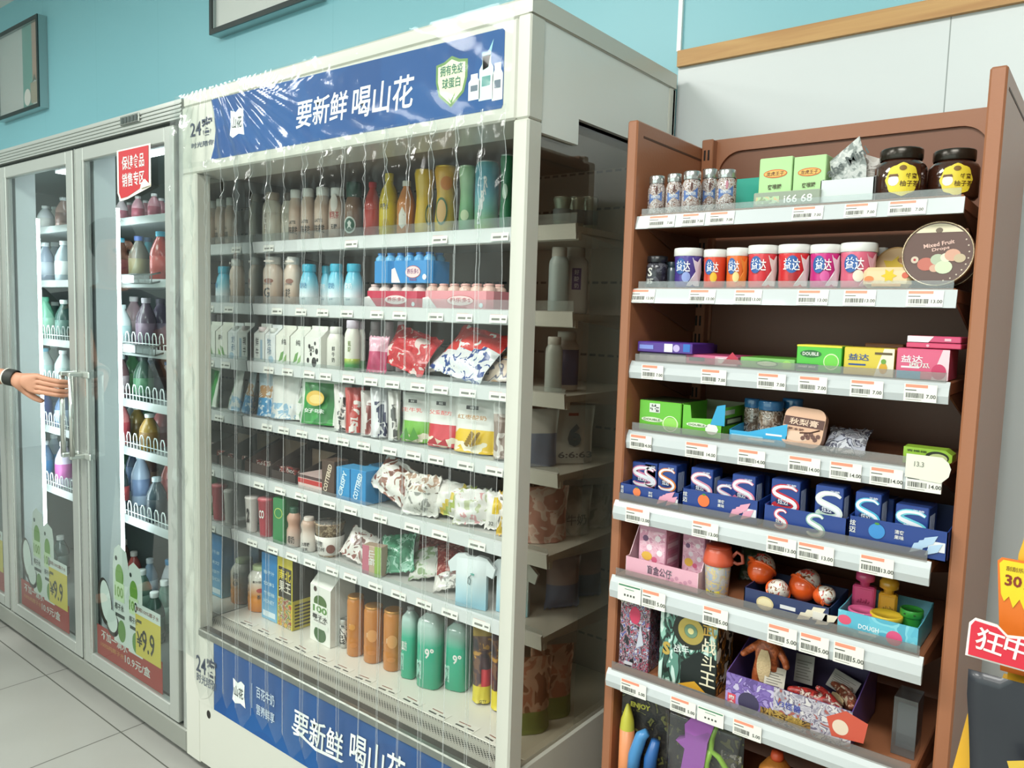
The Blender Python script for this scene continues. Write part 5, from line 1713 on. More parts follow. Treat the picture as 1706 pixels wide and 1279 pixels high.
z, yf = CS[6]
X0, X1, h = rect('5', 1358, 1560, 985, yf + .03, z)
shirt((X0 + X1) / 2, yf + .028, z, (X1 - X0) * .9, h, 'pale blue shirt shaped pouch ' + C6 + ', the left and nearer one', 1)
shirt((X0 + X1) / 2 + .095, yf + .06, z, (X1 - X0) * .9, h, 'pale blue shirt shaped pouch ' + C6 + ', the right one behind the post', 2)
for i, (X, Y) in enumerate(((1.165, .30), (1.165, .40))):
    m = MB().pouch(.09, .12, .04, zones((.5, pm('#6a7a9a', .4)), (1, pm('#a8989c', .4))), kind='pillow', seed=50 + i)
    m.build('snack_packet', None, (X, Y, z + .006), 1.0, label='dull blue and pink packet ' + C6 + ' behind the side glass, ' + ('front', 'back')[i] + ' one', cat='packet', group='bags behind the side glass')

# --- deck
C7 = 'on the chiller floor'
TEAB = [(0, 0), (.9, 0), (1, .02), (1, .30), (.96, .33), (1, .36), (1, .72), (.9, .80), (.6, .90), (.56, .915)]
TEAC = [(.64, .91), (.64, .985), (.58, 1), (0, 1)]
cb('6', 198, 328, 200, 7, 'tea_bottle', 'white labelled juice bottle with black script and orange foot ' + C7, 'bottle', grad(['#cf7a1f', '#d98a2c', '#d9d4c6', '#d9d8d0', '#d9d8d0'], 0, .20, .2), pm('#a9b98a', .4), None, prof=TEAB, capp=TEAC, dy=.012,
   deco=stack(wr('香', .60, .74, INKD, -.75, .5, .03), wr('心', .44, .58, INKD, -.75, .5, .03), wr('果汁饮料', .66, .72, INKD, .3, .9), spot('#b3443a', .5, .28, .05, .45), wr('茶', .30, .4, INKD, .35, .3)))
carton('6', 340, 390, 200, 7, 'juice_carton', 'tall blue and white carton ' + C7 + ', left one behind', 'carton', (grad(['#5a94b8', '#3f84b4', '#c9d4d6'], 0, .22), pm('#a9c4d2')), .06, dy=.03, group='blue juice cartons')
carton('6', 384, 462, 195, 7, 'juice_carton', 'tall blue carton with pale lettering ' + C7 + ', front one', 'carton', (grad(['#7ab0cc', '#2f7eb4', '#2a78b0'], 0, .22), pm('#4a90bc')), .06, dy=.012, group='blue juice cartons', deco=lambda m, w, h, y, d: [m.text(s, h * .06, pm('#b9d4e2'), (0, y, h * q), wid=w * .7) for s, q in (('柚子汁', .72), ('饮料', .55), ('葡萄柚', .40), ('HONEY', .28))] + [m.box(-w * .4, w * .4, y, 0, h * .05, h * .13, pm('#cfdce2'))])
carton('6', 464, 545, 215, 7, 'fruit_juice_box', 'tall dark box with yellow characters and fruit picture ' + C7, 'carton', (pm('#3a352a', .45), pm('#6a6a3a')), .075, dy=.012, rz=-.05, deco=lambda m, w, h, y, d: (
    m.box(-w / 2, w / 2, y, 0, h * .86, h, pm('#c9b83a')), m.text('南北', w * .42, pm('#dcc83a'), (0, y - .0004, h * .75), wid=w * .8, bold=.04), m.text('果王', w * .42, pm('#dcd6c4'), (0, y - .0004, h * .58), wid=w * .8, bold=.04),
    m.box(-w / 2, w / 2, y, 0, 0, h * .42, busy(['#a8483a', '#d0a23a', '#5a7a3a', '#c9b89a', '#8a3a2a'], 50, .4, 3.0)), m.box(w / 2, w / 2 + .0005, 0, d, 0, h * .42, pm('#b8a83a')), m.box(w / 2 - .004, w / 2, y - .0003, 0, 0, h, pm('#d2c43a')), m.box(-w / 2, -w / 2 + .004, y - .0003, 0, 0, h, pm('#d2c43a')),
    [m.box(w / 2 + .0005, w / 2 + .0009, d * .1, d * .9, h * (.04 + q * .05), h * (.065 + q * .05), pm('#4a4030')) for q in range(7)]))


def dcoco(m, w, h, y):
    m.disc(w * .32, pm('#4e6a3a'), (0, y, h * .72), ry=h * .13)
    m.box(-w * .36, w * .36, y - .0003, y, h * .52, h * .68, pm('#dfe3d6'))
    m.text('100', h * .12, pm('#5f8a4a'), (0, y - .0006, h * .60), wid=w * .7, bold=.04)
    m.text('椰子水', h * .09, INKD, (0, y - .0006, h * .455), wid=w * .75, bold=.04)
    m.text('COCONUT', h * .03, INKD, (0, y - .0006, h * .385), wid=w * .6)
    m.disc(w * .3, pm('#3f5f3a'), (0, y, h * .16), ry=h * .14)
    m.box(-w * .4, w * .4, y - .0003, y, h * .26, h * .34, pm('#d6dacf'))
    m.disc(w * .08, pm('#4a3a34'), (-w * .25, y, h * .94))


gable('6', 632, 742, 262, 7, 'tall white coconut water carton with green disc ' + C7, '#dcdcd4', dcoco, None, d=.085, dy=.012, group=None, rz=-.05, name='coconut_water_carton')
cb('6', 782, 828, 520, 7, 'small_can', 'small silver can with dark ring print ' + C7 + ' beside the orange bottles', 'can', pm('#b9b8b2', .3, .4), pm('#b4b6b4', .3, .8), (.15, .8, busy(['#c9c6be', '#3a3836', '#d0cdc6'], 60, .4, 2.0)), prof=CANP, capp=CANC, lid='rim', dy=.03)
OJ = clear('#d9a25a', .06, .06, .35, milkcol='#c9822e')
for i, (a, b, t_) in enumerate(((820, 908, 398), (906, 1006, 448), (1006, 1106, 468))):
    t = cb('6', a, b, t_, 7, 'orange_juice_bottle', 'tall clear bottle of orange juice with gold lid ' + C7 + ', ' + ('left', 'middle', 'right')[i] + ' one', 'bottle', pm('#b87430', .12, coat=.5), pm('#c08a4a', .3, .5), None, dy=.012 + .004 * i, lid='lid', group='orange juice bottles',
           prof=[(0, 0), (.92, 0), (1, .02), (1, .28), (.96, .31), (1, .34), (1, .9), (.9, .95)], capp=[(.93, .945), (.95, .97), (.9, .985), (.8, .985), (0, .982)], deco=stack(spot('#d2965a', .5, .55, .11, .25) if i else spot('#c98a3a', .5, .4, .05), wr('果汁', .46, .55, pm('#e6cfb4'), -.1, .6), spot('#c07a3a', .2, .45, .04, .2)))
TEAL_ = grad(['#2f9a78', '#2aa07e', '#2fa382', '#37a888', '#9fbfb4', '#b4c4be', '#a9bdb6'], .0, .22, .12)
TB = [(0, 0), (.92, 0), (1, .02), (1, .80), (.92, .87), (.5, .93), (.42, .95)]
for i, (a, b, t_, s, dy) in enumerate(((1098, 1184, 460, '真的', .02), (1180, 1322, 468, '9°', .012), (1322, 1458, 520, '9°', .05))):
    cb('6', a, b, t_, 7, 'green_tea_bottle', 'square clear bottle of teal green drink ' + C7 + ', ' + ('left one', 'middle one nearest the curtain', 'right one by the pouches')[i], 'bottle', TEAL_, clear('#dfe6e2', .1, .05, .25), None, dy=dy, sq=4, prof=TB, rz=.3, group='teal drink bottles', fat=.92,
       deco=(lambda s, i: stack(wr(s, .40, .54, PWH, .25 if i else -.3, .7, .03), lambda m, r, h: m.curved([(-.2 * r, -.12 * h), (.2 * r, -.12 * h), (.2 * r, .12 * h), (-.2 * r, .12 * h)], pm('#9ad0bc'), r * 1.0, .24 * h, -.55), wr('低糖', .12, .34, pm('#1f5a4a'), -.55, .3)))(s, i))
for i, (a, b, t_) in enumerate(((1405, 1515, 600), (1500, 1600, 580))):
    bag('6', a, b, t_, 7, 'jelly_pouch', 'tall dark red and yellow pouch ' + C7 + ', ' + ('left', 'right')[i] + ' one by right post', 'pouch', lambda u, v, s: pm('#c9b83a', .35) if v < .18 else (pm('#b8343c', .35) if v < .42 and u > -.2 else (busy(['#3a2c30', '#4a3438', '#6a4a3a', '#b8863a'], 24, .35, 2.0) if v < .85 else pm('#a98a3a', .35))), .05, lean=.1, yaw=.75, kind='stand', seed=60 + i, wk=.75, group='tall pouches by the right post', deco=lambda m, w, h, y: m.text('QTY', h * .04, INKD, (0, y - .02, h * .08)))
z, yf = CS[7]
for i, (X, Y) in enumerate(((1.15, .20), (1.15, .29))):
    m = MB().pouch(.11, .17, .06, zones((.3, pm('#7a8a4a', .4)), (1, busy(['#b87a62', '#c9a08a', '#8a5a44'], 20, .4, i + 2.0))), kind='stand', seed=70 + i)
    m.build('jelly_pouch', None, (X, Y, z + E_), .95, label='salmon coloured pouch ' + C7 + ' behind the side glass, ' + ('front', 'back')[i] + ' one', cat='pouch', group='bags behind the side glass')
for i in range(12):
    x = .16 + i * .088
    m = MB().box(-.03, .03, -.016, .016, 0, .0006, pm('#e0ddd2', .5))
    m.box(-.027, .008, .006, .009, .0006, .0009, pm('#8a5a4a')).box(-.027, -.002, -.008, -.003, .0006, .0009, TK).box(.006, .026, -.006, -.002, .0006, .0009, TK)
    m.build('price_card', None, (x, .088 + .022, z + .0002), random.uniform(-.1, .1), label='paper price card lying flat along the chiller floor edge, ' + ORD[i], cat='price card', group='price cards on the chiller floor')
# ================================================================ goods on the brown rack
def gcyl(k, x0, x1, yt, sh, name, label, cat, body, cap, lab=None, dy=.022, rz=.2, fat=1.0, **kw):
    z, yf = GS[sh]
    r = .025
    for _ in range(3):
        x, r, h = cyl(k, x0, x1, yt, yf + dy + r, z)
    r *= fat
    h = min(h, GTOPZ[sh])
    return bottle(name, label, cat, (x, yf + dy + r, z + E_ + kw.pop('z0', 0.0)), r, h, body, cap, lab, rz=rz, **kw)


def gcart(k, x0, x1, yt, sh, name, label, cat, mats, **kw):
    kw.setdefault('dy', .022)
    return carton(k, x0, x1, yt, sh, name, label, cat, mats, zs=GS[sh], **kw)


GTOPZ = {'A': .19, 'B': .117, 'C': .119, 'D': .113, 'E': .112, 'F': .126, 'G': .166, 'H': .21}   # free height over each rack shelf
RA = 'on the top rack shelf'
MINT = [(0, 0), (.92, 0), (1, .03), (1, .62), (.93, .70), (.8, .76), (.78, .79)]
MINC = [(.86, .785), (.88, .80), (.88, .965), (.82, .985), (0, .985)]
for i, (a, b, t_, dy) in enumerate(((128, 202, 288, .016), (204, 274, 279, .022), (272, 353, 268, .016), (353, 424, 259, .055), (417, 501, 262, .016))):
    gcyl('A', a, b, t_, 'A', 'mint_jar', 'small glass mint jar with silver cap ' + RA + ', ' + ORD[i], 'jar', busy(['#a89a92', '#c9c6c4', '#8a6a5c', '#d2d0d0', '#6a5048'], 130, .12, i * .7, coat=.8), pm('#c4c6c4', .22, .85), None, dy=dy, prof=MINT, capp=MINC,
         group='mint jars on the top rack shelf', deco=stack(lambda m, r, h: m.curved([(-.75 * r, -.17 * h), (.75 * r, -.10 * h), (.75 * r, .16 * h), (-.75 * r, .10 * h)], busy(['#3f5a94', '#5a78b0', '#4a6aa4'], 60, .3), r * .99, .42 * h, .15), lambda m, r, h: m.wrap('WINTER', .08 * h, PWH, r * 1.0, .43 * h, .15, wid=r * 1.1), spot('#5a3a34' if i < 4 else '#b87a8a', .6, .14, .1, .25)))
gcart('A', 498, 600, 297, 'A', 'paper_tray', 'plain teal cardboard box standing behind the mint jars and green boxes', 'box', (pm('#1f9a86', .5),), d=.05, dy=.10)


def dherb(m, w, h, y, d):
    m.disc(w * .36, pm('#c9602c'), (0, y, h * .68), ry=h * .085, n=20)
    m.disc(w * .33, pm('#dfae58'), (0, y - .0003, h * .68), ry=h * .065, n=20)
    m.text('龙虎王子', h * .085, pm('#5a2a1a'), (0, y - .0006, h * .68), wid=w * .54)
    m.text('爽喉糖', h * .10, pm('#4a4a2c'), (0, y - .0006, h * .42), wid=w * .42)
    m.box(-w * .28, w * .26, y - .0002, y, h * .1, h * .13, pm('#6a9a5a'))


gcart('A', 595, 736, 211, 'A', 'lozenge_box', 'pale green lozenge box with gold plaque ' + RA + ', left one', 'box', (pm('#a9cf92', .4), pm('#c4dfae')), d=.045, dy=.035, deco=dherb, group='pale green lozenge boxes', wk=.98)
gcart('A', 738, 880, 204, 'A', 'lozenge_box', 'pale green lozenge box with gold plaque ' + RA + ', right one', 'box', (pm('#a9cf92', .4), pm('#c4dfae')), d=.045, dy=.035, deco=dherb, group='pale green lozenge boxes', rz=-.03, wk=.97)
gcart('A', 570, 850, 352, 'A', 'flat_mint_box', 'low grey green box with pale numerals lying before the green lozenge boxes', 'box', (pm('#8f9a88', .4), pm('#b4c0a8')), d=.014, dy=.016, deco=lambda m, w, h, y, d: (m.text('i66 68', h * .55, pm('#dfe3dc'), (w * .18, y - .0003, h * .45), wid=w * .42), m.box(-w * .46, -w * .1, y, 0, h * .2, h * .7, busy(['#c9b58a', '#a9c49a', '#8a9a7a'], 60, .4))))
tray('A', 852, 1078, 300, 'A', 'paper_tray', 'white open display box holding the pointed paper packets', 'tray', pm('#cdd6d4', .5), pm('#b9c2c0', .5), .07, zs=GS['A'], dy=.022, back=1.5, side=1.2)


def packet(k, pts, Y, label, mat, T=.012, extra=None):
    q = [at(k, a, b, Y) for a, b in pts]
    c = sum(q, Vector()) / len(q)
    zb = min(p.z for p in q)
    m = MB()
    n = len(q)
    vs = [(p.x - c.x, -.001, p.z - zb) for p in q] + [(p.x - c.x, .001, p.z - zb) for p in q] + [(0, -T / 2, c.z - zb), (0, T / 2, c.z - zb)]
    fs = [(i, (i + 1) % n, 2 * n) for i in range(n)] + [(n + (i + 1) % n, n + i, 2 * n + 1) for i in range(n)] + [(i, n + i, n + (i + 1) % n, (i + 1) % n) for i in range(n)]
    m.add(vs, fs, mat, False)
    if extra:
        extra(m, c, zb, T)
    return m.build('paper_packet', None, (c.x, Y, zb), label=label, cat='packet', group='pointed paper packets')


packet('A', [(905, 360), (1040, 355), (1045, 240), (1015, 118), (890, 225), (898, 300)], GS['A'][1] + .045, 'grey printed paper packet with tall pointed corner in the white display box', busy(['#b9bdb8', '#c4c6c2', '#a9aeaa', '#7a827e'], 70, .5, 2.0),
       extra=lambda m, c, zb, T: m.text('abs Mini', .016, pm('#4a5250'), (0.0, -T / 2 - .0015, .052), (.86, 0, .5), (-.5, 0, .86)))
packet('A', [(1030, 350), (1085, 350), (1108, 215), (1040, 195)], GS['A'][1] + .062, 'small brownish paper packet behind the tall pointed one', busy(['#b4aca4', '#c4beb8', '#8a8078'], 60, .5, 4.0))
HONP = [(0, 0), (.88, 0), (1, .05), (1, .62), (.9, .70), (.74, .75), (.74, .78)]
HONC = [(.80, .775), (.82, .80), (.82, .96), (.78, .985), (0, .985)]
for i, (a, b, t_, dy) in enumerate(((1088, 1302, 178, .018), (1300, 1512, 171, .022))):
    def dh(m, r, h):
        n = 32
        m.curved([((.62 + .03 * math.cos(8 * 2 * math.pi * j / n)) * r * math.cos(2 * math.pi * j / n), (.30 + .015 * math.cos(8 * 2 * math.pi * j / n)) * h * math.sin(2 * math.pi * j / n)) for j in range(n)], pm('#e0cb3a', .4), r * .99, .36 * h, .05)
        m.curved([(.2 * r * math.cos(j * .5), .10 * h * math.sin(j * .5)) for j in range(13)], pm('#e9e4d8'), r * 1.0, .34 * h, -.28)
        m.curved([(-.2 * r, .05 * h), (.2 * r, .05 * h), (.15 * r, .1 * h), (-.15 * r, .1 * h)], pm('#6a4a2a'), r * 1.01, .36 * h, -.28)
        m.curved([(.14 * r * math.cos(j * .5), .05 * h * math.sin(j * .5)) for j in range(13)], pm('#7a5a1e'), r * 1.0, .57 * h, .05)
        m.wrap('蜂蜜', .10 * h, pm('#4a2a14'), r * 1.0, .42 * h, .38)
        m.wrap('柚子茶', .11 * h, pm('#4a2a14'), r * 1.0, .28 * h, .32)
    gcyl('A', a, b, t_, 'A', 'honey_jar', 'dark jar with black lid and yellow label ' + RA + ', ' + ('left one' if i == 0 else 'right one'), 'jar', pm('#3a2016', .1, coat=.8), pm('#2a241c', .25, .4), None, dy=dy, prof=HONP, capp=HONC, lid='lid',
         group='honey jars with yellow labels', deco=dh, fat=.95, rz=.25)

RBs = 'on the second rack shelf'
gcyl('A', 120, 212, 624, 'B', 'gum_jar', 'small black jar with silver letter S ' + RBs, 'jar', busy(['#26242a', '#33323a', '#5a5a62'], 60, .2, 1.0), pm('#1c1c20', .3), None, prof=MINT, capp=[(.92, .785), (.94, .8), (.94, .97), (.88, .985), (0, .985)], lid='lid', deco=stack(wr('S', .34, .62, PWH, -.4, .5, .03), wr('薄荷', .1, .28, PWH, -.4, .8)))
gcyl('A', 200, 252, 648, 'B', 'gum_jar', 'grey blue jar half hidden behind the black jar ' + RBs, 'jar', pm('#6a7a82', .2, coat=.4), pm('#3a4a52', .3), None, dy=.06, prof=MINT, capp=[(.92, .785), (.94, .8), (.94, .97), (.88, .985), (0, .985)], lid='lid')
GUMB = [(0, 0), (.86, 0), (.9, .02), (.93, .2), (.92, .4), (.96, .6), (.99, .76), (.97, .785)]
GUMC = [(1.0, .785), (1.03, .80), (1.03, .96), (1.0, .985), (0, .99)]
GUMS = [(238, 362, 592, '#4a3a8a', '#d9d4e2', 'purple', '#8a9ad0'), (362, 462, 597, '#d0452c', '#d0452c', 'red with lemon', '#e0b02a'), (458, 552, 590, '#dc6a2c', '#e08a3a', 'orange', '#e6cf8a'), (550, 678, 580, '#cf3c44', '#dfd9d6', 'red and white', '#c92c34'),
        (677, 813, 577, '#c92c30', '#e0dad6', 'bright red', '#a9242a'), (812, 940, 577, '#c22a7a', '#e2d2dc', 'magenta', '#d05a9a'), (941, 1090, 570, '#d0627a', '#dfa8b2', 'pale pink', '#e0d8c4')]
for i, (a, b, t_, c, c2, nm, fr) in enumerate(GUMS):
    def dg(m, r, h, c=c, c2=c2, fr=fr, i=i):
        if c2 != c:
            m.curved([(-.2 * r, -.36 * h), (.75 * r, -.36 * h), (1.0 * r, 0), (.85 * r, .34 * h), (.15 * r, .34 * h), (.42 * r, 0)], pm(c2, .3), r * .975, .40 * h, .35)
        m.curved([(.42 * r * math.cos(j * .4), .20 * h * math.sin(j * .4)) for j in range(16)], pm('#2f5a9a', .3), r * .985, .53 * h, -.35 if i != 4 else 0)
        m.wrap('益', .26 * h, pm('#f2f2ee'), r * .995, .54 * h, -.42 if i not in (1, 4, 5) else -.30, wid=.48 * r, bold=.03)
        m.wrap('达', .26 * h, pm('#f2f2ee'), r * .995, .52 * h, .12 if i not in (1, 4, 5) else .25, wid=.48 * r, bold=.03)
        m.curved([(.3 * r * math.cos(j * .4), .13 * h * math.sin(j * .4)) for j in range(16)], pm(fr, .3), r * .97, .26 * h, .1)
    gcyl('A', a, b, t_, 'B', 'gum_bottle', nm + ' chewing gum bottle with white lid ' + RBs, 'bottle', pm(c, .25, coat=.3), pm('#e2e2de', .35), None, dy=.018, prof=GUMB, capp=GUMC, lid='lid', fat=.96, group='white lidded chewing gum bottles', deco=dg)
gcyl('A', 1085, 1132, 588, 'B', 'gum_bottle', 'pink chewing gum bottle half hidden behind the pale pink one', 'bottle', pm('#c97a8a', .25), pm('#dcdcd8', .35), None, dy=.085, prof=GUMB, capp=GUMC, lid='lid', group='white lidded chewing gum bottles')


def tin(k, cx, cy, rpx, Y, sh, label, rim, face, deco, T=.024, lean=.16, name='sweet_tin', yaw=0.0):
    """Round flat tin standing on its edge, leaning back."""
    z = GS[sh][0]
    p = at(k, cx, cy, Y)
    r = rpx / KR[k][2] * dep(p) / FPX
    t = thing(name, label, 'tin', (min(p.x, 1.974 - r * 1.01), Y, z + E_ + T * math.sin(lean) + .001), (-lean, 0, yaw), 'round sweet tins')
    m = MB()
    prof = [(0, 0), (r * .97, 0), (r, .002), (r, T - .008)]
    m.lathe(prof, rim, seg=48)
    m.v = [(a, T - c, b + r) for a, b, c in m.v]
    m.build('tin_body', t)
    m = MB()
    m.lathe([(r * 1.005, T - .010), (r * 1.01, T - .001), (r * .97, T), (r * .955, T - .002)], rim, seg=48)
    m.lathe([(0, T - .002), (r * .955, T - .002)], face, seg=48)
    m.v = [(a, T - c, b + r) for a, b, c in m.v]
    deco(m, r, 0.0016)
    m.build('lid', t)
    return t


GOLD = pm('#b9a58a', .25, .75)


def dfruit(m, r, y):
    o = lambda a, b: (a * r, y, r + b * r)
    m.poly([(r * .93 * math.cos(a), r * .93 * math.sin(a)) for a in [math.radians(45 + q * 9) for q in range(11)]], pm('#d9cdb0'), o(0, 0))
    m.disc(r * .1, pm('#6a5a4a'), (0, y - .0004, r * 1.72), ry=r * .08)
    m.text('Mixed Fruit', r * .13, pm('#d9b4a8'), (0.02 * r, y - .0004, r * 1.30), (.985, 0, .17), (-.17, 0, .985), wid=r * .85)
    m.text('Drops', r * .13, pm('#d9b4a8'), (.08 * r, y - .0004, r * 1.14), (.985, 0, .17), (-.17, 0, .985), wid=r * .48)
    for a, b, rr, c in ((-.3, -.32, .24, '#b8685a'), (.02, -.18, .2, '#a9b49a'), (.2, -.42, .24, '#c4cfae'), (.42, -.05, .22, '#c99a84'), (.25, -.12, .16, '#cfd2b8'), (.62, -.15, .16, '#b8a88a'), (-.05, -.45, .14, '#c9a08a')):
        m.disc(r * rr, pm(c, .5), (a * r, y - .0004 - .0001 * (a + 1), r + b * r), ry=r * rr * .85, n=16)
    m.disc(r * .11, pm('#c9b8a4'), (-.62 * r, y - .0004, r * .82), n=14)
    m.disc(r * .04, pm('#a8303a'), (-.62 * r, y - .0007, r * .82), n=10)
    for q in range(9):
        a = math.radians(-75 + q * 13)
        m.disc(r * .025, pm('#c9bba8'), (r * .86 * math.cos(a), y - .0004, r + r * .86 * math.sin(a)), n=6)


tin('A', 1378, 640, 118, GS['B'][1] + .075, 'B', 'second round brown tin half hidden behind the large fruit drops tin', GOLD, pm('#6a4a40', .4), lambda m, r, y: None, lean=.10)
tin('A', 1366, 632, 137, GS['B'][1] + .010, 'B', 'large round brown fruit drops tin standing on the second rack shelf', GOLD, pm('#5e433c', .35, coat=.3), dfruit, lean=.07)
tin('A', 1160, 690, 85, GS['B'][1] + .07, 'B', 'round beige tin with yellow flower behind the rectangular beige tin', pm('#c9a06a', .3, .3), pm('#d9b482', .4), lambda m, r, y: (m.poly([(r * (.32 if j % 2 else .6) * math.cos(j * math.pi / 5), r * (.32 if j % 2 else .6) * math.sin(j * math.pi / 5)) for j in range(10)], pm('#dcb81e'), (-.1 * r, y, r)), m.disc(r * .3, pm('#b8804a'), (.35 * r, y, r * 1.35), ry=r * .16)), T=.02)


def dbeige(m, w, h, y, d):
    m.poly([(w * (.09 if j % 2 else .17) * math.cos(j * math.pi / 6), w * (.09 if j % 2 else .17) * math.sin(j * math.pi / 6)) for j in range(12)], pm('#d9b824'), (w * .05, y, h * .58))
    m.disc(w * .1, pm('#d9824a'), (-w * .36, y, h * .42), ry=h * .16)
    m.disc(w * .07, pm('#c9604a'), (w * .38, y, h * .6), ry=h * .15)
    m.box(-w * .3, w * .3, y, 0, h * .06, h * .2, pm('#d9a05a'))


gcart('A', 1030, 1235, 672, 'B', 'sweet_tin', 'rectangular beige tin with yellow flower in front of the round beige tin', 'tin', (pm('#dcc49a', .35, coat=.2), pm('#cfb084')), d=.035, dy=.014, bev=.006, deco=dbeige)

RC = 'on the third rack shelf'


def dgum(bg2, word, ink, split=.6, patch=None, art=None):
    def f(m, w, h, y, d):
        m.poly([(w * (split - .5), 0), (w / 2, 0), (w / 2, h), (w * (split - .5) + h * .3, h)], pm(bg2, .4), (0, y + .0003, 0))
        if patch:
            m.box(-w * .48, -w * .02, y, y + .0003, 0, h * .26, pm(patch))
        m.text(word, h * .24, ink, (-w * .2, y - .0003, h * .66), wid=w * .42, bold=.03)
        m.box(-w * .4, -w * .05, y, y + .0003, h * .36, h * .42, ink)
        if art:
            art(m, w, h, y - .0003)
    return f


gcart('C', 125, 340, 549, 'C', 'gum_box', 'grey flat gum box with code panel under the purple box ' + RC, 'box', (pm('#a9a6ac', .4), pm('#7a5a9a')), d=.12, dy=.022, group='flat gum boxes', deco=lambda m, w, h, y, d: (m.box(w * .1, w * .48, y, 0, h * .1, h * .9, pm('#c4c2c6')), m.text('薄荷', h * .4, PWH, (-w * .2, y - .0003, h * .5))), wk=.97)
zc = rect('C', 125, 340, 549, GS['C'][1] + .022, GS['C'][0])[2] + .0016
carton('C', 98, 342, 501, None, 'gum_box', 'purple flat gum box with white and blue panels lying on the grey box', 'box', (pm('#4e2a8a', .35, coat=.2), pm('#5a3496')), d=.10, dy=.014, zs=(GS['C'][0], GS['C'][1]), z0=zc, group='flat gum boxes', wk=.97,
       deco=lambda m, w, h, y, d: (m.box(0, w * .15, y, 0, h * .1, h * .9, pm('#dcdce2')), m.box(w * .34, w * .46, y, 0, h * .2, h * .95, pm('#2f6ab8')), m.box(-w * .46, -w * .2, y, 0, h * .3, h * .7, pm('#7a8ad0')), m.disc(h * .35, pm('#b8a8d6'), (w * .22, y, h * .5))))
carton('C', 345, 432, 512, None, 'gum_box', 'small purple box end beside the long purple gum box', 'box', (pm('#3f2278', .35), pm('#5a3496')), d=.06, dy=.085, zs=(GS['C'][0], GS['C'][1]), z0=zc, group='flat gum boxes', deco=lambda m, w, h, y, d: m.disc(h * .35, pm('#a8a0c4'), (w * .2, y, h * .5)))
gcart('C', 342, 580, 560, 'C', 'gum_box', 'low pink gum box with watermelon slice ' + RC, 'box', (pm('#c9688a', .4), pm('#b84a74')), d=.11, group='flat gum boxes', wk=.97, deco=lambda m, w, h, y, d: (m.box(w * .08, w * .48, y, 0, h * .05, h * .95, pm('#dcb4c2')), m.poly([(-.02, 0), (.02, 0), (0, .022)], pm('#b8324a'), (w * .4, y - .0003, h * .25)), m.box(-w * .42, -w * .12, y, 0, h * .35, h * .75, pm('#5a5a6a')), m.box(w * .14, w * .24, y - .0002, 0, h * .3, h * .8, pm('#e6e2e4'))))
gcart('C', 583, 830, 572, 'C', 'gum_box', 'low pale green gum box ' + RC, 'box', (pm('#7fb86a', .4), pm('#5a9a3a')), d=.11, group='flat gum boxes', wk=.97, deco=lambda m, w, h, y, d: (m.disc(w * .2, pm('#4a7a4a'), (0, y, h * .5), ry=h * .3), m.disc(w * .18, pm('#c4dcb4'), (0, y - .0003, h * .5), ry=h * .22), m.disc(w * .08, pm('#9acf6a'), (w * .36, y, h * .5), ry=h * .4)))
gcart('C', 832, 1036, 516, 'C', 'gum_box', 'bright green gum box with leaf and yellow top ' + RC, 'box', (pm('#4fb83c', .4, coat=.2), pm('#dcd03a')), d=.07, wk=.97, group='upright gum boxes', deco=lambda m, w, h, y, d: (m.disc(w * .24, pm('#2f6a34'), (-w * .18, y, h * .68), ry=h * .14), m.text('DOUBLE', h * .13, PWH, (-w * .18, y - .0004, h * .68), wid=w * .36), m.box(-w / 2, 0, y, 0, h * .06, h * .3, pm('#2f5a4a')), m.box(-w / 2, w / 2, y, 0, h * .94, h, pm('#dcd03a')),
      m.disc(w * .17, pm('#d0e6b0'), (w * .28, y, h * .42), ry=h * .30), m.disc(w * .15, pm('#6fc84a'), (w * .28, y - .0003, h * .42), ry=h * .26), m.text('SWEET MINT', h * .07, PWH, (-w * .25, y - .0005, h * .19), wid=w * .4)))
gcart('C', 1039, 1266, 527, 'C', 'gum_box', 'yellow and white gum box with pineapple ' + RC, 'box', (pm('#d2bc3a', .4, coat=.2), pm('#c4ae34')), d=.06, wk=.97, group='upright gum boxes', deco=dgum('#dfdcc4', '益达', pm('#33508a'), .62, None, lambda m, w, h, y: (m.box(w * .12, w * .46, y, y + .0002, h * .78, h * .86, pm('#5a4a2a')), m.disc(w * .08, pm('#cfa02a'), (w * .3, y, h * .3), ry=h * .2), m.disc(w * .05, pm('#6a9a3a'), (w * .3, y - .0002, h * .54), ry=h * .09))))
gcart('C', 1130, 1300, 510, 'C', 'gum_box', 'brown topped box behind the yellow gum box ' + RC, 'box', (pm('#8a5a34', .5), pm('#9a6a3a')), d=.04, dy=.10, group='upright gum boxes')
gcart('C', 1269, 1508, 532, 'C', 'gum_box', 'pink gum box with white wave and blue panel ' + RC, 'box', (pm('#d0587a', .4, coat=.2), pm('#c04a6c')), d=.08, wk=.97, group='upright gum boxes', deco=dgum('#dfc4cc', '益达', pm('#e6e2e4'), .68, '#3f9ac4', lambda m, w, h, y: (m.disc(w * .14, pm('#c03a62'), (w * .32, y, h * .28), ry=h * .25), m.text('西瓜', h * .16, PWH, (-w * .05, y, h * .46), wid=w * .4))))
zc = rect('C', 1269, 1508, 532, GS['C'][1] + .022, GS['C'][0])[2] + .0016
o1 = carton('C', 1306, 1560, 507, None, 'gum_box', 'flat pink box lying directly on the pink gum box', 'box', (pm('#c9486c', .4), pm('#b83f62')), d=.075, dy=.028, zs=(GS['C'][0], GS['C'][1]), z0=zc, wk=.95, group='flat gum boxes', deco=lambda m, w, h, y, d: m.disc(h * .28, pm('#e2a8b8'), (-w * .1, y, h * .5)))
zc2 = zc + rect('C', 1306, 1560, 507, GS['C'][1] + .028, GS['C'][0] + zc)[2] + .0012
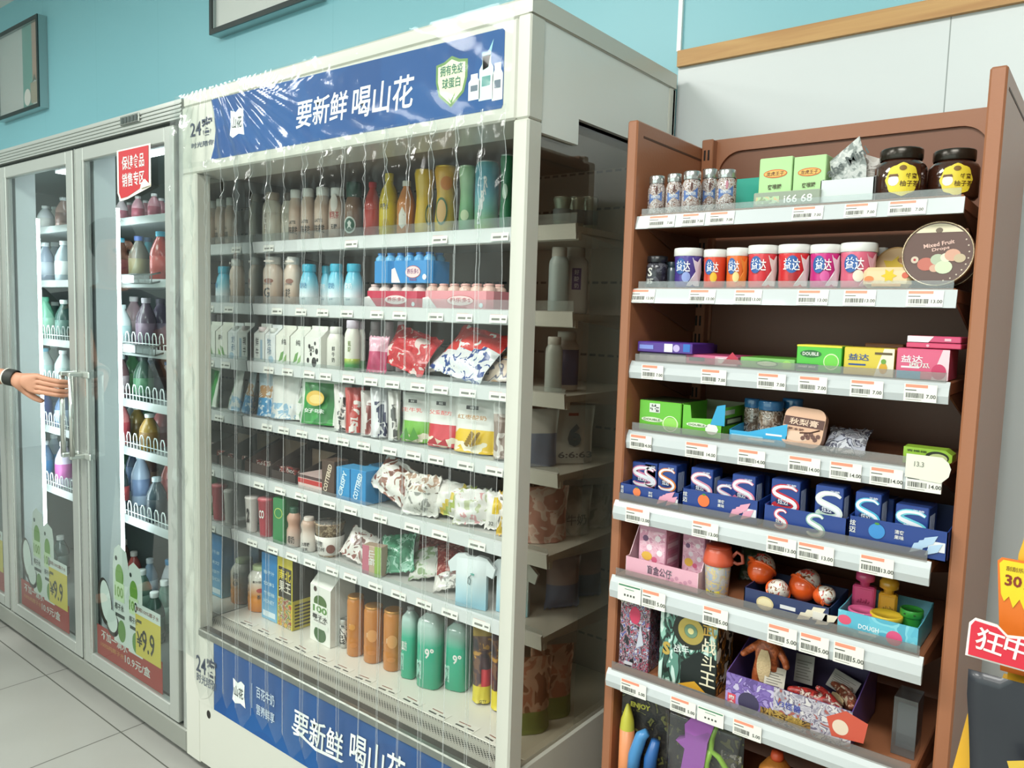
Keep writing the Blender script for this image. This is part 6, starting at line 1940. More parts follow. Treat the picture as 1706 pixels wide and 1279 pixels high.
carton('C', 1312, 1560, 477, None, 'gum_box', 'flat pink and white box topmost of the pink stack ' + RC, 'box', (pm('#c44a70', .4), pm('#c9486c')), d=.07, dy=.03, zs=(GS['C'][0], GS['C'][1]), z0=zc2, wk=.95, group='flat gum boxes', deco=lambda m, w, h, y, d: (m.poly([(-w * .5, 0), (-w * .1, 0), (w * .0, h), (-w * .5, h)], pm('#e0dcdc'), (0, y, 0)), m.box(w * .2, w * .32, y, 0, h * .3, h * .7, pm('#dcb4c0'))))

RD = 'on the fourth rack shelf'
GRN = pm('#62b42e', .4, coat=.2)


def dgbox(m, w, h, y, d):
    m.box(-w * .25, w * .0, y, 0, h * .62, h * .92, pm('#d2d6d0'))
    rr = random.Random(3)
    for q in range(26):
        a, b = rr.randint(0, 5), rr.randint(0, 5)
        m.box(-w * .235 + a * w * .036, -w * .235 + (a + .8) * w * .036, y - .0003, y, h * (.65 + b * .04), h * (.65 + (b + .8) * .04), pm('#6a706a'))
    m.disc(w * .26, pm('#d4dcc4'), (-w * .18, y, h * .38), ry=h * .08)
    m.text('DOUBLE', h * .07, pm('#3a6a2a'), (-w * .18, y - .0004, h * .38), wid=w * .4)
    m.disc(w * .2, pm('#8fd05a'), (w * .26, y, h * .3), ry=h * .2)
    m.ring(w * .16, w * .18, pm('#d9ecc0'), (w * .26, y - .0003, h * .3), k=.95)


gcart('D', 147, 330, 78, 'D', 'gum_box', 'bright green gum box with code square ' + RD + ', closed one', 'box', (GRN, pm('#3a4a2a')), d=.10, deco=dgbox, group='green gum boxes', dy=.02)
m = MB()
z, yf = GS['D']
X0, X1, h = rect('D', 334, 512, 92, yf + .02, z)
w = X1 - X0
d = .11
t_ = .0016
m.poly([(-w / 2, 0), (w / 2, 0), (w / 2, h * .92), (w * .34, h * .92), (w * .26, h * .6), (-w * .26, h * .55), (-w * .3, h * .95), (-w / 2, h * .95)], GRN, (0, 0, 0))
m.box(w / 2 - t_, w / 2, 0, d, 0, h * .95, GRN).box(-w / 2, -w / 2 + t_, 0, d, 0, h * .97, GRN).box(-w / 2, w / 2, d - t_, d, 0, h, pm('#6a6a52', .6)).box(-w / 2, w / 2, 0, d, 0, t_, GRN)
m.disc(w * .26, pm('#d4dcc4'), (-w * .12, -.0006, h * .36), ry=h * .07)
m.text('DOUBLE', h * .06, pm('#3a6a2a'), (-w * .12, -.001, h * .36), wid=w * .4)
m.disc(w * .16, pm('#dfe6dc'), (w * .25, -.0006, h * .28), ry=h * .17, n=9)
m.poly([(-.012, 0), (.016, 0), (.016, .04), (.0, .036)], pm('#2f9ac4'), (w * .36, -.0008, h * .42))
m.box(w / 2, w / 2 + .0005, d * .12, d * .85, h * .4, h * .62, pm('#2f3a2a')).box(w / 2 + .0005, w / 2 + .0008, d * .2, d * .78, h * .45, h * .57, pm('#b4c4a4'))
m.box(w / 2, w / 2 + .0005, d * .1, d * .5, h * .72, h * .86, pm('#c9d0bc'))
m.build('gum_display_box', None, ((X0 + X1) / 2, yf + .02, z + E_), label='open green gum display box with notched front and blue corner ' + RD, cat='box', group='green gum boxes')
for i, (a, b, t0, dy) in enumerate(((606, 692, 68, .075), (668, 778, 78, .045), (772, 862, 68, .085))):
    gcyl('D', a, b, t0, 'D', 'candy_jar', 'clear jar with translucent blue lid ' + RD + ', ' + ('left', 'middle and nearest', 'right')[i] + ' one', 'jar', busy(['#6a5648', '#8a7868', '#b4aaa0', '#54443a'], 110, .12, i * 1.0, coat=.8), pm('#2f6a9a', .15, coat=.6), None, dy=dy + .004, z0=.003, fat=.95, group='blue lidded candy jars', lid='lid',
         prof=[(0, 0), (.94, 0), (1, .03), (1, .68), (.92, .74), (.88, .76)], capp=[(1.0, .755), (1.03, .77), (1.03, .96), (.98, .985), (0, .985)])
CYAN = pm('#2fa0d0', .4, coat=.2)
tray('D', 535, 790, 215, 'D', 'candy_tray', 'cyan cardboard tray with slanted side holding the blue lidded jars', 'tray', CYAN, pm('#4aacd6', .5), .15, dy=.018, zs=GS['D'], back=1.5, side=1.3, deco=lambda m, w, h, y, d: (m.box(-w * .45, w * .1, y, 0, h * .2, h * .7, pm('#8fc9e2')), m.poly([(-w * .15, h), (w / 2, h), (w / 2, h * 2.0)], CYAN, (0, .0002, 0)), m.box(w * .15, w * .42, y, 0, h * .9, h * 1.05, pm('#e2e8ea')), m.box(-w * .15, w * .3, y - .0002, 0, h * .35, h * .5, pm('#d6dfe2'))))


def rrect(w, h, r, n=6):
    o = []
    for cx, cz, a0 in ((w / 2 - r, h - r, 0), (-w / 2 + r, h - r, 90), (-w / 2 + r, r, 180), (w / 2 - r, r, 270)):
        for i in range(n + 1):
            a = math.radians(a0 + 90 * i / n)
            o.append((cx + r * math.cos(a), cz + r * math.sin(a)))
    return o


z, yf = GS['D']
X0, X1, h = rect('D', 785, 965, 125, yf + .03, z)
w, h = (X1 - X0) * .98, h * 1.03
t = thing('candy_tin', 'brown and beige rounded tin with dark band leaning ' + RD, 'tin', ((X0 + X1) / 2 - .004, yf + .016, z + .0085), (-.28, .06, 0))
PK = pm('#b98a72', .35, .2)
MB().prism(rrect(w, h, .016), .006, .022, PK).build('tin_body', t)
m = MB().prism(rrect(w * 1.02, h * 1.01, .016), 0, .008, pm('#c09a80', .35, .2))
m.box(-w * .5, w * .5, -.0004, 0, h * .50, h * .74, pm('#4a2418'))
m.text('秋梨膏', h * .17, pm('#d9bca4'), (0, -.0008, h * .62), wid=w * .72)
m.disc(w * .3, pm('#cdaf98'), (-w * .12, -.0004, h * .24), ry=h * .13)
for q in range(7):
    m.disc(.004, pm('#5a3428'), (w * (.05 + .06 * q), -.0008, h * (.22 + .03 * ((q * 3) % 5))), n=8)
m.tube([(-w * .05, -.0006, h * .34), (w * .2, -.0006, h * .38), (w * .42, -.0006, h * .48)], .0012, pm('#4a2a1e'), 5)
m.text('草本糖', h * .07, pm('#5a3020'), (-w * .16, -.0008, h * .42), wid=w * .4)
m.build('lid', t)
bag('D', 940, 1130, 226, 'D', 'candy_blister', 'small clear and white blister pack lying ' + RD, 'packet', lambda u, v, s: busy(['#8a8c94', '#c9ccd2', '#5a5c6a', '#b4b8c4'], 50, .15, 3.0, coat=.6), .02, zs=GS['D'], lean=1.15, yaw=.1, dy=.02, seed=80, wr_=.006)
z, yf = GS['D']
X0, X1, h = rect('D', 1330, 1560, 290, yf + .03, z)
m = MB()
w = (X1 - X0) * .95
m.prism([(-w / 2, 0), (w / 2 - .012, 0), (w / 2, h * .35), (w / 2, h * .75), (w / 2 - .01, h), (-w / 2, h)], 0, .035, pm('#8fb83a', .4))
m.disc(w * .24, pm('#2a2e22'), (w * .2, -.0005, h * .55), ry=h * .35)
m.disc(w * .19, pm('#b9c48a'), (w * .22, -.0009, h * .5), ry=h * .27)
m.text('青橄榄', h * .14, pm('#2a3a14'), (-w * .22, -.0006, h * .8), wid=w * .42)
m.build('candy_box', None, ((X0 + X1) / 2 - .012, yf + .03, z + E_), label='green carton with black ring half hidden by the cream paper tag', cat='box')
a, b = at('D', 1310, 350, yf - .006), at('D', 1510, 350, yf - .006)
c, e = at('D', 1400, 312, yf - .006), at('D', 1400, 415, yf - .006)
w, h = b.x - a.x, c.z - e.z
m = MB().prism([(-w / 2, 0), (w * .3, -h * .1), (w * .46, h * .2), (w / 2, h * .55), (w * .44, h * .8), (w * .3, h), (-w / 2, h)], 0, .0008, pm('#dcdccc', .6))
m.text('13.3', h * .22, pm('#8a8a80'), (-w * .2, -.0005, h * .6), wid=w * .22)
m.build('paper_tag', None, ((a.x + b.x) / 2, yf - .0068, e.z), label='blank cream paper tag standing up from the fourth rack rail', cat='tag')

RE = 'on the fifth rack shelf'
NAVY = pm('#1f3c82', .35, coat=.3)


SP = [(.42, .86), (.20, .97), (-.18, .95), (-.40, .80), (-.36, .64), (-.05, .52), (.28, .40), (.40, .24), (.28, .09), (-.02, .03), (-.32, .06), (-.46, .16)]


def ess(m, cx, cz, w, h, y, back, front, r=.0021):
    """Swept letter S made of a coloured stroke under a pale one."""
    pts = []
    for i in range(len(SP) - 1):
        p0, p1, p2, p3 = SP[max(0, i - 1)], SP[i], SP[i + 1], SP[min(len(SP) - 1, i + 2)]
        for t in (0, .33, .67):
            pts.append(tuple(.5 * (2 * p1[k] + (p2[k] - p0[k]) * t + (2 * p0[k] - 5 * p1[k] + 4 * p2[k] - p3[k]) * t * t + (3 * p1[k] - p0[k] - 3 * p2[k] + p3[k]) * t ** 3) for k in (0, 1)))
    pts.append(SP[-1])
    for rr, mm, dy, dx in ((r * 1.9, back, 0, w * .02), (r, front, -.0004, 0)):
        vs, fs = [], []
        n = len(pts)
        for i, (a, b) in enumerate(pts):
            a0, b0 = pts[max(0, i - 1)]
            a1, b1 = pts[min(n - 1, i + 1)]
            d = Vector(((a1 - a0) * w, (b1 - b0) * h)).normalized()
            k = rr * (.55 + .8 * math.sin(math.pi * i / (n - 1)))
            for s_ in (-1, 1):
                vs.append((cx + a * w + dx - d.y * k * s_, y + dy, cz + (b - .5) * h + d.x * k * s_))
        fs = [(2 * i, 2 * i + 1, 2 * i + 3, 2 * i + 2) for i in range(n - 1)]
        m.add(vs, fs, mm)


def dfive(ring, letter='#e2e4ea', foot=None):
    def f(m, w, h, y, d):
        if foot:
            m.box(-w * .48, w * .48, y + .0002, 0, h * .02, h * .40, pm(foot, .4))
            m.disc(w * .46, pm(foot, .4), (0, y + .0001, h * .42), ry=h * .12)
        m.disc(w * .34, pm('#1a2a58'), (0, y - .0001, h * .52), ry=h * .09)
        ess(m, 0, h * .60, w * .95, h * .56, y - .0003, pm(ring), pm(letter), w * .050)
        m.text('炫迈', h * .13, pm('#d9dde6'), (-w * .05, y - .0012, h * .52), wid=w * .36)
        m.text('无糖', h * .07, pm('#c9cedb'), (w * .2, y - .0006, h * .90), wid=w * .34)
        for q in range(5):
            m.box(w / 2, w / 2 + .0004, d * (.2 + .12 * q), d * (.27 + .12 * q), h * .3, h * .8, pm('#a4aec4'))
    return f


G5 = 'navy gum packs with a large S'
FIVES = [(28, 136, 334, '#d07a9a', None, 'pink edged S at the far left', .055, 0), (166, 226, 348, '#c98a9a', None, 'pink edged S, second from left', .055, 0), (226, 312, 354, '#d0782a', None, 'orange edged S, third from left', .04, 0),
         (368, 472, 372, '#d08a9e', None, 'pink edged S, fourth from left', .045, 0), (482, 560, 428, '#d0a0b0', '#b06a86', 'leaning low behind the second tray', .05, 0), (548, 658, 402, '#dc8aa4', '#c0688a', 'rosy foot in the middle', .045, 0),
         (719, 855, 424, '#c02c3a', '#b8303a', 'red foot', .04, 0), (912, 1045, 452, '#cfd8d4', '#b9cfc0', 'white and pale green foot', .035, 0), (1087, 1210, 480, '#4ab0d0', '#2f8ab8', 'sky blue foot', .035, 0), (1260, 1420, 536, '#6ac0d0', '#3aa4bc', 'turquoise foot at the far right', .04, -.05)]
for i, (a, b, t0, rg, ft, lb, dy, rz) in enumerate(FIVES):
    gcart('D', a, b, t0, 'E', 'gum_pack', 'navy gum pack, ' + lb + ' ' + RE, 'gum pack', (NAVY, pm('#24386e')), d=.045 if i < 8 else .055, dy=dy, rz=rz, deco=dfive(rg, foot=ft), group=G5, wk=.93, z0=.004)
for i, (a, b, t0, dy) in enumerate(((60, 140, 326, .105), (255, 335, 345, .095), (385, 470, 360, .10), (600, 722, 398, .10), (770, 875, 422, .09), (1000, 1062, 470, .09), (1212, 1262, 505, .075))):
    gcart('D', a, b, t0, 'E', 'gum_pack', 'navy gum pack standing behind the S fronted packs, ' + ORD[i] + ' of that row', 'gum pack', (pm('#223c7a', .35, coat=.3), pm('#2a4684')), d=.035, dy=dy + .012, group=G5, z0=.004, wk=.9)


def dtray(fruit, ribbon, letters=False):
    def f(m, w, h, y, d):
        if letters:
            ess(m, -w * .28, h * .5, w * .15, h * .8, y - .0003, pm('#c9485a'), pm('#dfe2e6'), .0018)
            ess(m, w * .14, h * .5, w * .2, h * .9, y - .0003, pm('#8ab0a4'), pm('#dfe4e2'), .0022)
            m.text('炫迈', h * .2, PWH, (-w * .28, y - .001, h * .4))
            return
        m.text('炫', h * .2, PWH, (-w * .455, y - .0006, h * .78))
        m.text('迈', h * .2, PWH, (-w * .455, y - .0006, h * .54))
        m.disc(h * .26, pm(fruit, .45), (-w * .2, y - .0006, h * .62), ry=h * .26)
        m.disc(h * .08, pm('#4a8a3a', .5), (-w * .2, y - .0009, h * .88), ry=h * .04)
        m.text('清爽', h * .14, PWH, (w * .03, y - .0006, h * .72))
        m.text('果味', h * .14, PWH, (w * .03, y - .0006, h * .54))
        for q in range(4):
            m.poly([(0, 0), (.018, .008), (.024, .022), (.006, .016)], pm(ribbon, .4), (w * (.14 + .05 * q), y - .0007 - .0003 * q, h * (.12 + .12 * (q % 3))))
        m.box(w * .32, w * .48, y - .0008, 0, h * .3, h * .62, pm('#d9dade'))
    return f


GT = 'navy gum trays'
NT = pm('#1e2b50', .45)
tray('D', 22, 322, 452, 'E', 'gum_tray', 'navy cardboard tray with peach and pink ribbon ' + RE + ', leftmost', 'tray', NAVY, NT, .15, dy=.016, zs=GS['E'], back=1.2, side=1.05, deco=dtray('#e07a4a', '#d99ab0'), group=GT)
tray('D', 332, 668, 484, 'E', 'gum_tray', 'navy cardboard tray with peach and pink ribbon ' + RE + ', second from left', 'tray', NAVY, NT, .15, dy=.016, zs=GS['E'], back=1.2, side=1.05, deco=dtray('#e0703a', '#d99ab0'), group=GT)
tray('D', 688, 1056, 558, 'E', 'gum_tray', 'navy cardboard tray printed with two big letters S ' + RE, 'tray', NAVY, NT, .15, dy=.016, zs=GS['E'], back=1.25, side=1.05, deco=dtray('', '', True), group=GT)
tray('D', 1060, 1500, 612, 'E', 'gum_tray', 'navy cardboard tray with blue fruit and pale ribbon ' + RE + ', rightmost', 'tray', NAVY, NT, .15, dy=.016, zs=GS['E'], back=1.25, side=1.05, deco=dtray('#3a86c4', '#a9c4dc'), group=GT)

RF = 'on the sixth rack shelf'
PINK = pm('#d9a4b4', .45)


def dpink(m, w, h, y, d):
    m.box(-w * .46, w * .46, y + .0002, 0, h * .16, h * .92, busy(['#d49cb0', '#dcaabb', '#e0b8c6', '#c98aa2'], 60, .45, 2.0))
    for a, b, c in ((-.25, .75, '#6a4a6a'), (.2, .78, '#e6d6dc'), (-.1, .58, '#e2d2da'), (.28, .5, '#e6dce0'), (.1, .35, '#c9607e')):
        m.disc(w * .11, pm(c), (a * w, y, b * h), n=8)
    m.disc(w * .2, pm('#dcae4a'), (-w * .18, y - .0003, h * .40), ry=h * .09, n=10)
    m.text('盲盒公仔', h * .1, pm('#e9e2e6'), (w * .02, y - .0012, h * .10), wid=w * .9, bold=.06)
    m.text('盲盒公仔', h * .1, pm('#4a3a4e'), (w * .02, y - .0016, h * .10), wid=w * .86, bold=.02)
    for q in range(5):
        m.box(w / 2, w / 2 + .0004, d * .15, d * .85, h * (.15 + .15 * q), h * (.24 + .15 * q), pm(('#c07a92', '#e2c4cf')[q % 2]))


gcart('F', 182, 322, 66, 'F', 'blind_box', 'tall pink toy box with yellow spot in the pink tray, left one', 'box', (pm('#cf93aa', .4), pm('#c084a0')), d=.062, dy=.035, deco=dpink, group='pink toy boxes', wk=.92, z0=.004, hk=.94)
gcart('F', 388, 505, 100, 'F', 'blind_box', 'tall pink toy box with yellow spot in the pink tray, right one further back', 'box', (pm('#cf93aa', .4), pm('#c084a0')), d=.05, dy=.065, deco=dpink, group='pink toy boxes', wk=.9, z0=.004, hk=.92)
z, yf = GS['F']
X0, X1, h = rect('F', 122, 462, 300, yf + .016, z)
h = .040
m = MB()
w = X1 - X0
d = .13
pk2 = pm('#d6b4bc', .5)
m.box(-w / 2, w / 2, 0, .0015, 0, h, PINK).box(-w / 2, w / 2, 0, d, 0, .0012, pk2).box(-w / 2, w / 2, d - .0015, d, 0, .122, pk2)
for a in (-w / 2 - .0015, w / 2):
    m.prism([(0, 0), (d, 0), (d, .122), (d * .5, .118), (d * .22, h * 1.6), (d * .1, h * 1.0), (0, h)], a, a + .0015, pk2, 'x')
m.text('盲盒公仔', h * .42, pm('#efe6ea'), (-w * .02, -.001, h * .62), wid=w * .36, bold=.06)
m.text('盲盒公仔', h * .42, pm('#5a4256'), (-w * .02, -.0015, h * .62), wid=w * .35, bold=.02)
for q in range(6):
    m.disc(.004, pm('#c08a9e'), (w * (.1 + .06 * q), -.0004, h * (.3 + .1 * (q % 3))), n=8)
m.build('toy_tray', None, ((X0 + X1) / 2, yf + .016, z + E_), label='pink cardboard tray with curved sides holding the pink toy boxes', cat='tray')
z, yf = GS['F']
t = gcyl('F', 492, 636, 160, 'F', 'toy_cup', 'clear toy cup with orange domed lid and strap ' + RF, 'cup', busy(['#c9c6c4', '#b4bcc8', '#d9c98a', '#c9b4a8', '#a8b4c4'], 70, .15, 2.0, coat=.7), None, None, dy=.016, prof=[(0, 0), (.72, 0), (.78, .02), (.88, .62), (.9, .64)], fat=.97,
         deco=lambda m, r, h: (m.curved([(-.5 * r, -.04 * h), (.5 * r, -.04 * h), (.5 * r, .04 * h), (-.5 * r, .04 * h)], pm('#c4b43a'), r * .80, .09 * h, -.2), m.wrap('+50', .07 * h, pm('#4a4a2a'), r * .81, .09 * h, -.3)))
_, r, h = cyl('F', 492, 636, 160, yf + .05, z)
m = MB().lathe([(r * .9, h * .62), (r * .98, h * .64), (r * .96, h * .72), (r * .88, h * .86), (r * .78, h * .95), (r * .6, h * .985), (0, h)], pm('#c9573c', .35, coat=.3), seg=28)
m.lathe([(r * .8, h * .955), (r * .82, h * .98), (r * .5, h * 1.0), (0, h * 1.005)], pm('#b84a34', .35), seg=28)
m.build('lid', t)
MB().tube([(r * .9, 0, h * .80), (r * 1.2, -.004, h * .92), (r * 1.5, 0, h * .86), (r * 1.55, .004, h * .70), (r * 1.2, .004, h * .66), (r * .95, 0, h * .70)], .0032, pm('#b8604e', .4), 8).build('strap', t)
bag('F', 655, 775, 175, 'F', 'snack_bag', 'dark green bag in the shadow behind the orange lidded cup', 'bag', lambda u, v, s: busy(['#33402f', '#3f4e36', '#8a8a7a', '#28301f'], 24, .4, 2.0), .035, zs=GS['F'], lean=.15, dy=.14, seed=90)
z, yf = GS['F']
_, (TX0, TX1, TY, TZ, TH) = tray('F', 680, 1092, 415, 'F', 'egg_tray', 'navy cardboard tray with cream ribbon holding the orange eggs', 'tray', pm('#22305a', .4, coat=.2), pm('#2a3350', .5), .11, dy=.016, zs=GS['F'], back=1.1, side=1.0,
     deco=lambda m, w, h, y, d: (m.disc(h * .42, pm('#c9b88a'), (-w * .24, y, h * .45), ry=h * .34), m.disc(h * .34, pm('#d9cba4'), (-w * .24, y - .0003, h * .45), ry=h * .26), m.box(-w * .06, w * .12, y, 0, h * .42, h * .6, pm('#d0d0d0')), [m.poly([(0, 0), (.02, .004), (.026, .016), (.006, .014)], pm('#d6cdb8'), (w * (.14 + .07 * q), y - .0005 * q, h * (.1 + .2 * (q % 3)))) for q in range(5)], m.box(w * .32, w * .48, y - .002, 0, h * .3, h * .7, pm('#d0ccc4'))))


def egg(px, py, rpx, Y, rot, label, k='F', z=None):
    p = at(k, px, py, Y)
    r = rpx / KR[k][2] * dep(p) / FPX * .90
    if z is not None:
        p.z = z + r * .95
    t = thing('surprise_egg', label, 'egg', (p.x, Y, p.z), rot, 'orange and white eggs')
    n = 14
    prof = [(r * math.sin(math.pi * i / n) * (1 - .10 * math.cos(math.pi * (1 - i / n))), -r * 1.22 * math.cos(math.pi * i / n)) for i in range(n + 1)]
    lo, hi = [q for q in prof if q[1] <= .02 * r], [q for q in prof if q[1] >= -.02 * r]
    m = MB().lathe(hi, busy(['#b8483c', '#d9d2c8', '#ded8ce', '#dcd6cc', '#8a5a3a'], 95, .3, px * .01, coat=.4), seg=26)
    m.wrap('JOY', r * .34, pm('#c0342c'), r * .86, r * .62, .2, wid=r * .7, bold=.04)
    m.build('upper_shell', t)
    m = MB().lathe(lo, pm('#df5a24', .2, coat=.6), seg=26)
    m.build('lower_shell', t)
    m = MB().lathe([(r * 1.0, -.09 * r), (r * 1.12, -.06 * r), (r * 1.12, .04 * r), (r * 1.0, .07 * r)], pm('#e0602a', .2, coat=.6), seg=26)
    m.prism([(-r * .2, -r * 1.05), (r * .2, -r * 1.05), (r * .16, -r * 1.5), (-r * .16, -r * 1.5)], -r * .07, r * .05, pm('#e0602a', .2, coat=.6), 'z')
    m.build('rim', t)


egg(745, 312, 70, TY + .048, (-.75, -.25, -.35), 'white and orange egg at the left end of the navy tray')
egg(842, 380, 58, TY + .036, (.7, .35, .3), 'pinkish printed egg lying low between the two orange ones')
egg(958, 362, 76, TY + .054, (-.75, .18, -.3), 'largest looking white and orange egg in the middle of the navy tray')
egg(1062, 402, 50, TY + .045, (.6, .8, .6), 'tipped egg with reddish tab at the right end of the navy tray')

z, yf = GS['F']
_, (BX0, BX1, BY, BZ, BH) = tray('F', 1125, 1512, 515, 'F', 'dough_tray', 'light blue cardboard tray with pink badge holding the dough tubs', 'tray', pm('#5ab0c4', .4, coat=.2), pm('#7abccc', .5), .12, dy=.014, zs=GS['F'], back=1.2, side=1.0,
     deco=lambda m, w, h, y, d: (m.box(-w / 2, w / 2, y + .0003, 0, 0, h, busy(['#56acc4', '#62b6ca', '#7cc4d2', '#4fa4bc'], 18, .4, 1.0)), m.disc(h * .26, pm('#d2506e'), (-w * .41, y, h * .62), ry=h * .2), m.disc(h * .3, pm('#d0507a'), (w * .22, y, h * .36)), m.text('DOUGH', h * .2, pm('#d9e6ea'), (-w * .1, y - .0004, h * .5), wid=w * .26), m.box(-w * .22, w * .0, y, 0, h * .2, h * .3, pm('#b8d4dc'))))
for i, (a, b, t0, c, l, nm, dy) in enumerate(((1148, 1292, 462, '#cf5a8a', '#d2628f', 'pink', .008), (1276, 1436, 488, '#d0ac26', '#d4b432', 'yellow', .008), (1446, 1560, 470, '#2f8a34', '#36963c', 'green', .036))):
    Yc = BY + dy + .02
    for _ in range(2):
        x, r, h = cyl('F', a, b, t0, Yc, BZ)
        Yc = BY + dy + r + .004
    r *= .90
    bottle('dough_tub', 'flared ' + nm + ' dough tub in the light blue tray', 'tub', (max(min(x, BX1 - r - .004), BX0 + r * 1.08 + .004), Yc, BZ + .0006), r, h, pm(c, .35), pm(l, .3), None, group='dough tubs', prof=[(0, 0), (.66, 0), (.70, .03), (.88, .72), (.9, .74)],
           capp=[(.9, .72), (1, .74), (1, .95), (.96, .98), (.86, .98), (.84, .94), (0, .94)], lid='lid', deco=(lambda m, r, h: [m.disc(r * .12, pm('#1a3a1c'), (s_ * r * .4, -r * .93, h * .86), ry=r * .07, n=10) for s_ in (-1, 1)]) if i == 2 else None)
for i, (a, b, t0, yb, c, nm) in enumerate(((1192, 1312, 348, 465, '#c94a78', 'pink'), (1316, 1414, 388, 485, '#c9962c', 'yellow'))):
    Y = BY + .066
    u, v, e = at('F', a, t0, Y), at('F', b, t0, Y), at('F', (a + b) / 2, yb, Y)
    w, h = (v.x - u.x) * .92, u.z - e.z
    t = thing('dough_mould', nm + ' square toy mould with round knob standing behind the dough tubs', 'toy', ((u.x + v.x) / 2, Y, BZ + .0006), (0, 0, .1), 'toy moulds in the light blue tray')
    H = u.z - BZ
    cm_ = pm(c, .25, coat=.4)
    m = MB().box(-w / 2, w / 2, 0, .016, 0, H, cm_, .003)
    m.box(-w * .36, w * .36, -.0012, 0, H * .45, H * .92, pm(c, .45))
    for q in range(5):
        m.tube([(-w * .25 + q * w * .11, -.002, H * .55), (-w * .2 + q * w * .11, -.002, H * (.62 + .04 * (q % 2)))], .0012, pm('#b8923a' if i else '#b03a66'), 5)
    m.build('mould_plate', t)
    MB().lathe([(0, 0), (.008, 0), (.008, .006), (.015, .010), (.015, .020), (.010, .026), (0, .027)], cm_, (0, .008, H - .0005), seg=20).build('knob', t)

RG = 'on the seventh rack shelf'
gcart('G', 122, 270, 40, 'G', 'toy_box', 'tall black toy box with crowded red and violet print ' + RG, 'box', (busy(['#1c1a20', '#26242c', '#8a8a94', '#a8344e', '#3a3646', '#c4c4ca', '#4a4a8a'], 130, .3, 2.0, stretch=(1, 1, .6)), pm('#1a181c')), d=.06, dy=.03, wk=.92, rz=.05, deco=lambda m, w, h, y, d: (
    m.text('机甲', h * .1, pm('#c9c4b4'), (-w * .3, y - .0003, h * .92)), m.disc(.012, pm('#c03a5a'), (0, y, h * .74), ry=.018, n=9), m.poly([(-.008, 0), (.008, .01), (0, .05)], pm('#b9bcc8'), (w * .2, y - .0003, h * .3)), m.box(-w * .3, -w * .02, y - .0004, 0, h * .04, h * .08, pm('#c9ccd4'))))
z, yf = GS['G']
X0, X1, h = rect('G', 292, 470, 120, yf + .03, z)
w = (X1 - X0) * 1.0
a = at('G', 292, 430, yf + .02)
m = MB()
w, h, d = .118, .158, .075
m.box(-w / 2, w / 2, 0, d, 0, h, pm('#2a332e', .35, coat=.3), .001)
m.box(-w / 2 + .001, w / 2 - .001, -.0006, 0, .001, h - .001, busy(['#c9dcd4', '#8ab8a8', '#2a4a40', '#121e1a', '#5a8a7c', '#c4dcd4'], 28, .3, 3.0, stretch=(1.6, 1, .5)))
m.poly([(-w * .1, 0), (w * .5, 0), (w * .5, h * .45), (w * .2, h * .5), (-w * .1, h * .3)], pm('#101a18'), (0, -.001, 0))
m.poly([(-w * .2, 0), (w * .3, 0), (w * .1, h * .1)], pm('#c9982c'), (w * .05, -.0014, h * .02))
m.ring(.025, .036, pm('#22261f', .3), (.006, -.0018, h * .72), n=32)
m.ring(.013, .026, pm('#b8a45a', .3, .6), (.006, -.0022, h * .72), n=32)
m.disc(.0135, pm('#6a8a70', .3), (.006, -.0022, h * .72))
m.disc(.006, pm('#d2c88a', .3), (.006, -.0026, h * .72))
m.text('S', .026, pm('#b49a4a'), (-w * .36, -.0022, h * .42), bold=.05)
m.text('战车', .016, pm('#dfe6e2'), (-w * .1, -.0022, h * .47), (.98, 0, .17), (-.17, 0, .98))
for q, ch in enumerate('武战斗王'):
    m.text(ch, .028, pm('#d9d2b8' if q else '#c9a24a'), (w * .37, -.0026, h * (.80 - .2 * q)), bold=.05)
m.box(w / 2, w / 2 + .0006, .002, d - .002, .002, h - .002, busy(['#1a1612', '#c98a34', '#6a4a24', '#2a241c', '#d9cdb8'], 34, .3, 4.0))
m.build('toy_box', None, (at('G', 440, 480, yf + .03).x - .006, yf + .028, z + E_), .0, label='green and black toy box with golden wheel print ' + RG, cat='box')

z, yf = GS['G']
_, (PX0, PX1, PY, PZ, PH) = tray('G', 612, 1212, 480, 'G', 'figure_tray', 'violet printed display tray of toy monsters ' + RG, 'tray', pm('#5f4a86', .35, coat=.2), pm('#4a3f5e', .5), .16, dy=.014, zs=GS['G'], back=1.8, side=1.25,
     deco=lambda m, w, h, y, d: (m.box(-w / 2, -w * .1, y + .0003, 0, 0, h, busy(['#b8b0cc', '#6a5498', '#7a64a8', '#5a4684', '#9a88c0'], 40, .35, 1.0)), m.box(-w * .1, w / 2, y + .0003, 0, 0, h, busy(['#9a5048', '#8a8694', '#a8a4ae', '#b9b4bc', '#6a6478', '#c9c4c4'], 60, .35, 5.0)), m.box(-w * .48, -w * .41, y, 0, h * .14, h * .42, pm('#c9485a')), m.text('奥', h * .2, PWH, (-w * .445, y - .0004, h * .28)), m.disc(h * .3, pm('#3a3450'), (-w * .3, y, h * .3)),
                              m.box(-w * .2, w * .2, y - .0002, 0, h * .12, h * .34, busy(['#5a4326', '#8a6a34', '#3a2c1c', '#a8843f'], 60, .4, 2.0)), m.text('V3怪兽', h * .2, pm('#3f4a9a'), (w * .02, y - .0006, h * .60), wid=w * .2), m.poly([(0, 0), (.05, .005), (.055, .04), (.02, .05), (-.01, .03)], pm('#c0503c'), (w * .36, y - .0003, h * .2)), m.disc(h * .2, pm('#d6c4b0'), (w * .42, y - .0005, h * .5)), m.text('怪兽', h * .3, pm('#a88a44'), (0, y - .001, h * .24), wid=w * .3)))


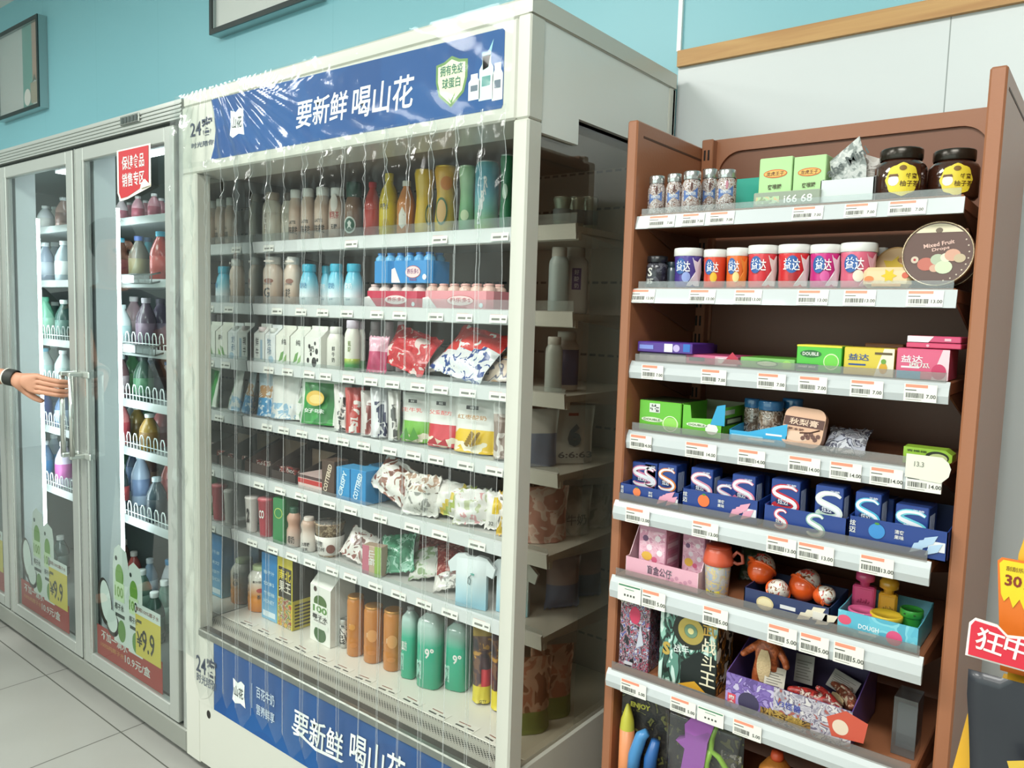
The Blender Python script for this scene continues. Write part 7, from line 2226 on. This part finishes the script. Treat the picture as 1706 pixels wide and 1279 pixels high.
def skin(name, pts, edges, mat, parent=None, root=0, sub=1, **tags):
    """One continuous body: joints (x, y, z, radius) linked by edges."""
    me = bpy.data.meshes.new(name)
    me.from_pydata([p[:3] for p in pts], edges, [])
    o = bpy.data.objects.new(name, me)
    COL.objects.link(o)
    sk = o.modifiers.new('skin', 'SKIN')
    sk.use_smooth_shade = True
    for i, v in enumerate(me.skin_vertices[0].data):
        r = pts[i][3]
        v.radius = r if isinstance(r, tuple) else (r, r)
        v.use_root = i == root
    ss = o.modifiers.new('sub', 'SUBSURF')
    ss.levels = ss.render_levels = sub
    dg = bpy.context.evaluated_depsgraph_get()
    dg.update()
    m2 = bpy.data.meshes.new_from_object(o.evaluated_get(dg))
    bpy.data.objects.remove(o)
    bpy.data.meshes.remove(me)
    m2.name = name
    m2.polygons.foreach_set('use_smooth', [True] * len(m2.polygons))
    m2.materials.clear()
    m2.materials.append(mat)
    o = bpy.data.objects.new(name, m2)
    COL.objects.link(o)
    if parent:
        o.parent = parent
    return tag(o, **tags)


def monster(label, loc, rot, body, belly, sc=1.0, group='toy monsters in the violet tray'):
    t = thing('monster_figure', label, 'toy', loc, rot, group)
    t.scale = (sc, sc, sc)
    P = [(0, 0, .045, .017), (0, 0, .065, .018), (0, .001, .082, .014), (0, -.002, .096, .010), (0, -.010, .104, .009), (0, -.020, .103, .006),
         (-.018, 0, .080, .007), (-.030, -.008, .070, .006), (-.036, -.018, .066, .005), (.018, 0, .080, .007), (.030, -.006, .066, .006), (.034, -.016, .060, .005),
         (-.013, 0, .030, .011), (-.014, -.002, .012, .009), (-.014, -.010, .005, .006), (.013, 0, .030, .011), (.014, -.002, .012, .009), (.014, -.010, .005, .006), (0, .020, .030, .009), (0, .040, .012, .006), (0.006, .055, .006, .003)]
    E2 = [(0, 1), (1, 2), (2, 3), (3, 4), (4, 5), (2, 6), (6, 7), (7, 8), (2, 9), (9, 10), (10, 11), (0, 12), (12, 13), (13, 14), (0, 15), (15, 16), (16, 17), (0, 18), (18, 19), (19, 20)]
    skin('body', P, E2, body, t)
    m = MB()
    vs, fs = [], []
    for j in range(9):
        for i in range(7):
            u, v = i / 3 - 1, j / 8
            vs.append((u * .011 * math.sin(math.pi * (.15 + .7 * v)), -.0195 - .0015 * (1 - u * u), .032 + v * .052))
    fs = [(j * 7 + i, j * 7 + i + 1, j * 7 + i + 8, j * 7 + i + 7) for j in range(8) for i in range(6)]
    m.add(vs, fs, belly, True)
    m.build('belly', t)
    return t


ORG = busy(['#a8542c', '#b8643a', '#944a26'], 90, .5, 1.0)
BEL = pm('#c4ac84', .5, bump=.4, scale=300)
p = at('G', 748, 440, PY + .045)
monster('orange brown toy monster standing upright with pale belly in the violet tray', (p.x + .016, PY + .056, PZ + .012), (0, 0, .1), ORG, BEL, 1.15)
REDM = busy(['#8a2420', '#a8302a', '#6a1c1a', '#b8a89a'], 70, .45, 2.0)
p = at('G', 1010, 500, PY + .04)
monster('dark red toy monster lying on its back in the violet tray', (p.x - .045, PY + .052, PZ + .030), (0, 1.45, -.1), REDM, pm('#b89a8a', .5), .95)
p = at('G', 1150, 520, PY + .05)
monster('brown and cream toy monster lying at the right end of the violet tray', (p.x - .03, PY + .112, PZ + .042), (.3, 1.5, -.5), busy(['#6a3a2a', '#8a4a34', '#c4b49a'], 70, .45, 4.0), BEL, .75)
for i, (x, y, w, h, lean, yaw, lb) in enumerate(((835, 430, .036, .045, .5, .5, 'small white folded leaflet beside the upright toy monster'), (975, 380, .042, .05, .3, -.4, 'grey printed leaflet at the back of the violet tray'), (1140, 440, .05, .035, .7, -.2, 'dull grey leaflet at the right of the violet tray'))):
    Y = PY + (.028, .10, .115)[i]
    p = at('G', x, y, Y)
    m = MB().box(-w / 2, w / 2, 0, .0006, 0, h, pm('#b4b0a8' if i else '#cfcabc', .6))
    for q in range(7):
        m.box(-w * .4, w * (.38 - .1 * (q % 3)), -.0003, 0, h * (.15 + .1 * q), h * (.18 + .1 * q), pm('#7a766e'))
    m.build('leaflet', None, (p.x, Y, max(PZ + .001, p.z - h / 2)), (-lean, .2 * (-1) ** i, yaw), label=lb, cat='leaflet', group='leaflets in the violet tray')
z, yf = GS['G']
X0, X1, h = rect('G', 1398, 1512, 520, yf + .05, z)
w = X1 - X0
t = thing('clear_box', 'empty clear plastic box with grey card at the right end of the seventh rack shelf', 'box', ((X0 + X1) / 2, yf + .05, z + E_))
m = MB().box(-w / 2, w / 2, 0, .05, 0, h, clear('#c4c9cc', .06, .06, .06))
m.build('clear_shell', t)
MB().box(-w * .42, w * .42, .02, .022, .004, h * .82, pm('#5a6064', .5)).build('card', t)

RH = 'on the lowest visible rack shelf'
z, yf = GS['H']
CARD = busy(['#6a6a3a', '#1e1c1e', '#2a2826', '#23211f', '#3a3630'], 50, .4, 2.0)


def water_toy():
    p = at('H', 250, 300, yf + .05)
    t = thing('water_toy', 'yellow, orange and blue toy water shooter ' + RH, 'toy', (p.x + .012, yf + .045, z + E_), (0, 0, .15))
    top = at('H', 300, 130, yf + .045).z - z
    MB().box(-.05, .05, .018, .0195, 0, top, CARD).text('ENJOY', .014, pm('#b8b84a'), (-.01, .0172, top - .02), bold=.04).build('backing_card', t)
    m = MB().lathe([(0, 0), (.014, 0), (.015, .01), (.015, .10), (.0, .10)], pm('#d98a5a', .4), (-.03, 0, .005), seg=18)
    m.lathe([(.015, .105), (.013, .125), (.004, .155), (0, .158)], pm('#b8b440', .4), (-.03, 0, .0), seg=18)
    m.build('orange_barrel', t)
    MB().tube([(-.012, -.008, .01), (-.008, -.01, .06), (.005, -.012, .105), (.016, -.01, .115)], .011, pm('#4a8ac0', .35), 12, rr=[.012, .013, .012, .008]).tube([(.022, -.004, .012), (.024, -.006, .06), (.032, -.004, .10)], .011, pm('#2f62a0', .35), 12, rr=[.013, .013, .009]).build('blue_body', t)


water_toy()


def bubble_gun():
    p = at('H', 690, 420, yf + .05)
    p.z = 0
    top = at('H', 690, 175, yf + .05).z - z
    t = thing('toy_gun', 'violet and lime toy gun in a clear blister ' + RH, 'toy', (p.x, yf + .045, z + E_), (0, 0, .05))
    MB().box(-.075, .075, .022, .0235, 0, top, CARD).box(.03, .072, .0212, .022, .02, .12, busy(['#8a8a80', '#b4b0a0', '#4a4842', '#6a6a3a'], 60, .4, 3.0)).build('backing_card', t)
    V = pm('#a05ab0', .35, coat=.2)
    Gm = pm('#8fc03a', .35, coat=.2)
    GSH = lambda q: [(a * 1.12, b * 1.08 + .03) for a, b in q]
    m = MB().prism(GSH([(-.035, .02), (.005, .02), (.012, .10), (.022, .135), (-.012, .145), (-.03, .12), (-.028, .095), (-.045, .085), (-.028, .075)]), -.004, .016, V)
    m.build('gun_body', t)
    m = MB().tube([(a, .004, b) for a, b in GSH([(.024, .135), (.017, .11), (.016, .085), (.030, .078), (.044, .062), (.047, .042), (.036, .026), (.020, .024), (.010, .038), (.010, .060), (.016, .085)])], .0055, Gm, 10)
    m.build('trigger_guard', t)
    m = MB().ring(.009, .014, pm('#d9d2d8', .3), (-.035, -.006, .022)).tube([(-.02, -.005, .05), (.0, -.005, .075)], .002, pm('#c4b03a'), 6)
    m.build('badge', t)
    MB().pouch(.15, top * .9, .05, lambda u, v, s: clear('#f0f0f2', .03, .08, .02), kind='stand', seed=3, wr=.006).build('clear_blister', t)


bubble_gun()
p = at('H', 1180, 470, yf + .06)
t = thing('plush_toy', 'orange rounded toy with red knob peeping over the lowest visible rack shelf', 'toy', (p.x, yf + .075, z + E_))
H = at('H', 1180, 470, yf + .075).z - z
m = MB().lathe([(0, 0), (.03, 0), (.036, .02), (.036, H * .55), (.030, H * .8), (.016, H * .93), (0, H * .95)], pm('#b8742c', .5, bump=.3, scale=120), seg=26)
m.build('toy_body', t)
MB().lathe([(0, 0), (.010, 0), (.012, .006), (.010, .016), (0, .018)], pm('#c9502c', .4), (0, 0, H * .93), seg=16).build('knob', t)
# ================================================================ shopper at the fridge (only the hand and wrist reach into the picture)
SKIN = pm('#c08a6e', .5, bump=.05, scale=200)
person = thing('person', 'person reaching in from the left edge, hand on the fridge handle, dark wrist strap', 'person', (-1.40, -.42, 0))
PO = Vector((-1.40, -.42, 0))
W_ = Vector((-.880, -.140, 1.130))
A_ = (Vector((-.715, -.052, 1.102)) - W_).normalized()
N_ = Vector((A_.y, -A_.x, 0)).normalized()
U_ = N_.cross(A_).normalized() * -1
if U_.z < 0:
    U_ = -U_


def hp(a, u, n):
    q = W_ + A_ * a + U_ * u + N_ * n - PO
    return (q.x, q.y, q.z)


P, E2 = [], []


def jt(p, r, link=None):
    P.append((p[0], p[1], p[2], r))
    if link is not None:
        E2.append((link, len(P) - 1))
    return len(P) - 1


pel = jt((0, 0, .95), .108)
bel = jt((.01, 0, 1.08), .12, pel)
ch = jt((.02, 0, 1.27), .135, bel)
ut = jt((.01, 0, 1.40), .10, ch)
nk = jt((.018, 0, 1.485), .045, ut)
hd = jt((.040, 0, 1.575), .064, nk)
h2 = jt((.035, 0, 1.645), .090, hd)
h3 = jt((.025, 0, 1.70), .062, h2)
ns = jt((.125, 0, 1.605), .014, hd)
for s in (-1, 1):
    sh = jt((.0, s * .17, 1.40), .058, ut)
    if s > 0:
        el = jt((.235, .20, 1.125), .042, sh)
        f1 = jt((W_.x - PO.x - .12, W_.y - PO.y - .045, 1.132), .037, el)
        wr0 = jt(hp(-.03, 0, 0), (.026), f1)
        wr1 = jt(hp(0, 0, 0), (.0255), wr0)
        pa = jt(hp(.035, -.002, .001), (.030), wr1)
        pb = jt(hp(.070, .002, .004), (.031), pa)
        for k, (u, L) in enumerate(((-.026, .92), (-.009, 1.0), (.010, .98), (.027, .80))):
            k0 = jt(hp(.098, u, .010), .0125, pb)
            k1 = jt(hp(.098 + .044 * L, u * .92 + .001, .017), .0098, k0)
            k2 = jt(hp(.182, u * .9, .0075), .0086, k1)
            k3 = jt(hp(.1985, u * .9, -.013), .0078, k2)
            jt(hp(.190, u * .9, -.034), .0070, k3)
        t0 = jt(hp(.040, -.036, -.004), .0150, pa)
        t1 = jt(hp(.078, -.056, -.010), .0115, t0)
        jt(hp(.112, -.064, -.016), .0090, t1)
    else:
        el = jt((-.02, -.24, 1.13), .042, sh)
        wq = jt((.10, -.25, .93), .028, el)
        hq = jt((.13, -.25, .86), .032, wq)
        for k in range(4):
            a0 = jt((.12 + .02 * k, -.25, .81), .0095, hq)
            jt((.125 + .02 * k, -.247, .765), .008, a0)
        a0 = jt((.16, -.235, .85), .011, hq)
        jt((.175, -.225, .81), .009, a0)
    hip = jt((0, s * .085, .86), .082, pel)
    kn = jt((.02, s * .10, .48), .058, hip)
    an = jt((-.01, s * .10, .10), .042, kn)
    jt((.10, s * .105, .045), .036, an)
skin('body', P, E2, SKIN, person, root=0, sub=2)
SHIRT = pm('#3c4650', .8)
P, E2 = [], []
a = jt((0, 0, .87), .152)
b = jt((.01, 0, 1.06), .146, a)
c = jt((.02, 0, 1.27), .158, b)
d = jt((.008, 0, 1.41), .126, c)
for s in (-1, 1):
    sh = jt((.0, s * .175, 1.408), .088, d)
    jt((.12 if s > 0 else -.012, s * (.185 if s > 0 else .21), 1.265), .070, sh)
skin('shirt', P, E2, SHIRT, person, root=0, sub=2)
TR = pm('#2a2f3a', .8)
m = MB().lathe([(0, .80), (.10, .80), (.145, .84), (.152, .92), (.146, .98), (.0, .98)], TR, seg=24)
m.v = [(q[0] * .86, q[1] * 1.12, q[2]) for q in m.v]
for s in (-1, 1):
    m.tube([(0, s * .085, .92), (.005, s * .09, .80), (.02, s * .098, .48), (0, s * .1, .25), (-.01, s * .10, .09)], .08, TR, 16, rr=[.085, .098, .074, .066, .064])
m.build('trousers', person)
m = MB()
for s in (-1, 1):
    m.lathe([(0, 0), (.052, 0), (.054, .02), (.048, .06), (.04, .075), (0, .078)], pm('#2a2826', .6), (.045, s * .103, .001), seg=20, sq=2.6)
    m.v[-132:] = [((q[0] - .045) * 2.2 + .045, q[1], q[2]) for q in m.v[-132:]]
m.build('shoes', person)
m = MB().lathe([(.088, -.01), (.098, .03), (.088, .065), (.055, .092), (0, .10)], pm('#1c1815', .7), seg=24)
m.lathe([(.05, -.09), (.075, -.04), (.088, .0)], pm('#1c1815', .7), (-.022, 0, 0), seg=24)
m.v = [(q[0] + .010 - .25 * q[2], q[1], q[2] + 1.672 + .22 * q[0]) for q in m.v]
m.build('hair', person)
m = MB()
for s in (-1, 1):
    m.lathe([(0, -.010), (.008, -.006), (.011, 0), (.008, .006), (0, .010)], pm('#2a2220', .3), (.106, s * .030, 1.630), seg=12)
m.build('eyes', person)
m = MB().tube([(.098, -.024, 1.560), (.108, 0, 1.557), (.098, .024, 1.560)], .005, pm('#8a4a42', .5), 8, rr=[.002, .005, .002])
m.build('mouth', person)
m = MB().lathe([(.0275, -.019), (.0295, -.017), (.0295, .017), (.0275, .019)], pm('#22241f', .6), seg=24)
m.lathe([(.0298, -.020), (.0302, -.0185), (.0302, -.0165), (.0298, -.015)], pm('#d9d4c8', .4), seg=24)
q = Vector((0, 0, 1)).rotation_difference(A_).to_matrix().to_4x4()
cpos = Vector(hp(-.012, 0, 0))
m.v = [tuple(q @ Vector(p) + cpos) for p in m.v]
m.build('wrist_strap', person)

# ================================================================ promotion stand at the lower right
YEL = pm('#dba426', .45, coat=.1)
stand = thing('promotion_stand', 'yellow cardboard stand with red and orange cards at the lower right corner', 'stand', (2.24, -.24, 0))
SO = Vector((2.24, -.24, 0))


def sb():
    m = MB()
    m.X = Matrix.Translation(-SO)
    return m


m = sb()
m.prism([(1.93, 0), (2.55, 0), (2.47, 1.07), (2.074, 1.045), (2.062, 1.0), (2.052, .93)], -.262, -.258, YEL)
m.prism([(1.95, 0), (2.53, 0), (2.46, 1.0), (2.08, 1.0)], -.258, -.12, pm('#c9961f', .5))
m.build('cardboard_body', stand)
m = sb()
m.prism([(2.060, 1.078), (2.40, 1.068), (2.40, 1.125), (2.30, 1.118), (2.20, 1.128), (2.112, 1.111), (2.094, 1.108), (2.085, 1.116), (2.066, 1.118), (2.061, 1.112)], -.3015, -.300, pm('#e2dcd6', .5))
m.prism([(2.0625, 1.080), (2.40, 1.070), (2.40, 1.122), (2.30, 1.115), (2.20, 1.125), (2.112, 1.1085), (2.094, 1.1055), (2.085, 1.1135), (2.066, 1.1155), (2.063, 1.110)], -.303, -.3015, pm('#c8273a', .45))
for i, chx in enumerate('狂中大奖'):
    m.text(chx, .023, pm('#e9ded4'), (2.080 + .0225 * i, -.3036, 1.0985 - .0005 * i), (.99, 0, -.12), (.12, 0, .99), bold=.03)
m.box(2.15, 2.17, -.30, -.258, 1.07, 1.09, pm('#b9b4a8', .5))
m.build('red_card', stand)
m = sb()
m.prism([(2.088, 1.06), (2.30, 1.06), (2.32, 1.185), (2.12, 1.176), (2.081, 1.176), (2.0775, 1.172)], -.2705, -.269, pm('#cf6a1e', .45))
m.prism([(2.083, 1.139), (2.086, 1.132), (2.090, 1.138), (2.094, 1.127), (2.099, 1.137), (2.105, 1.124), (2.112, 1.136), (2.12, 1.123), (2.3, 1.13), (2.317, 1.182), (2.12, 1.174), (2.0825, 1.174), (2.0795, 1.170)], -.2715, -.2705, pm('#d9c01e', .45))
m.text('30', .0115, pm('#7a2a14'), (2.0925, -.272, 1.1545), bold=.03)
m.text('元', .0075, pm('#7a2a14'), (2.1055, -.272, 1.1520))
m.text('刮刮乐最高可中', .0048, pm('#7a4a14'), (2.103, -.272, 1.1665))
m.build('orange_card', stand)
m = sb()
m.prism([(2.094, 1.0), (2.30, 1.0), (2.30, 1.24), (2.16, 1.235), (2.112, 1.226), (2.099, 1.205), (2.094, 1.18)], -.262, -.2605, YEL)
m.build('backboard', stand)
m = MB()
m.pouch(.25, .287, .035, lambda u, v, s: pm('#23252c', .38, coat=.15), nu=18, nv=22, kind='stand', seed=5, wr=.004)
m.poly([(-.008, .0), (.012, -.004), (.018, .012), (.002, .018), (-.012, .012)], pm('#c9a83a', .4), (-.072, -.026, .205))
m.poly([(-.006, .0), (.014, -.002), (.012, .014), (-.004, .016)], pm('#9ab83a', .4), (-.062, -.027, .238))
m.disc(.004, pm('#5a3a1a', .4), (-.068, -.0275, .212), n=10)
m.build('hanging_pouch', None, (2.188, -.2945, .775), 0, label='black foil pouch with yellow print hanging under the red card at the lower right', cat='pouch')
# ================================================================ small settling moves so that neighbouring goods do not touch through each other
SETTLE = {
    'large packet with red meat picture and white end, lying tilted on the sixth chiller shelf': (0.0000, 0.0200, 0.0000),
    'crumpled white bag with black print lying on the third chiller shelf': (0.0000, 0.0450, 0.0000),
    'beige and white printed bag lying on the third chiller shelf against the right post': (0.0000, 0.0350, 0.0000),
    'tall blue and white carton on the chiller floor, left one behind': (0.0000, 0.0700, 0.0000),
    'tall white bottle with purple label, seen through the side glass': (0.0000, 0.0300, 0.0000),
    'crumpled brown and white bag on the fifth chiller shelf beside the blue boxes': (0.0000, 0.0100, 0.0000),
    'white capped beige latte bottle on the second chiller shelf, middle one': (0.0000, 0.0300, 0.0000),
    'white pointed bag with green and yellow stripe on the fifth chiller shelf': (0.0000, 0.0150, 0.0000),
    'dark jar with black lid and yellow label on the top rack shelf, right one': (0.0000, 0.0250, 0.0000),
    'cream bottle with dark brown cap on the top chiller shelf, beside the white capped lattes': (0.0000, 0.0200, 0.0000),
    'pale blue shirt shaped pouch on the sixth chiller shelf, the right one behind the post': (0.0000, 0.0050, 0.0000),
    'white pouch with green lettering half behind the green one on the fourth chiller shelf': (0.0000, 0.0150, 0.0000),
    'white bag with bright yellow panel on the fifth chiller shelf': (0.0000, 0.0050, 0.0000),
    'white and orange egg at the left end of the navy tray': (0.0000, 0.0200, 0.0096),
    'largest looking white and orange egg in the middle of the navy tray': (0.0000, 0.0150, 0.0000),
    'white and sky blue yogurt bottle on the second chiller shelf, half hidden back one': (0.0000, 0.0050, 0.0000),
}
for o in list(COL.objects):
    if o.parent is None and o.get('label') in SETTLE:
        o.location += Vector(SETTLE[o['label']])
